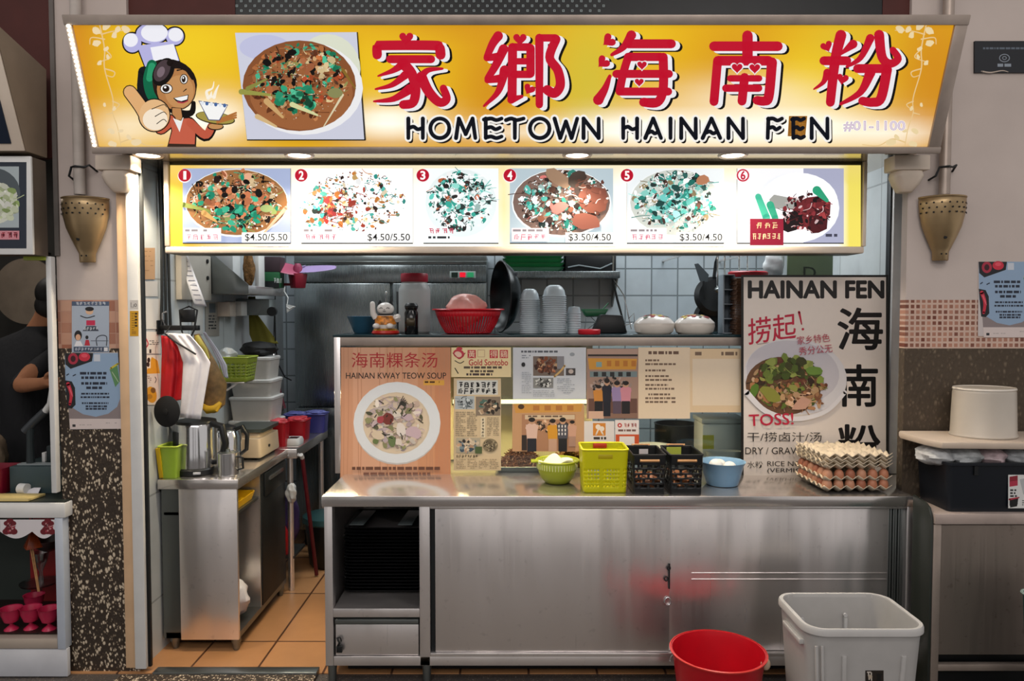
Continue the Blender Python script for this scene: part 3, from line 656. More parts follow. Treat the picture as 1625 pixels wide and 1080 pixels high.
# ================================================================ MENU LIGHTBOX
Ym = .10
t = thing('menu_board', 'long backlit menu panel showing six numbered dishes above the counter', 'menu board', P(812, 402, Ym))
mx0, mx1, mz0, mz1 = X(263, Ym, 330), X(1370, Ym, 330), Z(402, Ym), Z(256, Ym)
obj('case', B().box(mx0, Ym+.006, mz0, mx1, Ym+.16, mz1), pm('olive_metal', '4A4632', .5, .3), t, .004)
fr = B().box(mx0-.004, Ym-.012, mz0, mx1+.004, Ym+.03, Z(391, Ym)); obj('bottom_frame', fr, M['cream'], t, .008)
obj('side_frame', B().box(mx0-.004, Ym-.012, Z(391, Ym), mx0+.02, Ym+.03, mz1), M['cream'], t, .004)
obj('side_frame', B().box(mx1-.006, Ym-.012, Z(391, Ym), mx1+.012, Ym+.03, mz1), M['cream'], t, .004)
pr = front(Ym)
def mcol(x, y):
    ye = Vector((.90, .55, .06)); wh = Vector((1, .97, .88)); le = Vector((.80, .68, .12))
    k = min(1, max(0, (x-300)/130)); c = ye.lerp(wh, k)
    c = c.lerp(Vector((.95, .72, .2)), .7*sg(x, y, 800, 320, 18, 90)); k = min(1, max(0, (x-1335)/12)); c = c.lerp(le, k)
    if y < 266: c = c.lerp(Vector((.8, .62, .2)), .5)
    return (*c, 1)
pr.grid(270, 262, 1366, 391, 60, 4, mcol); pr.build('face', M['lit2'], t)
TEAL = ['2E9A8A', '58B8AC', '1F7468', '8AD0C4', '20302E', 'F6F8F8', '3A2A28', 'A8C4C0']
DI = [(290, 461, 'A4B0D0', 'E8ECEA', ['15100E', '241814', 'C07850', 'D89068', '1F8A6C', '3FB08C', '9A5A3C', 'C8B088', 'E0A888', '8A9A5A'], 170, None, '$4.50/5.50'),
      (478, 655, 'FCFCFA', 'FFFFFF', ['C07838', 'A84030', '2E8A80', '4AA89C', '30201C', 'D8B070', 'FFFFFF', 'FFFFFF', 'FFFFFF', 'E8D8B8', '7A5A3A'], 150, None, '$4.50/5.50'),
      (672, 791, 'F2F8F8', 'E2ECEC', TEAL+['C06A48', '201C1C', 'FFFFFF'], 150, None, None),
      (809, 973, 'B4C4CC', 'EEF2F2', TEAL+['7A4A38', '4A2E24', 'C8706A', '1C1614', '8A6A58'], 170, None, '$3.50/4.50'),
      (995, 1149, 'E6ECEE', 'F4F6F6', TEAL+['6A443A', '4A2E28', '2E5A54', '8A7A5A'], 170, None, '$3.50/4.50'),
      (1170, 1339, 'F4F4F8', 'C4C6D8', None, 0, None, None)]
DN = ['dark noodles with greens in broth', 'pale noodles washed out by the backlight', 'narrow white-green noodle dish', 'dark meat slices with teal greens', 'teal greens and dark shreds', 'red braised meat with a red label']
for k, (x0, x1, bg, pc, pal, n, _, price) in enumerate(DI):
    pr = front(Ym-.008); cx, cy = (x0+x1)/2, 322; rx = (x1-x0)/2-3; pr.dz = 1.6e-5
    pr.rect(x0, 267, x1, 385, bg)
    cl = (x0+4, 270, x1-3, 383)
    if pal:
        pr.circ(cx, cy, rx, 54, pc)
        if k in (0, 3, 4): pr.circ(cx, cy-1, rx-2, 52, ['9A6A40', 0, 0, '7A6258', 'C8CCC4'][k])
        pr.food(cx, cy-4, rx*.96, 50, pal, n, 40+k, (2.5, 8.5) if k != 1 else (1.5, 5), .28, cl)
        SP = {0: ['F4ECE0', '1A1410', 'E0C8A8', '2A1A14'], 1: ['A86A30', '2E8A80', '6A2A24', 'C8A060', 'FFFFFF'], 2: ['16201E', 'FFFFFF', '2E7A70', 'FFFFFF'], 3: ['F8F8F8', '1A1818', 'D0E4E0', '2A2420'], 4: ['FFFFFF', '16201E', 'FFFFFF', '8AC8C0']}[k]
        pr.food(cx, cy-2, rx*.96, 51, SP, 330, 140+k, (.8, 2.4), .35, cl); pr.food(cx-6, cy-6, rx*.7, 40, pal, 60, 170+k, (3, 7), .1, cl)
        if k == 1: pr.food(535, 330, 34, 28, ['8E2A2E', 'C87838', '2A1A1A', '7A3A24', 'B8382E'], 60, 5, (2, 6), .2); pr.food(502, 330, 20, 36, ['2E9A90', '4AB0A8', '1A2A2A', 'A86A3A'], 40, 6, (2, 6), .2)
        if k == 0:
            pr.food(385, 318, 46, 34, ['120E0C', 'D08860', 'C87850', '120E0C'], 44, 3, (4, 8), .1); pr.food(372, 348, 40, 24, ['1F8A6C', '3FB08C', '0E3A30'], 40, 4, (4, 8), .2)
            for (a, q2, w, c) in (((292, 325), (335, 335), 8, '8A9448'), ((325, 338), (345, 352), 9, 'D0A060'), ((455, 330), (420, 370), 6, 'D8B090')): pr.stroke([a, q2], w, c, 3)
            pr.circ(424, 331, 10, 6, '9CAE70')
        if k == 3: 
            for (x, y, rx2, ry2, c) in ((885, 283, 24, 12, '9A7C64'), (942, 318, 24, 26, '7A4638'), (915, 285, 18, 14, '40342E'), (930, 352, 28, 14, '8A5244')): pr.blob(x, y, rx2, ry2, c, random.Random(k+int(x)))
            pr.food(935, 312, 34, 34, ['5A342A', '8A5444', '241814', 'E8D8D4'], 40, 77, (1.5, 5), .3); pr.blob(888, 330, 14, 10, 'D0706A', random.Random(2))
        if k == 4: pr.food(1065, 325, 38, 30, ['2E9A8A', '6AC0B8', '16403C', '9ADAD4'], 50, 9, (4, 8), .2); pr.blob(1113, 287, 9, 12, 'B07858', random.Random(4))
    else:
        pr.rect(1275, 267, 1339, 385, 'A6A8C0'); pr.circ(1262, 330, 70, 55, 'EEF0F4'); pr.circ(1268, 322, 62, 48, 'FAFAFC')
        R = random.Random(8); pr.blob(1245, 322, 32, 12, 'A0A09A', R, .1); pr.blob(1285, 335, 40, 30, '6A2428', R, -.4); pr.blob(1258, 350, 22, 18, '1C1214', R); pr.blob(1300, 350, 24, 16, '4A181C', R)
        pr.food(1280, 336, 40, 32, ['7A2A30', '1A1012', '9A3A3C', '2A1416', 'D8B8B8', '4A1A1E'], 110, 66, (1.5, 6), .3)
        pr.stroke([(1296, 302), (1312, 318)], 14, '2E9A74', 6); pr.stroke([(1203, 312), (1216, 345)], 10, '4AB898', 12); pr.stroke([(1222, 325), (1230, 346)], 12, '3AA884', 10)
        pr.rect(1190, 347, 1243, 389, '8E1E34'); pr.glyphs(1199, 353, 1236, 363, 3, 'E0C090', 4, 1.4); pr.glyphs(1193, 370, 1240, 380, 6, 'E8D0A0', 6, 1.2); pr.lines(1310, 371, 1336, 380, 1, '404050', 4)
    if price:
        pw = 76; pr.rect(x1-pw, 369, x1, 385, 'F8F8F6'); pr.text(price, x1-pw+5, 371, x1-4, 383.5, '1A1A1C', .006)
        pr.rect(x0+3, 362, x0+62, 383, 'F4F2F2' if k != 3 else 'EADADC'); pr.lines(x0+5, 364, x0+52, 371, 1, '8A8288', k+3); pr.glyphs(x0+6, 372, x0+58, 381, 5, 'C05070', k+2, 1.1)
    elif k == 2: pr.glyphs(680, 362, 722, 371, 4, 'C04058', 3, 1.2); pr.lines(680, 375, 731, 382, 1, '2A2A2E', 8)
    pr.build('dish_photo', M['lit2'], t, back=(quad(x0, 267, x1, 386.5), .008, '141210'), label='menu photo of '+DN[k])
    bx = [293, 478, 671, 809, 995, 1179][k]; pr = front(Ym-.011)
    pr.circ(bx, 279, 11, 11, 'F4E8E8'); pr.circ(bx, 278, 10, 10, 'B4162E' if k < 5 else 'C02840')
    if k >= 5: pr.circ(bx, 278, 7.6, 7.6, 'F8F4F6')
    pr.text(str(k+1), bx-(1.6 if k == 0 else 3.4), 271.5, bx+(2.2 if k == 0 else 3.6), 284.5, 'FFF4F2' if k < 5 else 'C02840', .012 if k == 0 else .03)
    pr.build('number_badge', M['lit2'], t, back=([(bx+10.5*math.cos(a*.2618), 278.5+10.5*math.sin(a*.2618)) for a in range(24)], .002, 'F4E8E8'))
# corbels on the pillar tops
for k, (cx, py) in enumerate(((186, 250), (1441, 250))):
    c = P(cx, py, -.06)
    b = B().box(c.x-.082, -.10, 2.385, c.x+.082, 0, 2.452).loft([rrect(c.x, -.045, .062, .05, .03, 2.385), rrect(c.x, -.045, .068, .052, .03, 2.36), rrect(c.x, -.04, .055, .044, .03, 2.325), rrect(c.x, -.03, .03, .03, .02, 2.29)][::-1])
    obj('corbel', b, M['cream'], None, .005, label=['cream stepped corbel under the sign by the neighbour stall pillar', 'cream stepped corbel under the sign by the mosaic-banded plain wall'][k], cat='corbel', group='corbels under the sign')
# drain pipes with champagne guards
for k, (px, gx, gy0, gy1) in enumerate(((121, 128, 313, 415), (1504, 1503, 311, 412))):
    x = X(px, -.06, 200); t = thing('drain_pipe', ['grey wall pipe beside the neighbour stall signs', 'grey wall pipe on the plain wall by the dark plaque'][k], 'pipe', (x, -.04, 2.2))
    obj('pipe', B().cyl((x, -.045, 2.28), (x, -.045, 3.6), .024, n=20), M['alu'] if k else pm('pale_pipe', 'B4ABA4', .6, var=.15), t)
    for z in (2.385,): obj('clip', B().tube([(x-.05, -.003, z-.03), (x-.045, -.05, z-.02), (x-.03, -.055, z+.02), (x, -.078, z+.02), (x+.03, -.055, z+.02), (x+.05, -.05, z+.03), (x+.06, -.003, z+.01)], .005), M['dark'], t)
    gxx = X(gx, -.07, 360); gz1 = Z(gy0, -.08); gz0 = Z(gy1, -.08); H = gz1-gz0
    g = thing('pipe_guard', ['bulbous perforated metal guard around the pipe foot by the neighbour stall', 'bulbous perforated metal guard around the pipe foot on the plain wall'][k], 'pipe guard', (gxx, -.06, gz0), 'pipe guards')
    prof = [(.032, 0), (.035, .004), (.036, .04), (.046, .062), (.070, .115), (.088, .16), (.100, .215), (.1045, .26), (.1045, H)]
    bb = B()
    n = 40; rings = [[Vector((gxx+r*math.cos(math.pi+math.pi*i/n), -.012+.9*r*math.sin(math.pi+math.pi*i/n)-.004, gz0+z)) for i in range(n+1)] for r, z in prof]
    bb.sheet(lambda u, v: rings[min(8, round(v*8))][round(u*n)], n, 8)
    obj('shell', bb, M['guard'], g, solid=.004)
    hb = B()
    for r in range(3):
        for i in range(9):
            a = math.pi+math.pi*(i+.6+(r % 2)*.4)/10; q = Vector((gxx+.1045*math.cos(a), -.012+.9*.1045*math.sin(a)-.004, gz0+H-.03-r*.022)); d = Vector((math.cos(a), math.sin(a), 0)); hb.cyl(q+d*.001, q+d*.0035, .0042, n=8)
    for i in (-1, 1): hb.cyl((gxx+i*.011, -.047, gz0+.03), (gxx+i*.011, -.0505, gz0+.03), .004, n=8)
    hb.cyl((gxx-.01, -.072, gz0+.105), (gxx-.01, -.078, gz0+.105), .008, n=10)
    obj('perforation', hb, M['rubber'], g)
    obj('rim', B().tube([(gxx+.1055*math.cos(math.pi+math.pi*i/20), -.016+.9*.1055*math.sin(math.pi+math.pi*i/20), gz1) for i in range(21)], .004, 6), M['guard'], g)
# ================================================================ MAIN COUNTER
Yc = -.12
zt = Z(787, Yc); lip = Z(804, Yc)
x0c, x1c = X(510, Yc, 795), 1.862
ZC = zt
def fx(px, Y=Yc, py=900): return X(px, Y, py)
ct = thing('steel_counter', 'long stainless steel serving counter with sliding doors and an open tray bay', 'counter', (0, .2, 0))
obj('worktop', B().prism([(x0c, Yc, lip), (x1c, Yc, lip), (x1c, .055, lip), (2.035, .055, lip), (2.035, 1.05, lip), (x0c, 1.05, lip)], (0, 0, zt-lip)), M['steeltop'], ct, .004)
zb0, zb1 = Z(1058, Yc), Z(1043, Yc)
yf = Yc+.012
obj('left_post', B().box(fx(514), yf, zb0, fx(527), yf+.05, lip), M['steel'], ct, .003)
obj('middle_post', B().box(fx(665), yf, zb0, fx(682), yf+.05, lip), M['steel'], ct, .003)
obj('right_post', B().box(fx(1440), yf, zb0, fx(1455), yf+.05, lip), M['steel'], ct, .003)
obj('bottom_rail', B().box(fx(527), yf, zb0, fx(1440), yf+.05, zb1), M['steel'], ct, .003)
obj('shelf_rail', B().box(fx(527), yf, Z(981, Yc), fx(665), yf+.62, Z(967, Yc)), M['steel'], ct, .003)
obj('side_panel', B().box(fx(514)+.002, yf+.05, zb0, fx(514)+.012, 1.03, lip), M['steel'], ct)
obj('back_panel', B().box(fx(514)+.014, .74, zb0, 1.855, .755, lip), M['steel'], ct)
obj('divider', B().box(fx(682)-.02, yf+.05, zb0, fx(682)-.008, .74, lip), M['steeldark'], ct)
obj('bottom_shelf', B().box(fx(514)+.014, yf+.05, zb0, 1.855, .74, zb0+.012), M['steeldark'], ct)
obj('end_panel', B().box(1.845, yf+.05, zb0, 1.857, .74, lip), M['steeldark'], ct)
d = obj('drawer', B().box(fx(530), yf+.006, Z(1042, Yc), fx(663), yf+.5, Z(993, Yc)), M['steel'], ct, .003)
obj('pull_lip', B().prism([(fx(530), yf+.02, Z(983, Yc)), (fx(530), yf-.004, Z(984, Yc)), (fx(530), yf-.004, Z(991, Yc)), (fx(530), yf+.02, Z(994, Yc))], (fx(663)-fx(530), 0, 0)), M['steeldark'], d, .001)
lk = B().obox((fx(537), yf-.006, Z(1030, Yc)), (.013, .008, .015)); lk.tube([(fx(537)+.008*math.cos(a*.3), yf-.006, Z(1018, Yc)+.02*math.sin(a*.3)) for a in range(11)], .003)
lk.tube([(fx(533), yf-.004, Z(1012, Yc)), (fx(537), yf-.008, Z(1020, Yc)), (fx(534), yf-.004, Z(1026, Yc))], .005)
obj('padlock', lk, M['black'], d, .002, label='black padlock')
obj('top_track', B().box(fx(682), yf-.002, lip-.012, fx(1440), yf+.05, lip), M['steel'], ct, .002)
obj('bottom_track', B().box(fx(682), yf-.004, zb1, fx(1440), yf+.05, Z(1037, Yc)), M['steel'], ct, .002)
obj('door_channel', B().box(fx(683), yf+.012, Z(1037, Yc), fx(689), yf+.03, lip-.012), M['dark'], ct)
d1 = obj('sliding_door', B().box(fx(690), yf+.003, Z(1037, Yc)+.002, fx(1064), yf+.016, lip-.014), M['steel'], ct, .002)
d2 = obj('sliding_door', B().box(fx(1040), yf+.022, Z(1037, Yc)+.002, fx(1415), yf+.034, lip-.014), M['steel'], ct, .002)
for zz in (912, 922):
    obj('pressed_rib', B().box(fx(1100), yf+.018, Z(zz+2, Yc), fx(1413), yf+.023, Z(zz, Yc)), M['steel'], d2, .0015)
b = B()
for k in range(5): b.box(fx(1417)+k*.012, yf+.02-.004*(k % 2), Z(1037, Yc), fx(1417)+k*.012+.0085, yf+.034, lip-.014)
obj('ribbed_edge', b.box(fx(1415), yf+.03, Z(1037, Yc), fx(1440), yf+.036, lip-.014), M['steeldark'], ct, .001)
def ringpts(x, z, r, y, n=20): return [(x+r*math.cos(2*math.pi*k/n), y, z+1.3*r*math.sin(2*math.pi*k/n)) for k in range(n)]
obj('ring_pull', B().tube(ringpts(fx(1061), Z(955, Yc), .014, yf-.002), .0028, closed=True), M['chrome'], d1)
lb = B().box(fx(1062), yf-.004, Z(935, Yc), fx(1064), yf+.003, Z(895, Yc)); lb.tube(ringpts(fx(1058), Z(919, Yc), .008, yf-.003), .0026, closed=True); lb.tube(ringpts(fx(1062), Z(902, Yc), .007, yf-.003), .0026, closed=True)
obj('latch', lb, M['dark'], d1)
for px in (520, 672, 1447):
    for yy in (yf+.02, 1.0):
        obj('leg', B().cyl((fx(px)+(.01 if px < 1000 else 0), yy, 0), (fx(px)+(.01 if px < 1000 else 0), yy, zb0), .018, .022, 14), M['steeldark'], ct)
obj('kick_or_shade_panel', B().box(fx(540), .02, .002, 1.85, .03, zb0), M['rubber'], ct)  # dark sheet standing in for the shade under the counter
# black trays stacked in the open bay
zs0 = Z(967, Yc); xa, xb = fx(545, .05), fx(668, .05)
tx = (xa+xb)/2; hw = .195; ntr = 20
tray0 = None
for k in range(ntr):
    z = zs0+.001+k*.0165; lab = 'black plastic tray, %s of the stack in the counter bay' % from_top(ntr-1-k)
    if tray0 is None:
        tray0 = thing('black_tray', lab, 'tray', (tx, .24, z), 'black trays stacked in the counter bay')
        cx, cy = tx, .24
        b = B().loft([rrect(cx, cy, hw-.022, .145, .02, z), rrect(cx, cy, hw-.010, .160, .024, z+.010), rrect(cx, cy, hw, .170, .026, z+.0145), rrect(cx, cy, hw-.002, .168, .026, z+.016), rrect(cx, cy, hw-.012, .158, .024, z+.013), rrect(cx, cy, hw-.024, .143, .02, z+.004)])
        obj('pan', b, M['black'], tray0)
    else: dup(tray0, (tx, .24, z), lab)
for q, (a0, a1) in enumerate(((560, 596), (634, 660))):
    pr = Print((0, 0, zs0+.001+(ntr-1)*.0165+.017), (1, 0, 0), (0, 1, 0))
    zz = zs0+.001+(ntr-1)*.0165+.0185; b = B(); xs = tx-hw+.025+q*.24
    b.prism([(xs, .085, zz-.010), (xs+.085, .085, zz-.010), (xs+.085, .09, zz), (xs+.085, .36, zz), (xs, .36, zz), (xs, .09, zz)][0:0] or [(xs, .10, zz), (xs+.07, .10, zz), (xs+.085, .36, zz), (xs+.015, .36, zz)], (0, 0, .004))
    obj('grey_strip', b, pl('6C7678', .4), None, .001, label=['flat grey strip lying across the top tray by the counter end post', 'flat grey strip lying across the top tray by the middle post'][q], cat='strip', group='grey strips on the trays')

# ================================================================ DISPLAY CASE
Yk = .36
def Yon(py, z): return G(812, py, z).y
kx0, kx1 = X(531, Yk, 640), 1.90
zk = Z(531, Yk); zk2 = Z(546, Yk)
ca = thing('display_case', 'glass-fronted display case with a steel frame on the counter', 'display case', (0, .55, ZC))
obj('top_shelf', B().box(kx0-.006, Yk-.008, zk-.012, kx1, 1.03, zk), pm('dark_glass_shelf', '1E3236', .12, var=.1), ca, .002)
obj('top_rail', B().box(kx0, Yk-.004, zk2-.008, kx1, Yk+.03, zk-.012), M['alu'], ca, .002)
obj('end_post', B().box(kx0, Yk-.006, ZC+.001, kx0+.034, Yk+.034, zk-.012), M['steel'], ca, .003)
obj('end_post', B().box(kx1-.03, Yk-.006, ZC+.001, kx1, Yk+.034, zk-.012), M['steel'], ca, .003)
obj('end_glass', B().box(kx0+.01, Yk+.034, ZC+.02, kx0+.016, 1.0, zk-.012), M['glass'], ca)
obj('rear_post', B().box(kx0, 1.0, ZC+.001, kx0+.03, 1.03, zk-.012), M['steel'], ca, .003)
obj('rear_post', B().box(kx1-.03, 1.0, ZC+.001, kx1, 1.03, zk-.012), M['steel'], ca, .003)
obj('front_glass', B().box(kx0+.034, Yk+.006, ZC+.001, kx1-.03, Yk+.012, zk2-.008), M['glass'], ca)
obj('inner_shelf', B().box(X(720, .5, 637), Yk+.03, Z(642, .40), X(935, .5, 637), .6, Z(634, .40)), M['glass'], ca)
obj('light_strip', B().box(X(720, .45, 637), Yk+.035, Z(640, .40), X(933, .45, 637), Yk+.05, Z(634, .40)), M['strip'], ca)
# papers and boards on the case front
def poster(name, lab, cat, Y, x0, y0, x1, y1, bg, fn, th=.0012, mat=None, group=None, edge=None, dz=2e-5, **k):
    pr = front(Y); pr.dz = dz; pr.rect(x0, y0, x1, y1, bg); fn(pr); return pr.build(name, mat or M['paper'], None, back=(quad(x0, y0, x1, y1), th, edge or bg), label=lab, cat=cat, group=group, **k)
Yp = Yk-.010
def kway(p):
    R = random.Random(3)
    for (a, b_, c) in ((541, 560, 'D69E7C'), (560, 611, 'DDA888'), (611, 663, 'D9A27F'), (663, 690, 'D3976F'), (690, 715, 'CC8C66')):
        p.rect(a, 551, b_, 760, c)
        for k in range(3): x = R.uniform(a, b_); p.stroke([(x, 551), (x+R.uniform(-2, 2), 650), (x+R.uniform(-2, 2), 760)], 1.1, 'C88E6C', cap=False)
    p.text('海南粿条汤', 558, 559, 694, 583, 'B8242C', .0)
    p.text('HAINAN KWAY TEOW SOUP', 549, 591, 708, 600.5, '241C1A', .008)
    p.rect(672, 603, 705, 611, 'E0A848'); p.lines(674, 604.5, 703, 610, 1, '4A2A10', 3)
    p.circ(630, 672, 69, 65, 'C9C6C4'); p.circ(630, 670, 69, 64.5, 'E4E8EC'); p.circ(629, 671, 53, 49, 'D9C7AE'); p.circ(628, 671, 51, 47, 'E0CDB2')
    p.food(628, 671, 49, 45, ['D8C6B0', 'C8B0A0', 'B09A90', 'DCD0C4', '8A8A62', '5A5A44', 'C8B4B8', 'E6DCD0', 'B8A8AC'], 190, 21, (2.5, 8), .3)
    for (x, y, rx, ry, c) in ((615, 664, 10, 9, '7A3A34'), (604, 665, 6, 6, 'A84A50'), (655, 685, 14, 10, 'CDB4BC'), (648, 662, 9, 6, 'C4AEB6'), (600, 690, 12, 9, 'DCCAB0'), (622, 700, 6, 10, '6A7A50'), (596, 700, 5, 5, '6A7A4A'), (640, 640, 6, 4, '3A3A34'), (636, 680, 14, 8, 'E6DCD4')): p.blob(x, y, rx, ry, c, R)
    for k in range(16): x, y = R.uniform(590, 665), R.uniform(635, 705); p.stroke([(x, y), (x+R.uniform(-8, 8), y+R.uniform(-6, 6))], 1.6, '3C3A30')
    for k in range(5): p.stroke([(630+k*2, 650-k*3), (640+k*2, 628+k*3)], 1.2, '38342C')
    p.lines(559, 740, 700, 746, 1, '6A4434', 4, .95, .8, False); p.lines(577, 749, 683, 755, 1, '7A5040', 5, .95, .8, False)
poster('soup_board', 'salmon wood-look board showing HAINAN KWAY TEOW SOUP in a white bowl', 'poster', Yk-.022, 541, 551, 715, 760, 'DBA683', kway, .006, M['gloss'])
def gold(p):
    p.rect(716, 551, 811, 598, 'F2DCAA'); p.circ(728, 561, 9, 7, 'C83848', a=.3); p.circ(727, 562, 6, 4.5, 'F0C8B0', a=.3); p.stroke([(719, 560), (729, 569), (738, 560)], 1.5, 'B02838'); p.circ(729, 553, 5, 2.5, 'C83848')
    p.stroke([(722, 572), (730, 576), (736, 573)], 1.4, '2E2A1A'); p.stroke([(722, 584), (727, 592)], 1.6, '2E2A1A')
    for k, x in enumerate((742, 758, 777, 793)):
        if k == 1: p.stroke([(x, 555), (x+11, 555), (x+11, 566), (x, 566), (x, 555)], .8, 'B07860', sm=False)
        else: p.rect(x, 555, x+13, 568, 'C42A3A'); p.text('黃口得鷄'[k], x+1, 556, x+12, 567, 'F8E4C4', 0)
    p.text('Gold Sontobo', 744, 570, 806, 579.5, 'C02434', .014)
    p.lines(736, 581, 806, 586, 1, '5A4A3A', 2, .95, .7, False); p.lines(746, 587, 794, 592, 1, '5A4A3A', 3, .95, .7); p.lines(740, 592, 802, 597, 1, '4A3A3A', 8, .95, .7)
poster('stall_sign_card', 'cream card with red lettering and a red hat drawing, taped atop the newspaper', 'sign', Yp-.003, 716, 551, 811, 598, 'F2DCAA', gold)
def news(p):
    p.rect(725, 603, 790, 626, 'D6D6D0'); p.glyphs(727, 606, 789, 615, 7, '1E1E20', 2, 1.8); p.glyphs(727, 616, 789, 625, 7, '1E1E20', 5, 1.8)
    R = random.Random(6); p.rect(722, 628, 753, 649, 'B4BCC0'); p.food(737, 638, 14, 9, ['8A9498', '5A6468', 'C8D0D2', '2A2C2E'], 30, 5, (2, 4), .4); p.rect(755, 629, 794, 659, '8A7A68'); p.food(775, 645, 17, 12, ['2A221C', 'B89A7C', '4A6A60', 'D8C4A8', '5A4A3C'], 50, 4, (2, 5))
    for i, x in enumerate((723, 741)): p.lines(x, 653, x+16, 693, 13, '9A8A70', i, .9, .45)
    p.rect(763, 662, 770, 694, 'E8D8B8'); 
    for k in range(6): p.glyphs(764, 664+k*5, 769, 668+k*5, 1, '3A3228', k, .8)
    for i, x in enumerate((773, 783)): p.lines(x, 662, x+9, 692, 11, '9A8A70', i+5, .9, .45)
    p.rect(724, 694, 762, 718, 'B4A890'); p.food(743, 706, 17, 10, ['2A2420', 'E0CCB0', '7A8A90', '3A4A58', 'C8A080'], 46, 9, (2, 5)); p.circ(778, 706, 12, 10.5, '8A7C60'); p.food(778, 706, 11, 9.5, ['4A4030', 'B8A888', '6A5E48'], 60, 8, (1, 2.5)); p.rect(754, 708, 765, 719, '4A5A34')
    p.glyphs(724, 721, 759, 726, 8, '5A4E3E', 5, .8)
    for i, x in enumerate((724, 742, 760, 777)): p.lines(x, 728, x+15, 744, 6, 'A08E74', i+15, .9, .45)
poster('newspaper_clipping', 'tall beige newspaper clipping with photos taped to the case glass', 'poster', Yp, 720, 600, 795, 746, 'D9C29C', news)
def article(p):
    p.lines(827, 556, 886, 560, 1, '5A5E66', 3, .95, .8, False); p.circ(908, 562, 4, 3, '9AA0A8'); p.lines(828, 563, 842, 570, 2, '8A909A', 2)
    p.rect(846, 565, 895, 596, '7A6A60'); p.food(866, 580, 19, 14, ['5A3020', '8A4A2C', 'B8704A', '3A2018', 'C8A07A', '6A3A28'], 120, 7, (1.5, 4)); p.rect(884, 565, 895, 585, '8C8A90'); p.stroke([(880, 597), (890, 588), (896, 580)], 3, 'D8B070'); p.rect(898, 584, 913, 595, '4A4444'); p.circ(906, 589, 4, 3.5, 'C8B8B0')
    p.rect(846, 599, 878, 615, '8A8A88'); p.food(862, 607, 14, 7, ['2A2A2A', 'D8D8D4', '5A5A58'], 50, 3, (1, 3)); p.circ(830.5, 578, 3, 3.5, '202024')
    for (a, b2, y, y2, r, s2) in ((828, 843, 590, 625, 12, 3), (846, 880, 619, 630, 4, 4), (884, 912, 600, 625, 8, 5)): p.lines(a, y, b2, y2, r, 'A8AEB8', s2, .9, .4)
poster('article_page', 'white printed article page with a noodle photo taped to the case glass', 'poster', Yp-.002, 814, 551, 930, 633, 'D3D6DC', article)
def crowd(p, x0, y0, x1, y1, heads, seed):
    R = random.Random(seed)
    for (hx, hy, w, h, top, leg) in heads:
        p.poly([(hx-w/2, hy+h*.18), (hx+w/2, hy+h*.18), (hx+w*.42, hy+h*.62), (hx-w*.42, hy+h*.62)], top); p.circ(hx, hy+h*.27, w*.52, h*.14, top); p.rect(hx-w*.38, hy+h*.6, hx+w*.38, hy+h, leg)
        p.circ(hx, hy+h*.07, w*.27, h*.10, 'C89A7C'); p.circ(hx, hy+h*.03, w*.28, h*.07, '1C1412')
def photo1(p):
    p.rect(932, 553, 1012, 664, 'A88878'); p.rect(932, 553, 1012, 562, 'B89888'); p.rect(933, 562, 1012, 565, '2A2220'); p.poly([(933, 568), (1011, 569), (1009, 586), (935, 586)], 'D89A3C'); p.poly([(946, 574), (955, 574), (955, 582), (946, 582)], '8AA8A8')
    for k in range(4): p.rect(963+k*13, 572, 970+k*13, 581, 'C07830')
    p.rect(936, 589, 1011, 598, '7A8A8C')
    for k in range(5): p.rect(942+k*13, 590, 949+k*13, 597, '2A2A2C')
    p.food(970, 615, 34, 18, ['1E1A18', 'D8CCC4', '4A4040', '7A6A64', 'B09A90'], 120, 5, (1.5, 4)); p.rect(934, 632, 1011, 655, '6A4A40'); p.rect(934, 655, 1011, 663, '8A6A5A'); p.rect(934, 652, 958, 664, 'D8B098')
    crowd(p, 0, 0, 0, 0, [(950, 612, 17, 40, 'D08A3C', '1C1A20'), (963, 602, 15, 58, '1C1E2C', '181A26'), (979, 606, 17, 50, '9A86B0', '5A4A5A'), (993, 606, 17, 50, 'D08A98', '1E1A1E')], 4)
poster('group_photo', 'photo of four people before a yellow-signed stall, taped beside the article page', 'photo', Yp, 931, 553, 1013, 664, 'B08E7C', photo1)
def textp(p):
    p.lines(1029, 557, 1077, 563, 1, '6A5040', 3, .98, .8, False)
    for (y, x1, s2) in ((570, 1046, 1), (576, 1075, 2), (586, 1056, 3), (595, 1062, 4), (601, 1066, 5), (609, 1060, 6), (615, 1070, 7), (624, 1064, 8), (630, 1072, 9), (636, 1072, 10)): p.lines(1024, y, x1, y+4, 1, '7A6250', s2, .95, .75, False)
poster('text_notice', 'plain cream notice of small text taped between the group photo and blank-code sheet', 'poster', Yp-.002, 1013, 551, 1095, 664, 'E9D3B6', textp)
def qr(p):
    p.lines(1103, 558, 1170, 565, 1, '7A6250', 5, .9, .8, False); p.rect(1099, 569, 1174, 643, 'EBD7BC')
poster('code_sheet', 'cream sheet with a line of print and an empty centre, by the large poster', 'poster', Yp-.003, 1095, 553, 1177, 654, 'E4C8A2', qr)
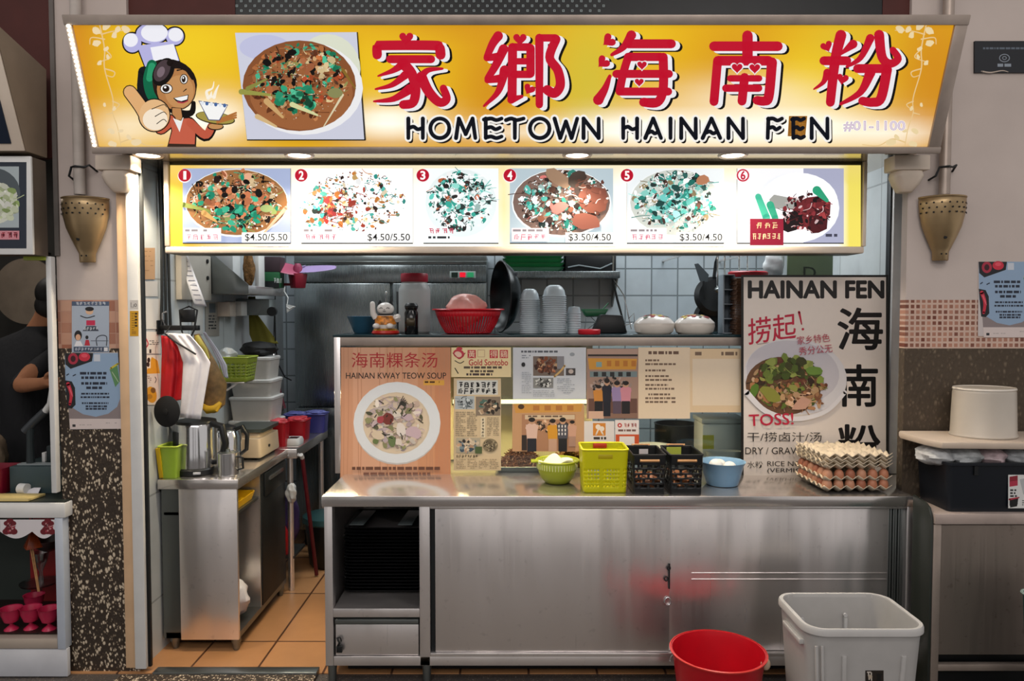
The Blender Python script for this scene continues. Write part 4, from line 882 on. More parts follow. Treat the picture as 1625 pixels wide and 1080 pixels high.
def photo2(p):
    p.rect(813, 641, 926, 716, 'C89A70'); p.poly([(815, 641), (925, 640), (922, 653), (818, 655)], 'D49A48'); p.circ(827, 645, 5, 4, '4A3420')
    for k in range(4): p.rect(846+k*18, 643, 856+k*18, 651, 'B87838')
    p.rect(828, 657, 913, 715, 'B08060'); p.rect(833, 658, 912, 665, 'D8C0A0'); p.lines(838, 659, 905, 664, 1, '6A5040', 3)
    p.food(870, 676, 40, 9, ['1C1614', 'C89A78', '3A2A22', 'E0C0A0'], 80, 4, (1.5, 4)); p.rect(828, 690, 836, 714, '2A201C')
    crowd(p, 0, 0, 0, 0, [(844, 664, 19, 52, 'E0BCAC', '161A26'), (877, 666, 17, 50, 'D8982C', 'C8A088'), (893, 664, 18, 52, '4A4A56', '14151C'), (908, 668, 14, 40, 'D0A088', 'B08A78')], 4)
    for k in range(9): p.rect(886+(k % 3)*5, 674+(k//3)*6, 888+(k % 3)*5, 678+(k//3)*6, 'E8E4E0')
poster('group_photo', 'photo of three people under a stall sign, low on the case glass', 'photo', Yp, 813, 641, 927, 716, 'C89A70', photo2)
def card1(p):
    p.rect(941, 671, 961, 691, 'D88A34'); p.circ(949, 677, 4, 4, 'F2E4D4'); p.circ(955, 680, 4, 4, 'F2E4D4'); p.stroke([(946, 689), (951, 680), (957, 689)], 2.4, 'F2E4D4'); p.lines(942, 693, 962, 698, 1, '3A322C', 2, .98, .8, False); p.rect(928, 702, 975, 710, 'D8902C')
poster('logo_card', 'small white card with an orange square emblem, behind the yellow basket', 'card', Yp-.001, 927, 668, 975, 710, 'E6DEDA', card1)
def card2(p):
    p.circ(983.5, 674.5, 3.6, 3.6, 'C8342C'); p.circ(983.5, 674.5, 1.6, 1.6, 'F0E8E4'); p.glyphs(990, 671, 1011, 678, 4, 'B8443C', 3, .9); p.lines(981, 681, 1010, 685, 1, '7A5A54', 2, .95, .8, False); p.rect(977, 689, 1014, 715, 'D0562C'); p.rect(983, 692, 1007, 713, 'ECE4E0')
poster('payment_card', 'white and orange card with a red ring mark, over the black crates', 'card', Yp-.001, 976, 666, 1014, 715, 'EAE0DC', card2)
# large HAINAN FEN poster leaning in front of the case
def fen(p):
    p.text('HAINAN FEN', 1188, 446, 1402, 472, '1C1818', fat=1.5)
    p.text('海', 1330, 489, 1400, 554, '141214', fat=1.3); p.text('南', 1334, 579, 1392, 644, '141214', fat=1.3); p.text('粉', 1330, 674, 1396, 740, '141214', fat=1.3)
    p.text('捞起', 1187, 501, 1263, 542, 'BE2440', a=-.14, skew=.12, fat=.35); p.stroke([(1268, 495), (1272, 514)], 4, 'BE2440', 2); p.circ(1274, 522, 2, 2, 'BE2440'); p.stroke([(1202, 546), (1258, 538)], 1, '8A6A6A', .5)
    p.circ(1262, 600, 82, 62, 'D2C8C0', a=.12); p.circ(1262, 597, 82, 60, 'DCD8DA', a=.12); p.circ(1258, 590, 74, 50, 'C9C4CA', a=.12)
    p.circ(1243, 612, 60, 46, '6A4A32', a=.1)
    p.food(1250, 608, 64, 41, ['5A6A2A', '7A8A3A', '3A2A1A', '8A5A3C', 'A8744A', 'B8946A', '4A5A22', 'C0A080', '2A1E14', '94944A', '6A3A2A'], 230, 31, (2.5, 8), .35)
    p.food(1280, 635, 32, 16, ['C8A07A', 'D8B090', 'A87A54', '8A5A3C'], 34, 32, (4, 9), .3); p.food(1250, 585, 46, 20, ['4A5A22', '6A7A34', '8A944A', '3A3A1A'], 50, 33, (4, 10), .2)
    for (x, y, rx, ry, c, a) in ((1196, 620, 8, 14, '5A7A2A', .5), (1222, 625, 20, 12, '8A8A3A', .6), (1272, 640, 18, 10, 'C89A84', -.3), (1290, 588, 14, 8, '6A8A3A', 0)): p.blob(x, y, rx, ry, c, random.Random(int(x)), a)
    p.stroke([(1184, 622), (1215, 652), (1262, 664), (1310, 652), (1340, 622)], 9, 'E4E0E2', 6)
    p.text('家乡特色', 1264, 531, 1316, 544, 'B84458', a=-.1); p.text('秀分公无', 1267, 548, 1320, 561, 'B84458', a=-.1)
    p.text('TOSS!', 1188, 656, 1258, 674, 'BE2440', .012, a=-.04)
    p.text('干/捞卤汁/汤', 1185, 685, 1303, 700, '221E1E', -.002); p.text('DRY / GRAVY', 1182, 709, 1272, 720, '221E1E', 0); p.text('水粉', 1185, 731, 1210, 742, '221E1E', -.004)
    p.text('RICE NOODLE', 1217, 731, 1306, 739, '221E1E', 0); p.text('(VERMICELLI)', 1217, 742, 1300, 751, '221E1E', 0)
poster('menu_poster', 'tall white HAINAN FEN poster with black characters and a noodle bowl photo', 'poster', Yk-.045, 1178, 438, 1408, 757, 'E6DAD0', fen, .012, M['gloss'], edge='14110F')
hb = front(Yk-.0455); 
for q4 in (quad(1176, 436, 1410, 439.5), quad(1176, 436, 1180, 758), quad(1406, 436, 1410, 758), quad(1176, 755.5, 1410, 758.5)): hb.poly(q4, '17130F')
hb.build('poster_edging', M['gloss'], bpy.data.objects['menu_poster'])

obj('rear_board', B().box(kx0+.04, .70, ZC+.004, X(940, .7, 640), .705, zk-.03), pm('cream_board', 'E2CFA6', .6, var=.05), ca)
# food and tubs inside the case
def ystand(px, py, z=None): return G(px, py, ZC if z is None else z)
R = random.Random(9)
t = thing('noodle_tray', 'white tray heaped with brown shreds inside the case under the low photo', 'tray', (X(826, .5, 745), .50, ZC+.002))
xt = X(826, .5, 745)
obj('dish', B().loft([rrect(xt, .5, .125, .10, .02, ZC+.002), rrect(xt, .5, .14, .12, .025, ZC+.028), rrect(xt, .5, .133, .112, .022, ZC+.028), rrect(xt, .5, .12, .095, .02, ZC+.01)]), M['white'], t)
hp = B()
for k in range(420):
    a = R.uniform(0, 6.28); r = math.sqrt(R.random()); q = Vector((xt+.115*r*math.cos(a), .5+.085*r*math.sin(a), ZC+.016+.115*(1-r)**.8)); dv = Vector((R.uniform(-1, 1), R.uniform(-1, 1), R.uniform(-.5, .3)))*.022
    hp.tube([q-dv, q+Vector((0, 0, .006)), q+dv], .003, 4)
hp.lathe([(.115, ZC+.012), (.085, ZC+.055), (.045, ZC+.095), (.001, ZC+.118)], (xt, .5, 0), 20, sy=.62)
tag(obj('shredded_food', hp, pm('brown_shreds', '6A3C26', .5, var=.45, scale=60), t), kind='stuff')
xt2 = X(906, .55, 735); t2 = obj('food_mound', (lambda bb: [bb.tube([Vector((xt2+.08*math.cos(k)*(k % 7)/7, .56+.05*math.sin(k*2.3), ZC+.055+.05*(1-(k % 7)/7)))+Vector((R.uniform(-.02, .02), R.uniform(-.02, .02), R.uniform(-.01, .01))) for _ in range(3)], .005, 5) for k in range(160)] and bb)(B()).ell((xt2, .56, ZC+.05), .078, .05, .035, 14, 8).loft([rrect(xt2, .56, .075, .05, .02, ZC+.002), rrect(xt2, .56, .085, .07, .03, ZC+.045)]), pm('fried_topping', '8A5A34', .5, var=.4, scale=50), None, label='mound of fried brown topping inside the case behind the green strainer', cat='food', kind='thing')
wb = X(1062, .55, 690)
obj('storage_bowl', B().lathe([(.07, ZC+.002), (.10, ZC+.05), (.118, ZC+.105), (.122, ZC+.11), (.112, ZC+.107), (.09, ZC+.05), (.06, ZC+.012)], (X(1038, .56, 690), .56, .0), 36), M['white'], label='white bowl inside the case behind the black crates', cat='bowl')
obj('stock_pot', B().lathe([(.12, ZC+.002), (.122, ZC+.19), (.126, ZC+.2), (.118, ZC+.2), (.114, ZC+.02)], (X(1072, .80, 700), .80, 0), 36), M['black'], label='black pot inside the case behind the white bowl', cat='pot')
fx0, fx1 = X(1112, .5, 700), X(1172, .5, 700)
t = thing('foam_box', 'white foam box with a yellow label inside the case beside the large poster', 'box', ((fx0+fx1)/2, .52, ZC+.002))
obj('body', B().box(fx0, .47, ZC+.002, fx1+.03, .66, ZC+.245), M['white'], t, .01); obj('lid', B().box(fx0-.006, .464, ZC+.246, fx1+.036, .668, ZC+.275), M['white'], t, .008)
pr = front(.4685); pr.rect(1115, 690, 1133, 712, 'CFC63A'); pr.build('label', M['paper'], t)
obj('rice_tub', B().lathe([(.075, ZC+.002), (.10, ZC+.10), (.105, ZC+.108), (.097, ZC+.106), (.07, ZC+.01)], (X(1150, .42, 720), .42, 0), 36, sy=.32), M['white'], label='shallow white tub inside the case over the blue bowl', cat='tub')

# ================================================================ THINGS ON THE COUNTER
def basketwall(b, r0, r1, nu, nv, hole):
    A = [ringat(r0, i/nu) for i in range(nu)]; Q = [ringat(r1, i/nu) for i in range(nu)]
    return b.sheet(lambda u, v: A[round(u*nu) % nu].lerp(Q[round(u*nu) % nu], v), nu, nv, hole, closed=True)
# green strainer bowl with a white cloth
c = G(886, 772, ZC); cx, cy = c.x, c.y+.09; zz = ZC+.001
t = thing('strainer_bowl', 'lime green strainer bowl holding white wrappings, beside the yellow basket', 'bowl', (cx, cy, zz))
prof = [(.052, 0), (.062, .006), (.082, .03), (.096, .07), (.104, .112)]
n = 72
obj('bowl', B().sheet(lambda u, v: Vector((cx+prof[round(v*4)][0]*math.cos(2*math.pi*u), cy+prof[round(v*4)][0]*math.sin(2*math.pi*u), zz+prof[round(v*4)][1])), n, 4, lambda i, j: j == 2 and i % 2 == 0 and False, True).lathe([(.001, 0), (.052, 0), (.052, .002), (.001, .002)], (cx, cy, zz), 36), pl('AEB92E', .35), t, solid=.003)
obj('slot_band', (lambda b: [b.obox((cx+.1015*math.cos(k*2*math.pi/44), cy+.1015*math.sin(k*2*math.pi/44), zz+.09), (.002, .0028, .016), (0, 0, k*2*math.pi/44)) for k in range(44)] and b)(B()), pl('D8DE92', .4), t)
obj('rim', B().tube([(cx+.106*math.cos(k*math.pi/24), cy+.106*math.sin(k*math.pi/24), zz+.113) for k in range(48)], .004, 6, True), pl('B9C23A', .35), t)
for s_ in (-1, 1): obj('handle', B().obox((cx+s_*.115, cy, zz+.108), (.016, .03, .004)), pl('AEB92E', .35), t, .003)
b = B(); R = random.Random(4)
b.sheet(lambda u, v: Vector((cx+.096*(1-.15*v)*(2*u-1), cy+.085*(2*v-1)*(1-.3*abs(2*u-1)), zz+.105+.022*math.sin(7*u+2)*math.cos(5*v)+.018*math.sin(11*v+u*3)-.02*abs(2*u-1))), 22, 18)
obj('wrapping', b, pm('white_wrap', 'F2EEDC', .6, var=.03), None, solid=.003, label='crumpled white wrapping lying in the lime green strainer bowl', cat='wrapping')
# yellow basket
def basket(name, lab, cat, pxs, py0, depth, H, colr, tap, cols, group=None):
    a = G(pxs[0], py0, ZC); e = G(pxs[1], py0, ZC); cx = (a.x+e.x)/2; hx = (e.x-a.x)/2; cy = a.y+depth/2; z = ZC+.001
    t = thing(name, lab, cat, (cx, cy, z), group); return t, cx, cy, hx, z
t, cx, cy, hx, z = basket('yellow_basket', 'bright yellow square plastic basket with small holes, at the counter front', 'basket', (926, 995), 783, .19, .17, None, 0, None)
H = .205; hy = .085
r0 = rrect(cx, cy, hx-.002, hy, .018, z); r1 = rrect(cx, cy, hx+.006, hy+.012, .022, z+H)
nu, nv = 96, 22
def hol(i, j): return j % 2 == 1 and 2 < j < 13 and i % 2 == 0 and (i % 24) not in (11, 12, 0, 23, 10, 13)[:4]
obj('body', basketwall(B(), r0, r1, nu, nv, hol).prism([tuple(p) for p in rrect(cx, cy, hx-.003, hy-.001, .018, z)], (0, 0, .003)), pl('CFCB12', .35), t, solid=.003)
obj('rim', B().tube(r1, .006, 6, True), pl('D6D21C', .35), t)
obj('grip_panel', B().box(cx-.034, cy-hy-.013, z+H*.80, cx+.034, cy-hy-.0075, z+H*.90), pl('B5A50E', .4), t, .002)
b = B().obox((cx-.005, cy+hy-.002, z+H*.94), (.034, .003, .012)); obj('tag', b, pl('B03420', .4), t, .003, label='red oval tag')
# black crates with wooden grips
for k, (p0, p1) in enumerate(((1006, 1054), (1065, 1113))):
    labs = ['black slotted crate with wooden grips, next to the yellow basket', 'black slotted crate with wooden grips and a yellow-green label, next to the blue bowl']
    t, cx, cy, hx, z = basket('black_crate', labs[k], 'crate', (p0, p1), 784, .22, .18, None, 0, None, 'black slotted crates')
    H = .185; hy = .11
    r0 = rrect(cx, cy, hx, hy, .008, z); r1 = rrect(cx, cy, hx+.006, hy+.008, .01, z+H); nu, nv = 64, 24
    obj('body', basketwall(B(), r0, r1, nu, nv, lambda i, j: 2 < j < 18 and j % 3 != 0 and (i+(j//3)*2) % 4 != 0 and (i % 16) not in (0, 15, 7, 8)[:2]).prism([tuple(p) for p in rrect(cx, cy, hx-.001, hy-.001, .008, z)], (0, 0, .003)), M['black'], t, solid=.003)
    obj('rim', B().tube(r1, .0045, 6, True), M['black'], t)
    for s_ in (-1, 1):
        yy = cy+s_*(hy+.012)
        obj('grip', B().cyl((cx-.045, yy, z+H*(.86 if s_ < 0 else 1.02)), (cx+.045, yy, z+H*(.86 if s_ < 0 else 1.02)), .0065, n=12), M['wood'], t, label='wooden grip')
        obj('grip_bracket', B().obox((cx, yy+.004*s_*-1, z+H*(.79 if s_ < 0 else .99)), (.036, .003, .008)), M['black'], t)
    pr = front(cy+hy-.004)
    if k: 
        q = G(1081, 722, z+H*.93); b = B().obox((cx-.012, cy+hy-.003, z+H*.88), (.036, .0015, .018)); obj('label', b, pl('A8B448', .5), t, label='yellow-green label')
    else: obj('label', B().obox((cx+.012, cy+hy-.003, z+H*.86), (.022, .0015, .012)), pl('C8C4C8', .5), t)
    for j in range(26):
        pass
    tag(obj('sauce_packets', (lambda b: [b.obox((cx+R.uniform(-.045, .045), cy+R.uniform(-.08, .08), z+.025+R.uniform(0, .05)), (.018, .012, .003), (R.uniform(-.5, .5), R.uniform(-.5, .5), R.uniform(0, 3))) for _ in range(40)] and b)(B()), pm('brown_packets', '8A5A3A', .5, var=.5, scale=30), None), 'loose brown packets inside the black crate by the %s' % ('yellow basket', 'blue bowl')[k], 'packets', kind='stuff')
# blue bowl with eggs
c = G(1153, 774, ZC); cx, cy, z = c.x, c.y+.075, ZC+.001
t = obj('blue_bowl', B().lathe([(.070, 0), (.076, .003), (.090, .05), (.100, .095), (.110, .112), (.112, .116), (.106, .114), (.096, .095), (.086, .05), (.066, .008)], (cx, cy, z), 48), pm('blue_plastic', '86AECE', .3, var=.06), label='pale blue plastic bowl of white eggs on the counter', cat='bowl')
for (dx, dy, dz, lab) in ((-.035, -.01, .098, 'the taller one'), (.035, .0, .084, 'the lower one'), (-.002, .045, .086, 'the one at the back')):
    obj('white_egg', B().ell((cx+dx, cy+dy, z+dz), .034, .03, .03, 20, 14), pm('white_egg_shell', 'EDEBE4', .45, var=.02), label='white egg in the pale blue bowl, '+lab, cat='egg', group='white eggs in the blue bowl')
# egg trays
ex, ey = 1.617, .088; rot = .03
def tray_top(b, z, n=5, m=5, pitch=.05, dep=.028, ph=0):
    nu, nv = n*4, m*4; L = pitch*n/2
    def f(u, v):
        x = -L+2*L*u; y = -L+2*L*v
        h = dep*.5*(1+.5*math.cos(2*math.pi*(u*n))+.5*math.cos(2*math.pi*(v*m))) if ph == 0 else dep*.5*(1-.5*math.cos(2*math.pi*(u*n))-.5*math.cos(2*math.pi*(v*m)))
        return Vector((x, y, z+h))
    return b.sheet(f, nu, nv)
TR = [(0, True, 0), (.046, True, .01), (.104, False, .02), (.120, False, -.02), (.136, False, .03), (.152, False, -.01)]
EN = ['bottom filled egg tray resting on the counter', 'second filled egg tray, above the bottom one', 'empty egg tray lying directly on the eggs', 'empty egg tray, third from the top of the stack', 'empty egg tray, second from the top of the stack', 'empty egg tray on top of the stack']
eggm = [M['egg'], pm('egg_shell_pale', 'C08A6C', .5, var=.06), pm('egg_shell_dark', 'A2644A', .5, var=.06)]
me_egg = None
for k, (dz, full, dr) in enumerate(TR):
    o = B(); tray_top(o, 0, 6, 6, .054, .036)
    ob = meshobj('egg_tray', o.v, o.f, o.m, [M['card']], None, Vector((0, 0, 0)), True, solid=.003, ang=60)
    ob.location = (ex, ey, ZC+.004+dz); ob.rotation_euler = (0, 0, rot+dr); ORG[ob] = ob.location
    tag(ob, EN[k]+' by the large poster', 'egg tray', 'egg trays')
    if full:
        for i in range(6):
            for j in range(6):
                if not (j == 0 or i == 0): continue
                p = Vector((-.162+.054*(i+.5), -.162+.054*(j+.5), .034)); p.rotate(Matrix.Rotation(rot+dr, 3, 'Z'))
                eg = B().ell((0, 0, 0), .0225, .0225, .029, 14, 10); eo = meshobj('brown_egg', eg.v, eg.f, eg.m, [R.choice(eggm)], None, Vector((0, 0, 0)), True)
                eo.location = Vector((ex, ey, ZC+.004+dz))+p; ORG[eo] = eo.location
                pos = ('front row, %s from the near corner' % ['first', 'second', 'third', 'fourth', 'fifth', 'sixth'][i]) if j == 0 else ('side row, %s behind the corner' % ['', 'first', 'second', 'third', 'fourth', 'fifth'][j])
                tag(eo, 'brown egg in the %s filled tray, %s' % (('bottom', 'upper')[k], pos), 'egg', 'eggs in the trays')
def hang(name, lab, cat, outline, Y, amp, mat, th=.004, fold=9, seed=1):
    """cloth that hangs between two side curves, with folds of its own"""
    R = random.Random(seed); ph = R.uniform(0, 6)
    Lc, Rc = outline; n = len(Lc)
    def at(cv, v):
        k = v*(n-1); i = min(int(k), n-2); f = k-i; return cv[i][0]*(1-f)+cv[i+1][0]*f, cv[i][1]*(1-f)+cv[i+1][1]*f
    def f(u, v):
        a, b_ = at(Lc, v), at(Rc, v); px, py = a[0]+(b_[0]-a[0])*u, a[1]+(b_[1]-a[1])*u
        yy = Y+amp*math.sin(fold*u+ph+1.5*v)*(.4+.6*v)+amp*.4*math.sin(17*u+5*v); return P(px, py, yy)
    return obj(name, B().sheet(f, 26, 22), mat, None, solid=th, label=lab, cat=cat, ang=80)
# ================================================================ ON THE CASE SHELF
def fz(Y): return zk
def on(px, Y): return X(px, Y, 520)
ZS = zk+.001
def pxm(n, Y): return n*(Y+D0)/F
c = on(576, .62); obj('blue_bowl', B().lathe([(.045, ZS), (.05, ZS+.004), (.085, ZS+.09), (.088, ZS+.094), (.082, ZS+.093), (.047, ZS+.01)], (c, .62, 0), 40), pl('2E5A74', .4), label='dark blue bowl on the case shelf behind the cat figurine', cat='bowl')
# waving cat figurine
cx, Y = on(612, .47), .47
t = thing('cat_figurine', 'white beckoning cat figurine with a red and gold bib on the case shelf', 'figurine', (cx, Y, ZS))
obj('cushion', B().lathe([(.07, ZS), (.076, ZS+.006), (.07, ZS+.018), (.05, ZS+.028)], (cx, Y, 0), 36, sy=.8), pm('red_lacquer', 'B8241C', .3, var=.1), t)
obj('cushion_trim', B().lathe([(.068, ZS+.019), (.062, ZS+.026), (.05, ZS+.03)], (cx, Y, 0), 30, sy=.8), pm('gold_paint', 'C08A2A', .35, .5, var=.5, scale=60), t)
obj('body', B().lathe([(.045, ZS+.028), (.058, ZS+.05), (.054, ZS+.08), (.042, ZS+.10), (.034, ZS+.108)], (cx, Y, 0), 32, sy=.85), pm('glazed_white', 'E6E0DA', .2, var=.03), t)
obj('bib', B().lathe([(.0585, ZS+.052), (.0565, ZS+.08), (.0455, ZS+.098), (.043, ZS+.096), (.054, ZS+.05)], (cx, Y-.002, 0), 32, sy=.88, ring=True), pm('gold_red_pattern', 'C87A24', .4, var=.75, scale=55), t, label='gold and red patterned bib')
hd = obj('head', B().ell((cx, Y, ZS+.135), .046, .038, .035, 28, 18), pm('glazed_white', 'E6E0DA', .2, var=.03), t)
for s_ in (-1, 1): obj('ear', B().lathe([(.016, 0), (.009, .016), (.001, .026)], (cx+s_*.029, Y, ZS+.156), 14, sy=.6), M['black'], hd)
obj('collar', B().lathe([(.042, ZS+.1005), (.0435, ZS+.104), (.041, ZS+.108)], (cx, Y, 0), 28, sy=.86), M['black'], t)
fa = B()
for s_ in (-1, 1): fa.tube([(cx+s_*.018-.009, Y-.0355, ZS+.137), (cx+s_*.018, Y-.0365, ZS+.142), (cx+s_*.018+.009, Y-.0355, ZS+.137)], .0018, 6)
fa.tube([(cx-.008, Y-.0385, ZS+.124), (cx, Y-.0395, ZS+.121), (cx+.008, Y-.0385, ZS+.124)], .0014, 6); fa.ell((cx, Y-.0385, ZS+.13), .003, .002, .002, 8, 6)
obj('face', fa, M['black'], hd)
obj('raised_paw', B().tube([(cx-.05, Y-.01, ZS+.085), (cx-.064, Y-.015, ZS+.11), (cx-.066, Y-.02, ZS+.14), (cx-.066, Y-.022, ZS+.16)], [.017, .016, .014, .014], 14).ell((cx-.066, Y-.022, ZS+.16), .014, .014, .016, 14, 10), pm('glazed_white', 'E6E0DA', .2, var=.03), t)
obj('lowered_paw', B().tube([(cx+.05, Y-.01, ZS+.09), (cx+.066, Y-.02, ZS+.085), (cx+.07, Y-.03, ZS+.075)], [.015, .016, .016], 14).ell((cx+.07, Y-.026, ZS+.092), .016, .012, .016, 14, 10), pm('glazed_white', 'E6E0DA', .2, var=.03), t)
for s_ in (-1, 1): obj('foot', B().ell((cx+s_*.036-.006, Y-.045, ZS+.044), .02, .018, .015, 14, 10), pm('glazed_white', 'E6E0DA', .2, var=.03), t)
# dark bottle
cx = on(653, .45); Y = .45
t = thing('sauce_bottle', 'small dark ribbed bottle between the cat figurine and the tall jar', 'bottle', (cx, Y, ZS))
obj('body', B().lathe([(.034, ZS), (.036, ZS+.003), (.036, ZS+.115), (.030, ZS+.125), (.030, ZS+.13), (.036, ZS+.142)], (cx, Y, 0), 28), pm('dark_glass', '0C0E10', .12, var=.2), t)
obj('cap', B().lathe([(.034, ZS+.1425), (.037, ZS+.150), (.030, ZS+.163), (.026, ZS+.166)], (cx, Y, 0), 18), M['black'], t)
b = B(); n = 10; b.sheet(lambda u, v: Vector((cx+.0366*math.sin((u-.5)*1.3), Y-.0366*math.cos((u-.5)*1.3), ZS+.045+.04*v)), n, 1); obj('label', b, pm('bronze_label', '4A4030', .4, .3), t, solid=.0006)
# tall jar with a red lid
cx, Y = on(658, .62), .62; hz = Z(445, Y)-ZS; r = pxm(25, Y)
t = thing('storage_jar', 'tall clear plastic jar with a red screw lid on the case shelf', 'jar', (cx, Y, ZS))
obj('jar', B().lathe([(r*.9, ZS), (r, ZS+.01), (r, ZS+hz-.06), (r*.98, ZS+hz-.045), (r*.80, ZS+hz-.012), (r*.78, ZS+hz)], (cx, Y, 0), 40), pm('cloudy_plastic', 'C2C6C6', .3, alpha=.62, var=.05), t)
obj('lid', B().lathe([(r*.84, ZS+hz-.008), (r*.86, ZS+hz-.004), (r*.86, ZS+hz+.034), (r*.83, ZS+hz+.039), (.001, ZS+hz+.039)], (cx, Y, 0), 40), pl('9E1A30', .4), t)
obj('contents', B().lathe([(r*.86, ZS+.004), (r*.95, ZS+.012), (r*.95, ZS+.035), (.001, ZS+.06)], (cx, Y, 0), 30), pm('brown_spice', '4A3424', .7, var=.5, scale=70), t)
# red colander with a pink bag
cx, Y = on(743, .53), .53; R1 = pxm(55, Y)
t = thing('red_colander', 'red slotted plastic colander on the case shelf with a pink bag inside', 'colander', (cx, Y, ZS))
prof = [(R1*.60, ZS+.001), (R1*.66, ZS+.006), (R1*.80, ZS+.05), (R1*.90, ZS+.095), (R1*.96, ZS+.128)]
obj('bowl', B().sheet(lambda u, v: Vector((cx+prof[round(v*4)][0]*math.cos(6.28318*u), Y+prof[round(v*4)][0]*.75*math.sin(6.28318*u), prof[round(v*4)][1])), 120, 4, lambda i, j: j in (1, 2) and i % 2 == 0, True).lathe([(.001, ZS+.001), (R1*.6, ZS+.001), (R1*.6, ZS+.003), (.001, ZS+.003)], (cx, Y, 0), 36, sy=.75), pl('C41424', .35), t, solid=.003)
obj('rim', B().lathe([(R1*.95, ZS+.126), (R1*1.02, ZS+.127), (R1*1.05, ZS+.130), (R1*1.02, ZS+.136), (R1*.95, ZS+.134)], (cx, Y, 0), 48, sy=.78, ring=True), pl('C41424', .35), t)
def lumpy(cx, cy, cz, rx, ry, rz, seed, amp=.18, nu=26, nv=16):
    R = random.Random(seed); ph = [R.uniform(0, 6.3) for _ in range(6)]
    def f(u, v):
        a = 6.28318*u; q = math.pi*v; k = 1+amp*(math.sin(3*a+ph[0])*math.sin(2*q+ph[1])+.6*math.sin(5*a+ph[2]+3*q)+.5*math.sin(9*q+ph[3]+2*a)*math.sin(q))*math.sin(q)
        return Vector((cx+rx*k*math.sin(q)*math.cos(a), cy+ry*k*math.sin(q)*math.sin(a), cz-rz*k*math.cos(q)))
    return B().sheet(f, nu, nv, closed=True)
bg = lumpy(cx-.02, Y, ZS+.128, .105, .075, .09, 3, .14)
for k in range(len(bg.v)):
    x, y, z = bg.v[k]
    if z < ZS+.06: bg.v[k] = (x*.6+(cx-.02)*.4, y*.6+Y*.4, max(z, ZS+.03))
obj('pink_bag', bg, pm('pink_film', 'D89A90', .35, var=.12, scale=20), None, label='crumpled pink plastic bag sitting in the red colander', cat='bag')
# big wok standing on edge
cx, Y = on(824, .80), .80; rw = .205
ang = math.radians(-72)
T = Matrix.Rotation(ang, 3, 'Z') @ Matrix.Rotation(math.radians(90), 3, 'X')
t = thing('wok', 'large black wok standing on its edge beside the red colander', 'wok', (cx, Y, ZS))
wp = [(rw*math.sin(q*.13), .115*(1-math.cos(q*.13))/(1-math.cos(1.3))) for q in range(11)]
wp = [(max(r_, .001), z_) for r_, z_ in wp]; wp = [(r_*rw/wp[-1][0], z_) for r_, z_ in wp]
obj('pan', B().lathe(wp+[(r_*.985, z_+.003) for r_, z_ in wp[::-1]], (cx, Y, ZS+rw+.002), 48, T=T), pm('seasoned_iron', '14181A', .28, .6, var=.4), t)
obj('rim', B().lathe([(rw, .113), (rw+.004, .115), (rw, .119), (rw-.004, .116)], (cx, Y, ZS+rw+.002), 48, T=T, ring=True), M['dark'], t)
obj('tape', B().obox((cx-.03, Y-.12, ZS+.31), (.012, .003, .03), (0, .3, 0)), pl('8A90A0', .5), t)
# stacks of bowls, upside down
def stack(px0, px1, ptop, Y, n, lab, grp):
    cx = (on(px0, Y)+on(px1, Y))/2; r = pxm(px1-px0, Y)/2*.98; H = Z(ptop, Y)-ZS; st = (H-.065)/(n-1); first = None
    for k in range(n):
        z = ZS+k*st+.0005; l = 'grey-white bowl, %s of the %s' % (from_top(n-1-k), lab)
        if first is None:
            first = obj('stacked_bowl', B().lathe([(r*.94, z), (r*1.0, z+.001), (r*1.0, z+.0055), (r*.93, z+.007), (r*.84, z+.035), (r*.62, z+.056), (r*.40, z+.064), (.001, z+.064), (.001, z+.0632), (r*.39, z+.0632), (r*.61, z+.0552), (r*.83, z+.0342), (r*.92, z+.0062)], (cx, Y, 0), 32), pm('melamine', 'B4BEC4', .35, var=.05), label=l, cat='bowl', group=grp)
        else: dup(first, (cx, Y, z), l)
stack(824, 857, 458, .60, 17, 'shorter stack beside the wok', 'upturned bowls on the case shelf')
stack(860, 899, 452, .56, 18, 'taller stack beside the small cups', 'upturned bowls on the case shelf')
cx, Y = on(911, .58), .58; first = None
for k in range(9):
    z = ZS+k*.0135; l = 'small translucent cup, %s of the stack beside the bowls' % from_top(8-k)
    if first is None: first = obj('small_cup', B().lathe([(.037, z), (.038, z+.002), (.030, z+.038), (.001, z+.04), (.001, z+.037), (.028, z+.035)], (cx, Y, 0), 24), pm('frosted_plastic', 'AEBAC0', .4, var=.05), label=l, cat='cup', group='small cups on the case shelf')
    else: dup(first, (cx, Y, z), l)
cx = on(935, .45); obj('red_jar_lid', B().lathe([(.058, ZS), (.060, ZS+.003), (.060, ZS+.022), (.056, ZS+.026), (.001, ZS+.026)], (cx, .45, 0), 32), pl('C41A28', .4), label='loose red jar lid lying on the case shelf', cat='lid')
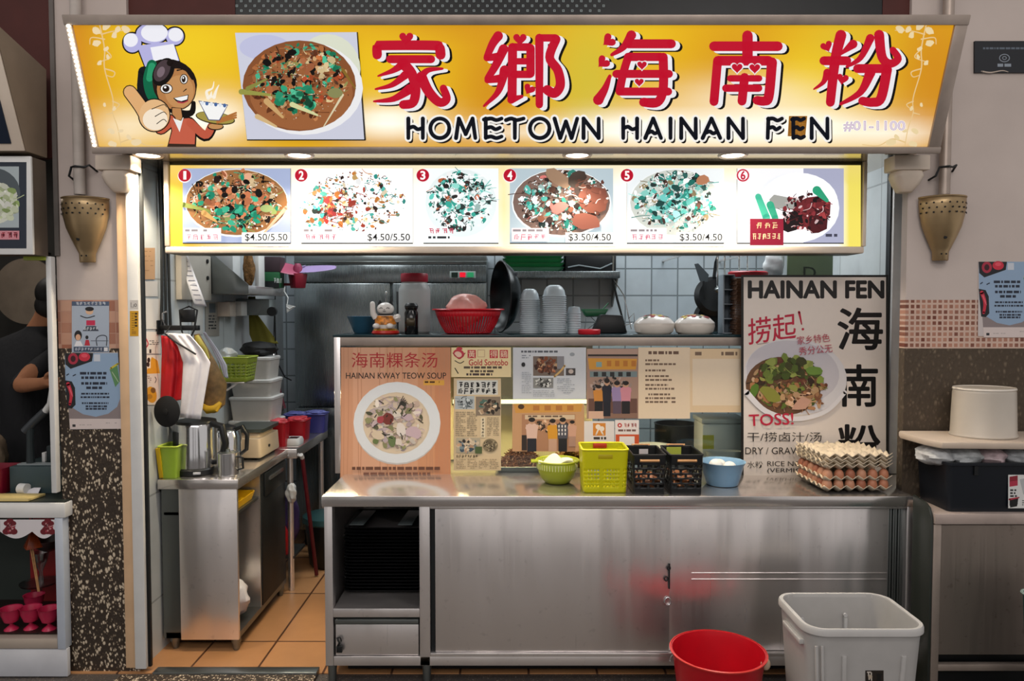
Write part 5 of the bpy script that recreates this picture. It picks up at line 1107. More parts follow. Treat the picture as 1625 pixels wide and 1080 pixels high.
# dustpan-like black scoop, green scoop, tongs
xa, xb = on(940, .62), on(996, .62)
obj('black_scoop', B().prism([(xa, .62, ZS), (xb, .62, ZS), (xb-.03, .62, ZS+.10), (xa+.05, .62, ZS+.105)], (0, .12, 0)), M['black'], bev=.008, label='black wedge-shaped scoop standing behind the red lid', cat='scoop')
gx = on(943, .80)
t = thing('green_scoop', 'green mesh scoop on a wire frame behind the red lid', 'scoop', (gx, .79, ZS))
obj('tray', B().loft([rrect(gx, .79, .055, .035, .01, ZS+.095), rrect(gx, .79, .075, .045, .012, ZS+.135)], True, False).prism([(gx+.04, .78, ZS+.12), (gx+.08, .78, ZS+.165), (gx+.08, .81, ZS+.165), (gx+.04, .81, ZS+.12)], (0, 0, .006)), pl('2E6A46', .4), t, .002, solid=.002)
wf = B()
for s_ in (-1, 1): wf.tube([(gx-.06*s_, .77, ZS+.002), (gx-.05*s_, .77, ZS+.09), (gx+.05*s_, .81, ZS+.092)], .0025); wf.tube([(gx-.06*s_, .77, ZS+.004), (gx, .7, ZS+.06), (gx+.02*s_, .81, ZS+.09)], .002)
obj('wire_frame', wf, M['chrome'], t)
tx0 = on(972, .74)
t = thing('tongs', 'black-handled tongs leaning against the tiles above the black scoop', 'tongs', (tx0, .74, ZS))
obj('arm', B().tube([(on(972, .74), .74, Z(443, .74)), (on(980, .72), .74, Z(475, .74)), (on(992, .7), .70, ZS+.03)], [.006, .007, .005]), M['black'], t); obj('arm', B().tube([(on(974, .74), .75, Z(444, .74)), (on(990, .74), .75, Z(468, .74)), (on(1003, .7), .72, ZS+.02)], [.003, .003, .003]), M['chrome'], t)
obj('wire_loop', B().tube([(on(996, .7), .68, ZS+.08), (on(1005, .7), .68, ZS+.11), (on(1006, .7), .68, ZS+.06), (on(1000, .7), .66, ZS+.05), (on(990, .7), .66, ZS+.045)], .003), M['chrome'], t)
# two tubs with printed film lids
for k, px in enumerate((1038, 1102)):
    cx, Y = on(px, .5), .5; r = pxm(32, Y)
    t = thing('tofu_tub', ['white tub with a printed film lid, beside the black scoop', 'white tub with a printed film lid, beside the grey rack'][k], 'tub', (cx, Y, ZS), 'film-lidded tubs')
    obj('bowl', B().lathe([(r*.80, ZS), (r*.92, ZS+.01), (r*1.0, ZS+.04), (r*.98, ZS+.056), (r*.94, ZS+.06), (.001, ZS+.06)], (cx, Y, 0), 36, sy=.8), pl('D9CFC4', .4), t)
    obj('film_lid', B().lathe([(r*.99, ZS+.057), (r*.96, ZS+.064), (r*.75, ZS+.086), (r*.4, ZS+.099), (.001, ZS+.103)], (cx, Y, 0), 36, sy=.8), pm('clear_film', 'DAD4CE', .2, var=.05), t)
    DP = [(0, .103), (.4, .099), (.75, .086), (.96, .064), (1.2, .04)]
    def dome(q):
        for (a, za), (e, ze) in zip(DP, DP[1:]):
            if q <= e: return ZS+za+(ze-za)*(q-a)/(e-a)+.002
        return ZS+.06
    R = random.Random(k); pb_ = B(); dm = lambda x, y: dome(math.hypot(x/r, y/r/.8))
    for (col, n_, sd) in (('A8323C', 16, 1), ('C8B04A', 10, 2), ('3A4A2A', 6, 3)):
        pb_ = B(); R = random.Random(sd+k*7)
        for _ in range(n_):
            x = R.uniform(-.7, .7)*r; y = R.uniform(-.7, .2)*r*.8
            if math.hypot(x/r, y/r/.8) > .72: continue
            q = [(cx+x+.016*math.cos(a)*R.uniform(.5, 1.2), Y+y+.01*math.sin(a)*R.uniform(.5, 1.2)) for a in (0, 1.2, 2.5, 3.8, 5)]
            pb_.add([(a_, b_, dm(a_-cx, b_-Y)+.001+sd*.0004) for a_, b_ in q], [tuple(range(5))])
        obj('printed_motif', pb_, pl(col, .5), t, solid=.0004)
# grey rack, bundle of brown board and a red-lidded tub beside the large poster
x0, x1 = on(1147, .5), on(1166, .5); zt_ = Z(437, .5)
b = B()
for k in range(5): b.box(x0+.002, .50, ZS+k*(zt_-ZS)/4-.0, x1-.002, .6, ZS+k*(zt_-ZS)/4+.006)
obj('grey_rack', b.box(x0, .50, ZS, x0+.008, .6, zt_).box(x1-.008, .5, ZS, x1, .6, zt_).box(x0, .594, ZS, x1, .6, zt_), pl('8E98A2', .45), bev=.002, label='narrow grey plastic rack standing beside the large poster', cat='rack')
b = B(); x0, x1 = on(1167, .44), on(1196, .44)
for k in range(34):
    z = ZS+k*.0088; b.box(x0+.003*(k % 3), .43, z, x1, .55, z+.0072)
obj('board_stack', b, pm('brown_board', '5A3C28', .8, var=.35, scale=30), label='tight pile of brown corrugated board behind the large poster edge', cat='board', kind='stuff')
cx = on(1186, .68); zr = Z(440, .68)
t = thing('lidded_tub', 'white tub with a wide red lid showing above the large poster', 'tub', (cx, .68, ZS))
obj('tub', B().lathe([(.08, ZS), (.095, ZS+.2), (.098, zr)], (cx, .68, 0), 36, sy=.8), pl('B8BCC0', .4), t); obj('lid', B().lathe([(.100, zr), (.112, zr+.004), (.112, zr+.028), (.1, zr+.034), (.001, zr+.036)], (cx, .68, 0), 40, sy=.62), pl('BE1A2A', .35), t)
obj('white_bag', lumpy(on(1228, .95), .95, Z(418, .95), .06, .05, .09, 6, .14), pm('white_film', 'D6DADC', .4, var=.06), label='white plastic bag hanging behind the red-lidded tub', cat='bag')
x0, x1 = X(1250, .9, 420), X(1322, .9, 420)
t = thing('green_board', 'grey-green upright board with a dark letter D behind the large poster', 'board', ((x0+x1)/2, .92, ZS))
obj('board', B().box(x0, .9, ZS, x1, .915, Z(395, .9)), pl('5F6E52', .45), t, .003); pr = front(.8985); pr.text('D', 1275, 423, 1295, 441, '20281E', -.004); pr.build('letter', M['paper'], t)

# ================================================================ BACK OF THE STALL
Yf = 1.85
x0, x1 = X(466, Yf, 500), X(772, Yf, 500)
t = thing('refrigerator', 'tall two-door stainless refrigerator with a lit control panel', 'refrigerator', ((x0+x1)/2, 2.05, 0))
zt2 = Z(449, Yf)
obj('body', B().box(x0, Yf+.05, .12, x1, 2.28, 2.14), M['frig'], t, .004)
obj('control_panel', B().box(x0, Yf+.01, zt2+.005, x1, Yf+.05, Z(420, Yf)), M['frig'], t, .006)
obj('top_grille', B().box(x0, Yf+.03, Z(419, Yf), x1, Yf+.05, 2.14).box(x0, Yf+.02, Z(416, Yf), x1, Yf+.04, Z(414, Yf)), M['steeldark'], t, .002)
dp = obj('display', B().box(X(714, Yf), Yf+.004, Z(441, Yf), X(755, Yf), Yf+.012, Z(430, Yf)), pl('8A9490', .4), t, .002)
obj('readout', B().box(X(717, Yf), Yf+.0, Z(439.5, Yf), X(727, Yf), Yf+.005, Z(432, Yf)), pl('16241E', .3), dp); obj('readout', B().box(X(730, Yf), Yf+.0, Z(439.5, Yf), X(739, Yf), Yf+.005, Z(432, Yf)), pm('red_readout', 'C81428', .3, emit=.8), dp); obj('readout', B().box(X(742, Yf), Yf+.0, Z(439.5, Yf), X(752, Yf), Yf+.005, Z(432, Yf)), pm('green_readout', '2A8A5A', .3, emit=.3), dp)
xm = X(622, Yf)
zd = Z(644, Yf)
for (a, b_, hx) in ((x0+.004, xm-.008, X(614, Yf)), (xm+.008, x1-.004, X(632, Yf))):
    d = obj('door', B().box(a, Yf, zd, b_, Yf+.05, zt2), M['frig'], t, .008); obj('handle', B().box(hx-.008, Yf-.012, 1.2, hx+.008, Yf, zt2-.06), M['chrome'] if hx < xm else M['black'], d, .003)
    obj('door', B().box(a, Yf, .15, b_, Yf+.05, zd-.012), M['frig'], t, .008)
for px in (x0+.06, x1-.06): obj('leg', B().cyl((px, Yf+.1, 0), (px, Yf+.1, .12), .025), M['dark'], t)
# back shelf with green trays
Ysf = 1.95
x0, x1 = X(786, Ysf, 435), X(984, Ysf, 435); zsf = Z(430, Ysf)
t = thing('wall_shelf', 'stainless shelf on the tiled back wall holding green trays', 'shelf', ((x0+x1)/2, 2.1, Z(441, Ysf)))
obj('board', B().box(x0, Ysf, Z(441, Ysf), x1, 2.295, zsf), M['frig'], t, .003)
for px in (800, 972): obj('bracket', B().prism([(X(px, 2.2), 2.29, zsf-.26), (X(px, 2.2), 2.29, zsf-.052), (X(px, 2.2), 2.0, zsf-.052)], (.012, 0, 0)), M['steeldark'], t)
xg = X(846, 2.1, 420); first = None
for k in range(5):
    z = zsf+.001+k*.032; l = 'green plastic tray, %s of the pile on the back shelf' % from_top(4-k)
    if first is None: first = obj('green_tray', B().loft([rrect(xg, 2.1, .20, .12, .03, z), rrect(xg, 2.1, .225, .14, .035, z+.024), rrect(xg, 2.1, .23, .145, .035, z+.030), rrect(xg, 2.1, .215, .13, .03, z+.030), rrect(xg, 2.1, .19, .11, .03, z+.008)]), pl('2E7A4C', .35), label=l, cat='tray', group='green trays on the back shelf')
    else: dup(first, (xg, 2.1, z), l)
x0, x1 = X(897, 2.0, 420), X(978, 2.0, 420)
t = thing('black_radio', 'black box-shaped appliance at the end of the back shelf', 'appliance', ((x0+x1)/2, 2.1, zsf))
obj('body', B().box(x0, 2.0, zsf+.001, x1, 2.22, zsf+.15), M['black'], t, .012); obj('strap', B().tube([(x0+.02, 1.995, zsf+.03), (x0+.1, 1.99, zsf+.045), (x1-.12, 1.99, zsf+.02), (x1-.03, 1.995, zsf+.06)], .006), pl('6A7478', .4), t); obj('trim', B().box(x1-.03, 1.992, zsf+.004, x1-.018, 2.0, zsf+.15), M['chrome'], t)
# hanging dark utensils by the tiles
Yh = 1.5
xr_ = X(1150, Yh, 420)
t = thing('utensil_rail', 'steel rail on the tiles above the hanging dark pans', 'rail', (xr_, Yh+.4, Z(404, Yh)))
obj('bar', B().cyl((X(1085, Yh), Yh, Z(402, Yh)), (X(1195, Yh), Yh, Z(402, Yh)), .008), M['steel'], t); obj('bar_support', B().box(X(1087, Yh), Yh, Z(403, Yh), X(1090, Yh), 2.3, Z(400, Yh)).box(X(1190, Yh), Yh, Z(403, Yh), X(1193, Yh), 2.3, Z(400, Yh)), M['steel'], t)
T = Matrix.Rotation(math.radians(80), 3, 'X')
for (px, py, r, lab) in ((1133, 470, .135, 'round black pan hanging highest beside the spatula'), (1128, 505, .12, 'round black pan hanging lower, partly behind the first')):
    yy = Yh+.07 if r > .13 else Yh+.14
    q = Vector((X(px, yy, py), yy, Z(py, yy)))
    t = thing('frying_pan', lab, 'pan', q); obj('pan', B().lathe([(.001, .03), (r*.8, .03), (r, 0), (r+.003, .002), (r*.82, .034), (.001, .034)], q, 36, T=T), M['black'], t)
    obj('handle', B().tube([q+Vector((0, 0, r)), q+Vector((.01, 0, r+.1)), (q.x+.012, Yh+.012, Z(402, Yh))], [.012, .01, .007]), M['black'], t)
q = Vector((X(1110, Yh), Yh, Z(440, Yh)))
t = thing('spatula', 'grey spatula hanging head-up on the utensil rail', 'spatula', q)
obj('blade', B().prism([(X(1099, Yh), Yh-.02, Z(419, Yh)), (X(1105, Yh), Yh-.02, Z(418, Yh)), (X(1122, Yh), Yh-.02, Z(436, Yh)), (X(1120, Yh), Yh-.02, Z(447, Yh)), (X(1108, Yh), Yh-.02, Z(446, Yh))], (0, .004, 0)), pl('3A4044', .4), t)
obj('handle', B().tube([(X(1114, Yh), Yh-.018, Z(446, Yh)), (X(1117, Yh), Yh-.018, Z(475, Yh))], .009), M['black'], t)
for k, px in enumerate((1136, 1147, 1170, 1183)):
    q = Vector((X(px, Yh), Yh-.012, Z(430, Yh)))
    t = thing('ladle', 'steel ladle hanging on the utensil rail, %s along' % ['first', 'second', 'third', 'fourth'][k], 'ladle', q, 'ladles on the rail')
    obj('shaft', B().box(q.x-.006, q.y-.004, Z(455, Yh), q.x+.006, q.y, Z(404, Yh)), M['chrome'], t, .001); obj('bowl', B().ell((q.x, q.y-.03, Z(460, Yh)), .03, .028, .022, 16, 10), M['steeldark'], t)

# ================================================================ LEFT SIDE OF THE STALL
ZL = .89; YL = .20
xa, xb = -1.79, X(376, YL, 800)
t = thing('steel_cabinet', 'stainless cabinet with an open side, at the mouth of the aisle', 'cabinet', ((xa+xb)/2, .6, 0))
z0 = Z(1015, YL); Ye = 1.0
obj('worktop', B().box(xa, YL-.012, ZL-.05, xb+.012, Ye, ZL), M['steeltop'], t, .004)
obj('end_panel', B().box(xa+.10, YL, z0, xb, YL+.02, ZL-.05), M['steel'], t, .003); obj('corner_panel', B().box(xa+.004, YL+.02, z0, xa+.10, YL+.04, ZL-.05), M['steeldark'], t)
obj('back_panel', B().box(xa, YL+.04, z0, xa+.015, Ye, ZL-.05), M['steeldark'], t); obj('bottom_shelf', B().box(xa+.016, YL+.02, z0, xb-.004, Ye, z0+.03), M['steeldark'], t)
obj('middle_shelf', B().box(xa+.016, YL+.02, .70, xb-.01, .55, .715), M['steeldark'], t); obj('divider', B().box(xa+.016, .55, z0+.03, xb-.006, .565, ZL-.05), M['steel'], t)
obj('door', B().box(xb-.02, .568, z0+.03, xb, Ye-.01, ZL-.055), M['dark'], t, .003)
obj('drawer_front', B().box(xb-.001, .60, .70, xb+.012, Ye-.03, ZL-.06), M['dark'], t, .004); obj('rail', B().box(xb-.001, .66, .78, xb+.02, .90, .80), M['chrome'], bpy.data.objects['drawer_front'])
for (x, y) in ((xb-.025, YL+.03), (xa+.05, YL+.05), (xb-.025, Ye-.05)): obj('leg', B().lathe([(.014, 0), (.018, .012), (.018, .03), (.024, .04), (.024, z0)], (x, y, 0), 16), M['steeldark'], t)
x_ = xb-.11; obj('yellow_tray', B().loft([rrect(x_, .37, .085, .13, .02, .7165), rrect(x_, .37, .098, .145, .025, .758), rrect(x_, .37, .091, .138, .022, .758), rrect(x_, .37, .078, .123, .018, .722)]), pl('D8A814', .4), label='yellow shallow tray on the middle shelf of the open cabinet', cat='tray')
obj('white_cloth', lumpy(xb-.10, .40, z0+.14, .08, .095, .10, 12, .14), M['cloth'], label='crumpled white cloth on the bottom shelf of the open cabinet', cat='cloth')
# long table behind
xt_ = X(518, 1.74, 683)
t = thing('prep_table', 'narrow steel table beyond the cabinet with thin round legs', 'table', (-1.55, 1.4, 0))
obj('worktop', B().box(xa, 1.012, ZL-.06, xt_, 1.78, ZL), M['steeltop'], t, .004)
for (x, y) in ((xt_-.05, 1.04), (xt_-.04, 1.74), (xa+.06, 1.05), (xa+.06, 1.74)): obj('leg', B().cyl((x, y, 0), (x, y, ZL-.06), .018), M['steel'], t)
obj('under_shelf', B().box(xa+.02, 1.03, .2, xt_-.03, 1.28, .215), M['steeldark'], t)
obj('purple_bag', lumpy(xt_-.12, 1.17, .41, .08, .09, .19, 21, .10), pl('3A2A5A', .4), label='dark purple bag under the prep table', cat='bag')
obj('red_bottle', B().lathe([(.03, .216), (.032, .22), (.032, .36), (.014, .40), (.014, .43), (.001, .43)], (xt_-.11, 1.07, 0), 20), pl('C01C24', .35), label='red squeeze bottle under the prep table by its leg', cat='bottle')
obj('crumpled_wrap', lumpy(xt_-.03, 1.0, .62, .03, .03, .06, 5, .2), pl('C8CACC', .4), label='pale crumpled wrap tucked behind the prep table leg', cat='wrap')
# stool/bin with a teal lid in the aisle
q = G(500, 905, 0); q = Vector((q.x+.06, 1.50, 0))
t = thing('lidded_bin', 'round black bin with a teal lid at the end of the aisle', 'bin', q)
zt3 = Z(818, 1.45)
obj('bin', B().lathe([(.11, .001), (.125, .02), (.15, zt3-.1), (.155, zt3-.05)], q, 32), M['black'], t); obj('lid', B().lathe([(.165, zt3-.05), (.172, zt3-.04), (.168, zt3-.005), (.15, zt3), (.001, zt3+.002)], q, 36), pl('2A4E50', .45), t)

# --- things on the left worktop
ZT = ZL+.001
def cylthing(px, Y): return X(px, Y, 720), Y
cx, cy = cylthing(312, .36); rk = .108
t = thing('steel_kettle', 'large polished steel jug kettle on a black base, on the cabinet worktop', 'kettle', (cx, cy, ZT))
obj('base', B().lathe([(rk*1.05, ZT), (rk*1.1, ZT+.006), (rk*1.1, ZT+.028), (rk*1.0, ZT+.036)], (cx, cy, 0), 40), M['black'], t)
obj('body', B().lathe([(rk, ZT+.037), (rk*1.0, ZT+.06), (rk*.97, ZT+.25), (rk*.93, ZT+.262)], (cx, cy, 0), 48), M['chrome'], t)
obj('lid', B().lathe([(rk*.95, ZT+.262), (rk*.92, ZT+.276), (rk*.5, ZT+.286), (.001, ZT+.288)], (cx, cy, 0), 40), M['black'], t)
obj('spout', B().prism([(cx-rk*.93, cy-.03, ZT+.2), (cx-rk*.93, cy-.03, ZT+.262), (cx-rk*1.32, cy-.012, ZT+.262)], (0, .04, 0)), M['chrome'], t, .003)
obj('gauge', B().obox((cx-rk*.70, cy-rk*.70, ZT+.15), (.024, .006, .075), (0, 0, -.78)), M['black'], t, .004)
obj('handle', B().tube([(cx+rk*.85, cy-.03, ZT+.262), (cx+rk*1.45, cy-.05, ZT+.25), (cx+rk*1.6, cy-.05, ZT+.16), (cx+rk*1.35, cy-.045, ZT+.07), (cx+rk*.9, cy-.03, ZT+.06)], [.016, .02, .018, .018, .016], 12), M['black'], t)
obj('switch', B().obox((cx+.05, cy-rk*1.08, ZT+.018), (.018, .004, .006), (0, 0, .3)), pl('C8C8CC', .3), t, .002)
cx, cy = cylthing(360, .55); 
t = thing('steel_teapot', 'polished steel teapot with a black handle behind the large kettle', 'teapot', (cx, cy, ZT))
obj('body', B().lathe([(.075, ZT), (.082, ZT+.01), (.08, ZT+.16), (.07, ZT+.19), (.055, ZT+.20)], (cx, cy, 0), 40), M['chrome'], t); obj('lid', B().lathe([(.057, ZT+.20), (.05, ZT+.212), (.02, ZT+.222), (.001, ZT+.226)], (cx, cy, 0), 30), M['black'], t)
obj('handle', B().tube([(cx+.06, cy-.02, ZT+.2), (cx+.10, cy-.03, ZT+.215), (cx+.125, cy-.03, ZT+.17), (cx+.12, cy-.03, ZT+.09), (cx+.08, cy-.02, ZT+.06)], [.012, .014, .012, .011, .01], 10), M['black'], t)
obj('spout', B().tube([(cx-.07, cy, ZT+.08), (cx-.11, cy-.01, ZT+.13), (cx-.125, cy-.01, ZT+.18)], [.018, .013, .01], 12), M['chrome'], t)
cx, cy = X(364, .30, 740), .285
t = thing('steel_mug', 'small polished steel mug at the near edge of the cabinet worktop', 'mug', (cx, cy, ZT))
obj('cup', B().lathe([(.052, ZT), (.055, ZT+.004), (.055, ZT+.118), (.057, ZT+.12), (.052, ZT+.12), (.05, ZT+.01)], (cx, cy, 0), 36), M['chrome'], t); obj('lid', B().lathe([(.051, ZT+.112), (.05, ZT+.118), (.012, ZT+.122), (.01, ZT+.135), (.001, ZT+.137)], (cx, cy, 0), 30), M['steeldark'], t)
obj('handle', B().tube([(cx+.052, cy-.01, ZT+.1), (cx+.082, cy-.02, ZT+.095), (cx+.084, cy-.02, ZT+.04), (cx+.053, cy-.01, ZT+.03)], .006), M['black'], t)
x_, y_ = -1.742, .27
t = thing('lime_basket', 'translucent lime and yellow plastic basket at the worktop edge beside the kettle', 'basket', (x_, y_, ZT))
obj('body', B().loft([rrect(x_, y_, .038, .058, .01, ZT), rrect(x_, y_, .048, .068, .012, ZT+.16), rrect(x_, y_, .044, .064, .01, ZT+.16), rrect(x_, y_, .034, .054, .008, ZT+.006)]), pl('96B43A', .3), t)
obj('corner_strip', B().obox((x_-.042, y_-.066, ZT+.08), (.010, .006, .078), (.12, -.05, 0)), pl('DDB51C', .4), t, .002); obj('rim', B().tube(rrect(x_, y_, .050, .070, .012, ZT+.162), .005, 6, True), pl('B8CC4A', .3), t)
# beige weighing scale
x_, y_ = X(400, .86, 710), .84
t = thing('weighing_scale', 'beige weighing scale with a dark top plate on the cabinet worktop', 'scale', (x_, y_, ZT))
obj('body', B().loft([rrect(x_, y_, .115, .17, .015, ZT+.012), rrect(x_, y_, .118, .172, .018, ZT+.02), rrect(x_, y_, .112, .168, .018, ZT+.12)]), pl('CDB9A0', .45), t)
obj('neck', B().loft([rrect(x_, y_+.02, .09, .13, .015, ZT+.12), rrect(x_, y_+.02, .085, .125, .015, ZT+.15)]), pl('C4B096', .45), t); obj('plate', B().loft([rrect(x_, y_+.02, .115, .15, .02, ZT+.15), rrect(x_, y_+.02, .118, .155, .02, ZT+.17)]), pl('3E4644', .35), t)
for (sx, sy) in ((-1, -1), (1, -1), (-1, 1), (1, 1)): obj('foot', B().lathe([(.014, ZT), (.016, ZT+.012)], (x_+sx*.085, y_+sy*.135, 0), 12), M['rubber'], t)
obj('knob', B().cyl((x_+.116, y_-.03, ZT+.06), (x_+.123, y_-.03, ZT+.06), .008), M['black'], t)
# tubs on the prep table
def tub(px, Y, hx, hy, h, col, lab, lid=None):
    x = X(px, Y, 690); t = thing('plastic_tub', lab, 'tub', (x, Y, ZT))
    obj('tub', B().loft([rrect(x, Y, hx*.88, hy*.88, .015, ZT), rrect(x, Y, hx, hy, .02, ZT+h), rrect(x, Y, hx*.93, hy*.93, .018, ZT+h), rrect(x, Y, hx*.84, hy*.84, .014, ZT+.01)]), pl(col, .35), t)
    obj('rim', B().tube(rrect(x, Y, hx*1.02, hy*1.02, .02, ZT+h), .005, 6, True), pl(col, .35), t)
    if lid: obj('film', lumpy(x, Y, ZT+h+.004, hx*.95, hy*.95, .02, int(px), .2), pm('film_'+lid, lid, .25, var=.15, scale=30), t)
tub(443, 1.13, .056, .056, .15, 'B01824', 'tall red tub with a crumpled red bag on top, first on the prep table', 'C85058')
tub(473, 1.36, .068, .075, .13, 'A81420', 'red tub with a film cover, behind the white gadget on the prep table', 'C8404A')
tub(470, 1.60, .075, .07, .13, '3A3A7A', 'blue-purple tub partly behind the red tubs', '6468A8'); tub(502, 1.66, .075, .07, .13, '44448A', 'blue-purple tub at the end of the prep table', '7074B4')
x_ = X(467, 1.2, 700); t = thing('white_gadget', 'small white gadget with a dark window on the prep table edge', 'gadget', (x_, 1.19, ZT))
obj('body', B().loft([rrect(x_, 1.19, .05, .06, .02, ZT), rrect(x_, 1.19, .052, .062, .022, ZT+.02), rrect(x_, 1.19, .045, .055, .02, ZT+.04)]), M['white'], t); obj('window', B().obox((x_+.005, 1.18, ZT+.041), (.028, .03, .002)), M['black'], t, .001)
# stacked clear boxes, green basket, black cap
xs_, ys_ = X(405, 1.06, 600)-.045, 1.22
zc_ = ZT
for k, (h, hx, hy, lab) in enumerate(((.16, .14, .13, 'bottom'), (.15, .135, .125, 'second'), (.11, .13, .12, 'third'), (.14, .12, .11, 'top'))):
    t = thing('clear_box', 'translucent white storage box, %s of the stack by the inner wall' % lab, 'box', (xs_, ys_, zc_), 'stacked storage boxes')
    obj('box', B().loft([rrect(xs_, ys_, hx*.9, hy*.9, .02, zc_), rrect(xs_, ys_, hx, hy, .025, zc_+h-.022)]), pm('milky_plastic', 'C4BFB8', .35, alpha=.9, var=.06), t); obj('lid', B().loft([rrect(xs_, ys_, hx*1.03, hy*1.03, .025, zc_+h-.02), rrect(xs_, ys_, hx*1.04, hy*1.04, .025, zc_+h-.006), rrect(xs_, ys_, hx*.97, hy*.97, .02, zc_+h-.001)]), pm('milky_lid', 'D2D0CC', .35, var=.04), t)
    zc_ += h
obj('black_hat', lumpy(xs_+.01, ys_, zc_+.045, .115, .09, .05, 14, .12), M['rubber'], label='black cloth hat lying on top of the stacked storage boxes', cat='hat')
hang('olive_cloth', 'olive-yellow cloth hanging behind the black hat on the inner wall', 'cloth', ([(394, 470), (395, 500), (396, 530), (402, 545)], [(405, 470), (408, 498), (428, 525), (442, 545)]), 1.42, .006, pm('olive_cloth', '7A7428', .8), fold=4)
# green basket stands on a steel-legged bracket shelf against the wall
xg, yg = X(382, .84, 585), .80; zg = Z(606, .72)
t = thing('green_basket', 'olive green slotted basket held on a small wall bracket above the scale', 'basket', (xg, yg, zg))
r0 = rrect(xg, yg, .07, .07, .01, zg); r1 = rrect(xg, yg, .088, .085, .012, zg+.14)
obj('body', basketwall(B(), r0, r1, 64, 16, lambda i, j: 2 < j < 13 and j % 2 == 1 and i % 3 != 0).prism([tuple(p) for p in r0], (0, 0, .003)), pl('8A9A34', .4), t, solid=.003); obj('rim', B().tube(r1, .006, 6, True), pl('92A23A', .4), t)
t = thing('wall_bracket', 'thin steel wall bracket under the olive green basket', 'bracket', (-1.78, yg, zg-.02))
obj('plate', B().box(-1.799, yg-.07, zg-.008, xg+.06, yg+.07, zg-.001), M['steel'], t, .002); obj('arm', B().tube([(-1.797, yg, zg-.14), (xg, yg, zg-.01)], .006), M['steel'], t)
for (px, py, lab, sd) in ((360, 553, 'clear', 3),):
    obj('clear_bag', lumpy(X(px, .8, py), .80, zg+.14, .05, .05, .055, sd, .2), pm('clear_film_bag', 'BFC2C0', .25, alpha=.75, var=.1), label='small clear plastic bag lying in the olive green basket', cat='bag')
# aprons, bag and lid hanging from a rail on the inner wall
yr = .34
t = thing('hanging_rail', 'short black rail on the inner wall with straps and hooks', 'rail', (-1.79, .42, Z(522, .36)))
zr1 = Z(521, .36); obj('bar', B().box(-1.798, .245, Z(524, .26), X(316, .26, 520), .275, Z(516, .26)), M['black'], t, .003); obj('mount', B().box(-1.799, .225, Z(530, .25), -1.79, .295, Z(508, .25)), M['black'], t)
obj('hook', B().tube([P(262, 517, .262), P(258, 507, .25), P(258, 497, .25), P(264, 494, .25)], .004), M['chrome'], t)
obj('strap_loop', B().tube([P(285, 492, .27), P(287, 520, .235), P(296, 548, .23), P(308, 524, .235), P(313, 492, .27), P(300, 486, .28)], .005, 6, True), M['black'], t)
obj('strap_buckle', B().box(X(288, .27), .262, Z(511, .27), X(311, .27), .276, Z(491, .27)), M['black'], t, .003)
hang('red_apron', 'red cloth apron hanging on the inner wall rail behind the white one', 'apron', ([(256, 532), (257, 560), (256, 600), (255, 634), (257, 640)], [(275, 534), (290, 556), (293, 590), (291, 620), (287, 634)]), .235, .012, pm('red_cloth', 'B01420', .6, var=.15, scale=6))
hang('white_apron', 'white apron on a black hanger hanging from the inner wall rail', 'apron', ([(262, 528), (282, 548), (291, 575), (289, 620), (286, 662)], [(300, 530), (322, 555), (334, 575), (326, 620), (318, 665)]), .205, .010, M['cloth'])
obj('clothes_hanger', B().tube([P(262, 529, .19), P(275, 540, .185), P(311, 562, .185)], .005).tube([P(262, 529, .19), P(268, 522, .22), P(270, 518, .245)], .003), M['black'], label='thin black hanger across the white apron', cat='hanger')
hang('white_sleeve', 'pale grey cloth strip with a loop hanging beside the fruit bag', 'cloth', ([(322, 527), (336, 552), (348, 575), (356, 598)], [(326, 527), (346, 556), (360, 580), (362, 600)]), .40, .006, pm('grey_cloth', 'B4B6C2', .8), fold=5)
t = thing('fruit_bag', 'brown mesh bag of yellow fruit hanging from the inner wall rail', 'bag', P(336, 650, .46))
q = P(337, 622, .46); obj('bag', B().tube([P(312, 530, .44), P(318, 550, .45), P(328, 580, .46), P(337, 612, .46), P(336, 640, .46), P(333, 653, .46)], [.014, .03, .052, .075, .068, .03], 20), pm('brown_mesh', '8A6A3C', .6, alpha=.85, var=.35, scale=30), t)
obj('fruit', B().tube([P(320, 642, .40), P(330, 650, .385), P(342, 648, .385), P(350, 638, .395)], [.012, .022, .022, .01], 14), pm('yellow_peel', 'C8A028', .45, var=.2), t); obj('fruit', B().tube([P(312, 533, .425), P(322, 555, .41), P(330, 570, .41)], [.012, .022, .012], 12), pm('pale_yellow_peel', 'C0B04A', .5, var=.15), t)
cx = X(267, .30, 652); obj('round_lid', B().lathe([(.001, 0), (.055, .003), (.064, .010), (.064, .016), (.05, .022), (.012, .026), (.012, .034), (.001, .036)], P(267, 652, .16), 40, T=Matrix.Rotation(math.radians(90), 3, 'X') @ Matrix.Diagonal((1, 1.22, 1))), M['rubber'], label='black oval pot lid hanging in front of the aprons', cat='lid')
# dispenser, hook strips, papers and posters on the inner wall
def wallpaper_sheet(name, lab, cat, x0, y0, x1, y1, bg, fn=None, th=.0015, Xw=-1.796, dz=2e-5):
    pr = sidewall(Xw); pr.dz = dz; pr.rect(x0, y0, x1, y1, bg)
    if fn: fn(pr)
    return pr.build(name, M['paper'], None, back=(quad(x0, y0, x1, y1), th, bg), label=lab, cat=cat)
wallpaper_sheet('brown_envelope', 'brown paper envelope high on the inner wall beside the post', 'envelope', 224, 393, 246, 443, 'B08E6C', lambda p: p.lines(226, 398, 243, 436, 5, '8A6A4A', 3, .7, .15))
wallpaper_sheet('blank_notice', 'plain white sheet on the inner wall below the envelope', 'paper', 225, 446, 250, 470, 'C4C0BC')
wallpaper_sheet('blank_notice', 'wide plain white sheet on the inner wall above the cartoon notice', 'paper', 226, 474, 254, 522, 'CFCAC4')
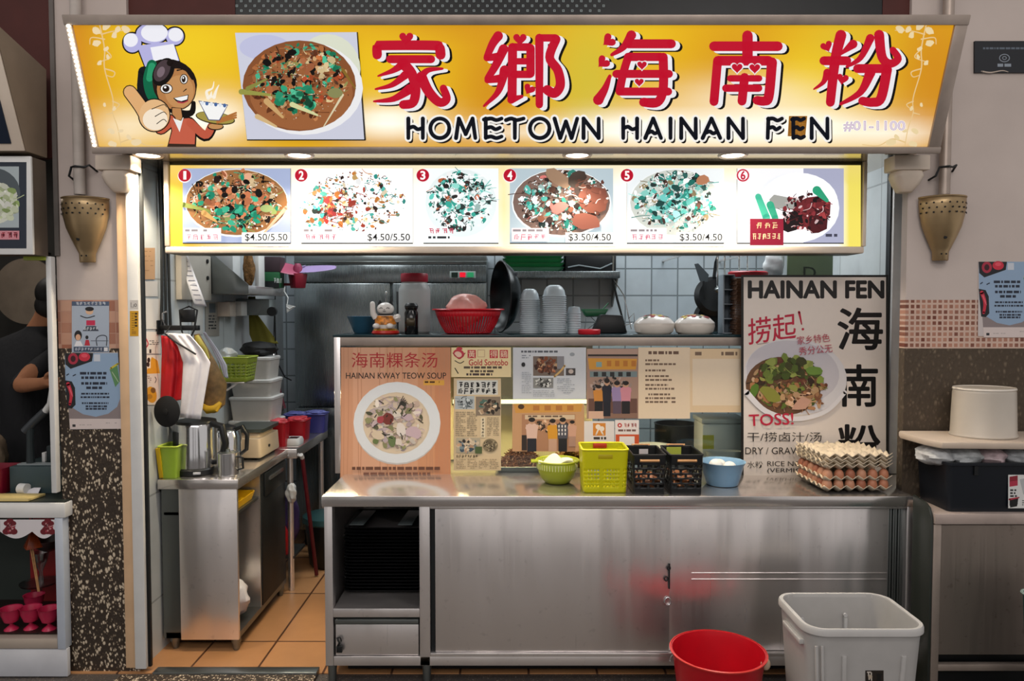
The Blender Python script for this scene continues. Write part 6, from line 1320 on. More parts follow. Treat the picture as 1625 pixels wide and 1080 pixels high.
def cart(p): p.stroke([(231, 536), (235, 545), (232, 551)], 2, 'B83040'); p.lines(237, 540, 252, 548, 3, '4A4444', 3); p.rect(237, 554, 240, 560, '2A2626')
wallpaper_sheet('cartoon_notice', 'white notice with a red doodle on the inner wall beside the post', 'notice', 227, 526, 255, 561, 'DAD2C8', cart)
def ylw(p): p.poly([(231, 593), (241, 566), (250, 572), (254, 592)], 'DC9C2C'); p.rect(231, 565, 239, 584, 'E6DCCC'); p.circ(236, 571, 2.4, 4, '2A1C14'); p.circ(235, 578, 2.4, 4, '2A1C14'); p.lines(231, 596, 240, 608, 4, '7A5A50', 4); p.stroke([(246, 598), (248, 602), (246, 607)], 1.2, '3A3A3A'); p.circ(240, 626, 8.5, 13, 'D89A2A', a=-.2); p.circ(243, 619, 4, 4.5, '7A5424'); p.circ(237, 629, 5, 4, 'B07C28')
wallpaper_sheet('yellow_poster', 'white notice with yellow food cartoons on the inner wall beside the post', 'notice', 229, 563, 256, 642, 'DDD4C8', ylw)
wallpaper_sheet('wall_calendar', 'dark patterned calendar sheet hanging on the inner wall under the wall shelf', 'calendar', 326, 479, 348, 533, '8E8A82', lambda p: (p.rect(332, 481, 342, 496, '4E5A64'), p.lines(331, 500, 343, 514, 3, '2A2E34', 4, .9), p.lines(331, 515, 343, 524, 2, '1E2024', 5, .9)))
wallpaper_sheet('white_sheet', 'white sheet on the inner wall behind the rail straps', 'paper', 305, 476, 322, 530, 'B9B7B2')
t = thing('fuse_box', 'grey-white switch box on the inner wall behind the paper strip', 'box', (-1.78, .66, Z(475, .66)))
obj('case', B().box(-1.799, .45, Z(476, .62), -1.765, .84, Z(402, .62)), pl('A29C92', .5), t, .005); obj('screw_cap', B().cyl((-1.766, .78, Z(413, .7)), (-1.758, .78, Z(413, .7)), .012), M['black'], t); obj('screw_cap', B().cyl((-1.766, .78, Z(440, .7)), (-1.758, .78, Z(440, .7)), .012), M['black'], t)
b = B()
for k in range(3): b.tube([(-1.79, .27+k*.035, 2.5), (-1.785, .275+k*.035, 2.1), (-1.787, .27+k*.04, 1.8), (-1.788, .26+k*.05, 1.66)], .008)
obj('wall_cables', b, M['dark'], label='run of dark cables down the inner wall beside the envelope', cat='cable')
for (nm, lab, px0, py0, px1, py1, y0, dep, col) in (('tissue_box', 'small white carton on the inner wall beside the calendar', 352, 479, 365, 502, 1.0, .1, 'BEB2A6'), ('tissue_box', 'white carton with a dark mark next to the first carton', 366, 478, 383, 501, 1.12, .1, 'C4C2BE')):
    obj(nm, B().box(-1.799, y0, Z(py1, y0), X(px1, y0, 490), y0+dep, Z(py0, y0)), pl(col, .6), bev=.003, label=lab, cat='carton')
y0 = 1.3; t = thing('paper_dispenser', 'grey roll dispenser on the inner wall under the wall shelf', 'dispenser', (-1.74, y0, Z(500, y0)))
obj('case', B().box(-1.799, y0, Z(500, y0), X(428, y0, 490), y0+.14, Z(474, y0)), pl('8E9696', .4), t, .012); obj('roll', B().cyl((X(404, y0), y0-.002, Z(487, y0)), (X(404, y0), y0+.14, Z(487, y0)), .045, n=28), pl('9AA0A2', .5), t); obj('knob', B().cyl((X(433, y0), y0-.01, Z(494, y0)), (X(433, y0), y0+.02, Z(494, y0)), .03, n=20), M['black'], t)
# hanging strip of order slips
def slips(u, v):
    px = 283+v*26+u*(15+4*v); py = 405+v*80+u*1; return P(px, py, .50+.02*math.sin(6*v)+.01*u)
t = obj('order_slip', B().sheet(slips, 4, 16), pl('CBCDD6', .7), solid=.0015, label='long white strip of order slips hanging from the menu panel', cat='paper')
pr = B()
for k in range(9):
    a = slips(.2, .12+k*.095); e = slips(.8, .12+k*.095); pr.prism([a+Vector((0, -.003, 0)), e+Vector((0, -.003, 0)), e+Vector((0, -.003, .004)), a+Vector((0, -.003, .004))], (0, .0008, 0))
obj('ink_rule', pr, pl('7A7E90', .7), t)
# wall shelf with its clutter
t = thing('steel_shelf', 'stainless wall shelf with a sloped end panel above the dispenser', 'shelf', (-1.66, 1.15, Z(466, .9)))
zA, zB = Z(466, .86), Z(449, 1.5)
xS = X(395, .86, 450)
obj('board', B().box(-1.799, .85, zA, X(452, 1.5, 455), 1.52, zA+.045).box(0, 0, 0, 0, 0, 0) if 0 else B().prism([(-1.799, .85, zA), (xS, .85, zA), (X(450, 1.5, 450), 1.52, zA), (-1.799, 1.52, zA)], (0, 0, .05)), M['steel'], t, .003)
obj('end_panel', B().prism([(-1.799, .846, zA), (xS, .846, zA), (xS, .846, zA+.055), (-1.77, .846, zA+.245), (-1.799, .846, zA+.245)], (0, .01, 0)), M['steeldark'], t, .002)
zS = zA+.051
obj('white_carton', B().box(-1.795, .90, zS, -1.66, 1.02, zS+.21), pl('C0C2C2', .6), bev=.004, label='white carton at the near end of the wall shelf', cat='carton')
obj('scrub_brush', lumpy(-1.63, 1.08, zS+.105, .035, .04, .105, 8, .12), pm('brown_bristles', '6A4A24', .9, var=.5, scale=60, bump=.5), label='brown bristle brush standing on the wall shelf', cat='brush')
obj('white_divider', B().box(-1.61, 1.13, zS, -1.585, 1.24, zS+.2), M['white'], bev=.003, label='narrow white divider beside the brown brush', cat='divider')
x_ = X(432, 1.35, 440); t = thing('green_carton', 'green carton with a black band on the wall shelf', 'carton', (x_, 1.36, zS)); obj('box', B().box(x_-.06, 1.30, zS+.0, x_+.06, 1.42, zS+.10), pl('1E5A34', .5), t, .003); obj('band', B().box(x_-.061, 1.297, zS+.0, x_+.061, 1.30, zS+.042), M['black'], t); pr = front(1.2955); pr.glyphs(434, 441, 448, 449, 3, 'E0E4E0', 2, 1.2); pr.build('band_print', M['paper'], t)
obj('dark_carton', B().box(x_-.07, 1.31, zS+.102, x_+.065, 1.42, zS+.20), pl('3A2A30', .5), bev=.004, label='dark carton lying on the green carton', cat='carton')
# small fan standing at the end of the shelf
xf, yf2 = X(474, 1.42, 440), 1.40
t = thing('table_fan', 'small red fan with soft purple blades clipped to the shelf end', 'fan', (xf, yf2, Z(457, yf2)))
obj('cup', B().lathe([(.05, Z(457, yf2)), (.066, Z(434, yf2))], (xf, yf2, 0), 4), pl('7E1428', .4), t, .003); obj('hub', B().lathe([(.03, Z(434, yf2)), (.03, Z(424, yf2)), (.018, Z(418, yf2))], (xf, yf2, 0), 20), pl('8A2A4A', .4), t)
obj('clip_arm', B().box(X(448, 1.42, 450), yf2, Z(453, yf2), xf, yf2+.012, Z(449, yf2)), pl('7E1428', .4), t)
zf = Z(428, yf2)
for k, (a, L_, w_, col) in enumerate(((.12, .24, .085, '9A86B4'), (3.6, .16, .15, 'A8526C'), (1.75, .18, .10, '8A76A4'))):
    def bl(u, v, a=a, L_=L_, w_=w_):
        r = .012+L_*v; w = w_*(.35+.65*math.sin(math.pi*min(1, v*.75+.25))**.6) if v < .97 else w_*.3; s_ = (u-.5)*w; return Vector((xf+r*math.cos(a)-s_*math.sin(a), yf2+(r*math.sin(a)+s_*math.cos(a))*.7, zf+.55*s_*(1 if k == 0 else -1)+.018*v))
    obj('blade', B().sheet(bl, 8, 16), pl(col, .4), t, solid=.002, ang=80)
b = B().tube([P(452, 455, 1.3), P(451, 462, 1.3), P(457, 472, 1.3), P(455, 487, 1.3), P(460, 490, 1.3), P(466, 486, 1.3)], .004)
obj('white_hook', b.prism([P(454, 482, 1.3), P(469, 486, 1.3), P(455, 496, 1.3)], (0, .004, 0)), M['white'], label='white plastic hook with a triangular tag hanging from the shelf end', cat='hook')
t = thing('tile_brush', 'long-handled tool with a dark red grip leaning beyond the storage boxes', 'brush', P(445, 652, 1.45))
obj('shaft', B().tube([P(434, 560, 1.5), P(441, 605, 1.48)], .006), M['chrome'], t); obj('grip', B().tube([P(441, 605, 1.48), P(446, 630, 1.46), P(451, 648, 1.45)], [.008, .012, .014]), pl('5A1424', .4), t); obj('head', B().cyl(P(444, 648, 1.46), P(444, 648, 1.43), .028), M['black'], t); obj('hang_cord', B().tube([P(434, 560, 1.5), P(435, 510, 1.5), P(437, 466, 1.49)], .003), M['black'], t); obj('head_ring', B().cyl(P(444, 648, 1.43), P(444, 648, 1.426), .012), pl('C0C0C0', .4), t)
b = B().tube([P(436, 500, 1.4), P(437, 540, 1.42), P(440, 575, 1.5), P(452, 598, 1.6), P(462, 603, 1.7)], .005); obj('dispenser_cord', b, M['black'], label='black cord running down from the roll dispenser', cat='cord')
x_ = xt_-.0
t = thing('red_stick', 'dark red stick leaning under the end of the prep table', 'stick', (xt_+.01, 1.3, 0)); obj('stick', B().tube([(xt_+.015, 1.08, .82), (xt_+.045, 1.27, .012)], .013), pl('5A101E', .4), t); obj('tip', B().tube([(xt_+.012, 1.06, .845), (xt_+.015, 1.08, .82)], .014), pl('C8C8C8', .4), t)
# ================================================================ NEIGHBOUR STALL BESIDE THE PEBBLE PILLAR
xN = -2.148
b = B()
yb2, yt2 = pb.y, ptp.y
t = thing('neighbour_sign', 'slanted neighbour stall sign with a dark blue picture and tan side panel', 'sign', (-2.6, -.2, pb.z))
obj('housing', B().prism([(-3.1, pb.y+.012, pb.z), (-3.1, ptp.y+.012, ptp.z), (-3.1, -.05, ptp.z-.09), (-3.1, -.06, pb.z+.0)], (xN+3.1, 0, 0)), pm('tan_panel', '8A7A68', .6, var=.08), t, .003)
def nface(x0, x1, a, e, off, mat, nm):
    p0 = pb+sl*a; p1 = pb+sl*e; n = sN*off
    return obj(nm, B().prism([(x0, p0.y, p0.z), (x0, p1.y, p1.z), (x0, p1.y+n.y, p1.z+n.z), (x0, p0.y+n.y, p0.z+n.z)], (x1-x0, 0, 0)), mat, t, .002)
nface(-3.1, xN+.004, 0, 1, .006, M['cream'], 'frame'); nface(-3.0, xN-.045, .06, .95, .012, pl('1B2536', .4), 'picture'); nface(-2.9, xN-.10, .14, .6, .015, pl('5A7078', .5), 'photo')
t = thing('neighbour_lightbox', 'square neighbour lightbox showing pale dumplings in a white frame', 'lightbox', (-2.5, -.13, Z(405, -.18)))
zb_, zt_ = Z(404, -.18), Z(248, -.18)
obj('case', B().box(-3.1, -.175, zb_, xN, -.07, zt_), pm('brown_panel', '5E5348', .6, var=.1), t, .004); obj('frame', B().box(-3.1, -.19, zb_, xN+.006, -.175, zt_), M['white'], t, .004)
pr = front(-.1905); pr.rect(-60, 257, 42, 394, '1A2434'); pr.rect(-60, 264, 30, 361, 'A8B4B8'); pr.circ(-12, 306, 44, 40, '4A545A'); pr.circ(-12, 322, 40, 34, 'D4D8C8')
pr.food(0, 322, 30, 30, ['D8DCC8', 'E4E6DC', 'B8C49A', 'C4CCB0', '8AA060', 'CDD2C0'], 70, 3, (4, 9), .05, (-40, 270, 28, 355)); pr.rect(-60, 366, 31, 380, 'D08A94'); pr.glyphs(-8, 368, 30, 378, 4, '9A1E34', 3, 1.6)
pr.build('picture', M['paper'], t)
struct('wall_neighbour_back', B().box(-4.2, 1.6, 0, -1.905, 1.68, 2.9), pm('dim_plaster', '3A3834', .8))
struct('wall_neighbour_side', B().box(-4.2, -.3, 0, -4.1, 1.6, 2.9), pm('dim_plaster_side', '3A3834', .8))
struct('trim_13', B().box(X(81, -.05, 600), -.07, .885, X(89.5, -.05, 600), -.035, Z(407, -.05)), M['white'], .004)
struct('trim_14', B().box(X(40, -.06, 408), -.075, Z(413, -.06), X(75, -.06, 408), -.05, Z(407, -.06)), pl('B8C84A', .4), .002)
# big round pan hanging on the back wall
q = P(44, 462, 1.35)
t = thing('hanging_pan', 'large round grey-brown pan lid hanging at the back of the neighbour stall', 'pan', q)
T = Matrix.Rotation(math.radians(90), 3, 'X'); rr_ = 52*(1.35+D0)/F
obj('disc', B().lathe([(.001, -.012), (rr_*.85, -.008), (rr_, .0), (rr_, .01), (.001, .02)], q, 56, T=T), pm('aged_tin', '8A7C6C', .5, .2, var=.15), t); obj('hook', B().tube([q+Vector((0, -.0, rr_)), q+Vector((0, .05, rr_+.05)), q+Vector((0, .24, rr_+.05))], .008), M['dark'], t)
# person
t0 = (X(40, .62, 700), .62, 0)
def person():
    me = bpy.data.meshes.new('person'); bm = bmesh.new(); sk = bm.verts.layers.skin.verify(); V = {}
    xp = X(42, .62, 640)
    def v(n, x, z, y, r, r2=None):
        q = bm.verts.new((x, y, z)); V[n] = q; q[sk].radius = (r, r2 or r); return q
    v('pel', xp-.01, .98, .62, .155, .115); v('waist', xp, 1.14, .62, .15, .11); v('chest', xp+.01, 1.36, .60, .175, .12); v('up', xp+.02, 1.52, .60, .14, .10); v('neck', xp+.08, 1.63, .60, .058, .058); v('nk2', xp+.125, 1.70, .61, .055, .056); v('head', xp+.175, 1.80, .63, .078, .09); v('crown', xp+.185, 1.875, .63, .06, .07)
    for s_, n in ((-1, 'L'), (1, 'R')):
        v('sh'+n, xp+.02+s_*.18, 1.515, .60, .066); v('el'+n, xp+(.085 if s_ > 0 else -.30), 1.34 if s_ > 0 else 1.2, .41 if s_ > 0 else .6, .047); v('wr'+n, xp+(.26 if s_ > 0 else -.26), 1.36 if s_ > 0 else 1.0, .33 if s_ > 0 else .45, .034); v('ha'+n, xp+(.33 if s_ > 0 else -.24), 1.37 if s_ > 0 else .95, .31 if s_ > 0 else .40, .036, .02)
        v('hip'+n, xp+s_*.085, .90, .62, .095); v('kn'+n, xp+s_*.09, .50, .61, .062); v('an'+n, xp+s_*.09, .09, .63, .042); v('ft'+n, xp+s_*.10, .04, .54, .04, .035); v('to'+n, xp+s_*.105, .032, .46, .035, .026)
    E_ = [('pel', 'waist'), ('waist', 'chest'), ('chest', 'up'), ('up', 'neck'), ('neck', 'nk2'), ('nk2', 'head'), ('head', 'crown')]
    for n in 'LR': E_ += [('up', 'sh'+n), ('sh'+n, 'el'+n), ('el'+n, 'wr'+n), ('wr'+n, 'ha'+n), ('pel', 'hip'+n), ('hip'+n, 'kn'+n), ('kn'+n, 'an'+n), ('an'+n, 'ft'+n), ('ft'+n, 'to'+n)]
    for n, s_ in (('R', 1),):
        h = V['haR'].co
        for k in range(4):
            a = v('f%d' % k, h.x+.035, h.z+.022-.016*k, h.y-.02, .010); c = v('g%d' % k, h.x+.062, h.z+.016-.016*k, h.y-.012, .009); E_ += [('haR', 'f%d' % k), ('f%d' % k, 'g%d' % k)]
        v('th', h.x+.0, h.z+.04, h.y-.03, .011); v('th2', h.x+.03, h.z+.055, h.y-.04, .009); E_ += [('haR', 'th'), ('th', 'th2')]
    for a, c in E_: bm.edges.new((V[a], V[c]))
    bm.verts.ensure_lookup_table(); V['pel'][sk].use_root = True
    bm.to_mesh(me); bm.free(); o = bpy.data.objects.new('person', me); C.objects.link(o)
    md = o.modifiers.new('skin', 'SKIN'); md.use_smooth_shade = True; ms = o.modifiers.new('sub', 'SUBSURF'); ms.levels = 2; ms.render_levels = 2
    m, nt, p = newmat('person_surface')     # black clothes; skin from the neck up and below the sleeves
    g = N(nt, 'ShaderNodeNewGeometry'); s1 = N(nt, 'ShaderNodeSeparateXYZ'); nt.links.new(g.outputs['Position'], s1.inputs[0])
    no = N(nt, 'ShaderNodeTexNoise', Scale=14.0)
    mz = N(nt, 'ShaderNodeMath', operation='GREATER_THAN'); mz.inputs[1].default_value = 1.655; nt.links.new(s1.outputs['Z'], mz.inputs[0])
    mx = N(nt, 'ShaderNodeMath', operation='GREATER_THAN'); mx.inputs[1].default_value = xp+.10; nt.links.new(s1.outputs['X'], mx.inputs[0])
    my = N(nt, 'ShaderNodeMath', operation='LESS_THAN'); my.inputs[1].default_value = .46; nt.links.new(s1.outputs['Y'], my.inputs[0])
    ml = N(nt, 'ShaderNodeMath', operation='MULTIPLY'); nt.links.new(mx.outputs[0], ml.inputs[0]); nt.links.new(my.outputs[0], ml.inputs[1])
    mm = N(nt, 'ShaderNodeMath', operation='MAXIMUM'); nt.links.new(mz.outputs[0], mm.inputs[0]); nt.links.new(ml.outputs[0], mm.inputs[1])
    mc = N(nt, 'ShaderNodeMix', data_type='RGBA'); mc.inputs['A'].default_value = hexc('0C0D12'); mc.inputs['B'].default_value = hexc('A06A48'); nt.links.new(mm.outputs[0], mc.inputs['Factor']); nt.links.new(mc.outputs['Result'], p.inputs['Base Color'])
    b_ = N(nt, 'ShaderNodeBump', Strength=.3, Distance=.02); nt.links.new(no.outputs[0], b_.inputs['Height']); nt.links.new(b_.outputs[0], p.inputs['Normal']); p.inputs['Roughness'].default_value = .75
    me.materials.append(m); ORG[o] = Vector((0, 0, 0))
    hx, hy, hz = xp+.178, .63, 1.81
    obj('hair', B().ell((hx-.002, hy-.012, hz+.03), .094, .102, .094, 24, 16).ell((hx-.012, hy-.032, hz-.04), .084, .072, .078, 20, 12), M['hair'], o)
    for s_ in (-1, 1): obj('ear', B().ell((hx+s_*.088, hy+.012, hz-.02), .012, .02, .028, 12, 8), M['skin'], o)
    obj('nose', B().ell((hx, hy+.10, hz-.025), .013, .018, .022, 12, 8), M['skin'], o)
    for s_ in (-1, 1): obj('eye', B().ell((hx+s_*.032, hy+.078, hz+.0), .012, .008, .008, 12, 8), M['white'], o)
    obj('mouth', B().ell((hx, hy+.083, hz-.065), .022, .006, .006, 12, 6), pl('8A4A44', .5), o)
    return tag(o, 'person in a black T-shirt and trousers turned away inside the neighbour stall', 'person')
person()
# neighbour counter with a display bay
Yn = -.06
zc1 = Z(797, Yn-.0); zl0 = Z(825, Yn)
xe = X(98, Yn, 820)
t = thing('neighbour_counter', 'white neighbour stall counter with a small glazed display bay', 'counter', (-3, .2, 0))
obj('worktop', B().box(-3.6, Yn, Z(822, Yn), X(103, Yn, 810), .42, Z(798, Yn)), M['white'], t, .006)
obj('top_plate', B().box(-3.6, Yn+.01, Z(798, Yn)+.0005, X(103, Yn, 810)-.005, .42, Z(798, Yn)+.004), pl('2E3430', .35), t)
obj('end_post', B().box(X(88, Yn, 900), Yn, Z(1030, Yn), X(101, Yn, 900), Yn+.05, Z(822, Yn)), pl('B8C0CC', .4), t, .003)
obj('sill', B().box(-3.6, Yn, Z(1029, Yn), X(88, Yn, 900), Yn+.05, Z(1013, Yn)), pl('A89C90', .5), t, .003)
obj('base_panel', B().box(-3.6, Yn+.004, 0.0, X(106, Yn, 1050), Yn+.03, Z(1030, Yn)), pl('C4C6CC', .4), t, .003)
obj('bay_floor', B().box(-3.6, Yn+.05, Z(1012, Yn), X(88, Yn, 900), .4, Z(1011, Yn)), pl('2A1C1A', .4), t)
obj('bay_back', B().box(-3.6, .40, Z(1029, Yn), X(100, Yn, 900), .42, Z(822, Yn)), pl('2C3430', .6), t); obj('red_panel', B().box(X(48, .38, 900), .38, Z(1011, Yn), X(100, Yn, 900)-.016, .398, Z(822, Yn)), pl('8E1418', .5), t, label='red back panel'); obj('bay_side', B().box(X(101, Yn, 900)-.022, Yn+.05, Z(1029, Yn), X(101, Yn, 900)-.008, .4, Z(822, Yn)), pl('7A1216', .5), t)
pr = front(Yn+.004); 
def scal(x0, x1):
    return [(x0, 824), (x1, 824)]+[(x1-(x1-x0)*k/12, 843+11*math.sin(math.pi*k/12)) for k in range(13)]
for (x0, x1) in ((-52, 0-1), (0, 51), (51, 88)): pr.poly(scal(x0, x1), 'DCD6D8')
for cxx in (-40, 16, 76):
    for (dx, dy, r) in ((-5, 0, 5), (5, 0, 5), (0, -3, 6), (0, 10, 9), (-6, 13, 6), (6, 13, 6)): pr.circ(cxx+dx, 830+dy, r, r*.8, '6A1420')
    pr.food(cxx, 837, 9, 9, ['A03040', 'C89090', '4A0C14'], 24, 2, (1, 2))
pr.build('scalloped_valance', M['paper'], t)
q = P(52, 855, .1)
t = thing('pyramid_lamp', 'small amber pyramid-shaped ornament hanging with chopstick-like sticks in the display bay', 'ornament', q)
obj('pyramid', B().lathe([(.05, 0), (.003, .10)], (q.x, .1, Z(868, .1)), 4), pm('amber_glass', '8A3A18', .25, var=.4, scale=30), t, .003); obj('hanger', B().cyl((q.x, .1, Z(837, .1)), (q.x, .1, Z(822, Yn)), .003), M['dark'], t)
obj('stick', B().cyl((q.x-.012, .1, Z(868, .1)), (q.x+.02, .1, Z(938, .1)), .0035, n=8), M['wood'], t); obj('stick', B().cyl((q.x-.002, .1, Z(868, .1)), (q.x+.026, .1, Z(938, .1)), .0035, n=8), M['wood'], t)
q = P(78, 860, .25); obj('metal_bowl', B().lathe([(.03, -.04), (.06, -.02), (.08, .02), (.076, .02), (.056, -.016)], q+Vector((0, 0, .0)), 28), M['steeldark'], label='dark metal bowl under the valance of the display bay', cat='bowl')
zb_ = Z(1011, Yn)+.001
def goblet(px, Y, lab, sc=1.0):
    x = X(px, Y, 990)
    return obj('red_goblet', B().lathe([(.032*sc, zb_), (.030*sc, zb_+.004), (.008*sc, zb_+.022*sc), (.008*sc, zb_+.03*sc), (.030*sc, zb_+.04*sc), (.043*sc, zb_+.075*sc), (.046*sc, zb_+.10*sc), (.050*sc, zb_+.105*sc), (.044*sc, zb_+.103*sc), (.028*sc, zb_+.05*sc), (.001, zb_+.045*sc)], (x, Y, 0), 28), pm('pink_red_glass', 'B8284C', .3, var=.12), label=lab, cat='goblet', group='pink-red goblets in the display bay')
goblet(18, .03, 'pink-red footed goblet, farthest from the pebble pillar'); goblet(49, .04, 'pink-red footed goblet, middle of the front row in the display bay'); goblet(78, .03, 'pink-red footed goblet, next to the counter end post'); goblet(55, .20, 'pink-red footed goblet behind the front three in the display bay')
x_, y_ = X(65, .28, 950), .27
t = thing('glass_stand', 'tiered glass cake stand behind the pink-red goblets', 'stand', (x_, y_, zb_))
obj('plate', B().lathe([(.03, zb_), (.012, zb_+.01), (.012, zb_+.12), (.085, zb_+.135), (.09, zb_+.145), (.001, zb_+.138)], (x_, y_, 0), 32), M['clear'], t); obj('goblet', B().lathe([(.012, zb_+.140), (.008, zb_+.2), (.03, zb_+.25), (.04, zb_+.30), (.036, zb_+.3), (.02, zb_+.25), (.001, zb_+.24)], (x_+.01, y_, 0), 28), M['clear'], t)
# things on the neighbour counter
zc = Z(798, Yn)+.0045
x_ = X(58, .22, 740); 
t = thing('cash_register', 'dark grey-green cash drawer box with a raised printer on the neighbour counter', 'cash register', (x_, .25, zc))
xa_, xb_ = X(19, .12, 760), X(88, .12, 760)-.0
obj('drawer_box', B().box(xa_, .10, zc, xb_, .42, zc+.135), pl('37474A', .4), t, .006); obj('printer', B().box(xa_+.12, .2, zc+.136, xb_, .4, zc+.22), pl('2A3234', .4), t, .008); obj('paper_slot', B().box(xa_+.02, .13, zc+.136, xb_-.02, .17, zc+.142), pl('8A9294', .4), t); obj('paper_curl', B().box(xa_+.098, .2, zc+.136, xa_+.115, .24, zc+.185), M['white'], t, .003)
b = B(); b.tube([P(40, 684, .16), P(55, 668, .16), P(72, 652, .15)], [.022, .021, .02], 14)
hs = thing('handset', 'black and white handheld scanner with a curved neck above the cash drawer', 'scanner', P(60, 668, .16)); obj('grip', b, pl('3A3E42', .4), hs); obj('cradle', B().tube([P(48, 676, .16), P(48, 700, .16), (P(48, 700, .16).x, .16, zc+.14)], [.018, .016, .02], 10), pl('2A3234', .4), hs); obj('neck', B().tube([P(72, 652, .15), P(80, 640, .14), P(82, 620, .10), P(86, 600, .06)], [.016, .015, .012, .010], 12), M['white'], hs)
x0_, x1_ = X(-40, .0, 790), X(60, .0, 790)
obj('yellow_board', B().prism([(x0_, -.05, zc+.001), (X(45, -.05, 795), -.05, zc+.001), (x1_, .06, zc+.001), (x0_, .06, zc+.001)], (0, 0, .012)), pl('D2BC7A', .5), bev=.002, label='pale yellow cutting board at the neighbour counter edge', cat='board')
t = thing('paper_roll', 'white paper roll and folded napkins on the neighbour counter by the cash drawer', 'paper', P(48, 770, .07)); xr0 = X(50, .08, 770); obj('roll', B().cyl((xr0-.06, .085, zc+.03), (xr0-.02, .078, zc+.03), .026), M['white'], t); obj('napkin', B().prism([(xr0-.07, .068, zc+.001), (xr0+.035, .068, zc+.001), (xr0+.035, .092, zc+.028), (xr0-.0, .092, zc+.028)], (0, .006, .004)), M['cloth'], t, .003)
x_ = X(10, .32, 690); obj('brown_sack', lumpy(x_-.10, .32, zc+.14, .10, .07, .14, 5, .10), pm('sackcloth', '6A5A48', .8, var=.3), label='brown sack on the neighbour counter behind the cash drawer', cat='sack')
obj('red_basket', B().loft([rrect(X(0, .14, 740)-.02, .14, .06, .06, .02, zc), rrect(X(0, .14, 740)-.02, .14, .08, .08, .02, zc+.13), rrect(X(0, .14, 740)-.02, .14, .074, .074, .018, zc+.13), rrect(X(0, .14, 740)-.02, .14, .05, .05, .015, zc+.01)]), pl('7A1028', .4), label='dark red basket at the neighbour stall cash drawer', cat='basket')

# ================================================================ POSTERS ON THE PILLAR AND WALL
Yw = -.003
def comic(p):
    p.rect(114, 478, 173, 485, '4A5A74'); p.glyphs(120, 479, 168, 484, 8, 'D8DCE4', 3, .9)
    p.circ(142, 494, 6, 5, 'D8B090'); p.circ(142, 490, 7, 3.5, '18161A'); p.stroke([(128, 501), (138, 504), (150, 501)], 1.6, '20222A'); p.rect(137, 508, 151, 516, 'C42A50'); p.poly([(131, 525), (137, 517), (152, 517), (157, 525)], '3A4250'); p.glyphs(133, 519, 156, 524, 5, 'D8DCE0', 5, .8)
    p.circ(124, 532, 6, 8, '18161A'); p.circ(124, 535, 4, 5, 'D8A888'); p.poly([(118, 549), (121, 541), (128, 541), (132, 549)], 'E4E4E8'); p.circ(138, 535, 2.5, 3, '18161A'); p.poly([(134, 548), (136, 539), (141, 539), (143, 548)], 'B82A3A'); p.stroke([(154, 548), (153, 537), (160, 532), (169, 534), (169, 548)], 1.4, '2A2E36'); p.rect(144, 540, 172, 541, '5A6270'); p.rect(117, 550, 172, 558, '3C4A60'); p.glyphs(119, 551.5, 163, 556.5, 9, 'C8CCD8', 5, .8); p.rect(165, 551, 171, 557, 'E0E0E4')
poster('comic_notice', 'small blue-grey cartoon notice on the pebble pillar above the blue poster', 'poster', Yw, 114, 478, 173, 559, 'A8B4C4', comic, th=.002)
def blue(dx, dy, kx):
    def f(p):
        q = lambda x, y: (dx+(x-103)*kx, dy+(y-560))
        p.poly([q(103, 560), q(187, 560), q(193, 679), q(111, 679)], '8A7E7E')
        p.poly([q(103, 560), q(187, 560), q(192, 628), q(186, 645), q(172, 656), q(152, 661), q(132, 657), q(112, 645), q(104, 620)], '8FA8C4')
        p.poly([q(103, 560), q(148, 560), q(146, 573), q(112, 585), q(104, 578)], '16171C')
        for (x, y, rx, ry, c) in ((116, 569, 8, 9, 'A82840'), (116, 569, 4, 5, '3A0C18'), (134, 566, 9, 7, 'C82A40'), (134, 564, 5, 3, 'E05060')): p.circ(*q(x, y), rx, ry, c)
        p.poly([q(103, 603), q(114, 605), q(119, 615), q(120, 642), q(114, 648), q(107, 647)], '16171C'); p.stroke([q(108, 609), q(113, 625), q(111, 641)], 6, 'C82A40', 4); p.stroke([q(109, 612), q(115, 628)], 2, 'E06070')
        p.poly([q(174, 586), q(186, 578), q(190, 605), q(183, 614)], '5A8A5A'); p.stroke([q(176, 584), q(187, 577)], 3, 'C8B83A'); p.stroke([q(178, 590), q(188, 606)], 1, 'B8C8A8'); p.rect(*q(149, 562), *q(159, 573), 'C8CED8')
        for (a, y, e, s2) in ((127, 590, 169, 2), (129, 597, 168, 3), (129, 606, 170, 4), (137, 613, 162, 5), (129, 623, 173, 6), (128, 628.5, 174, 7), (130, 638, 172, 8), (136, 643, 170, 9), (136, 647, 169, 10)):
            x0, y0 = q(a, y); x1, _ = q(e, y); p.lines(x0, y0, x1, y0+(5 if y < 620 else 3.4), 1, '1E2638', s2, .97, .8, False)
        p.stroke([q(106, 595), q(109, 593)], 1.6, '1E2638'); p.stroke([q(116, 596), q(120, 594)], 1.6, '1E2638')
        p.poly([q(110, 664), q(195, 664), q(195, 680), q(111, 680)], 'D6C8C4'); p.rect(*q(115, 673), *q(120, 677), '2A2A2E'); p.lines(*q(126, 673), *q(150, 676), 1, 'B8ACA8', 3); p.lines(*q(168, 670), *q(186, 673), 1, 'B0A6A4', 4)
    return f
pr = front(Yw-.001); blue(103, 560, 1)(pr)
pr.build('blue_poster', M['paper'], None, back=([(103, 560), (187, 559), (195, 680), (111, 681)], .002, 'C8BEBC'), label='pale blue food poster on the pebble pillar', cat='poster')
pr = front(Yw); blue(1553, 415, 1)(pr); pr.build('blue_poster', M['paper'], None, back=([(1553, 415), (1640, 415), (1645, 534), (1552, 533)], .002, 'C8BEBC'), label='pale blue food poster on the plain wall over the mosaic band', cat='poster')
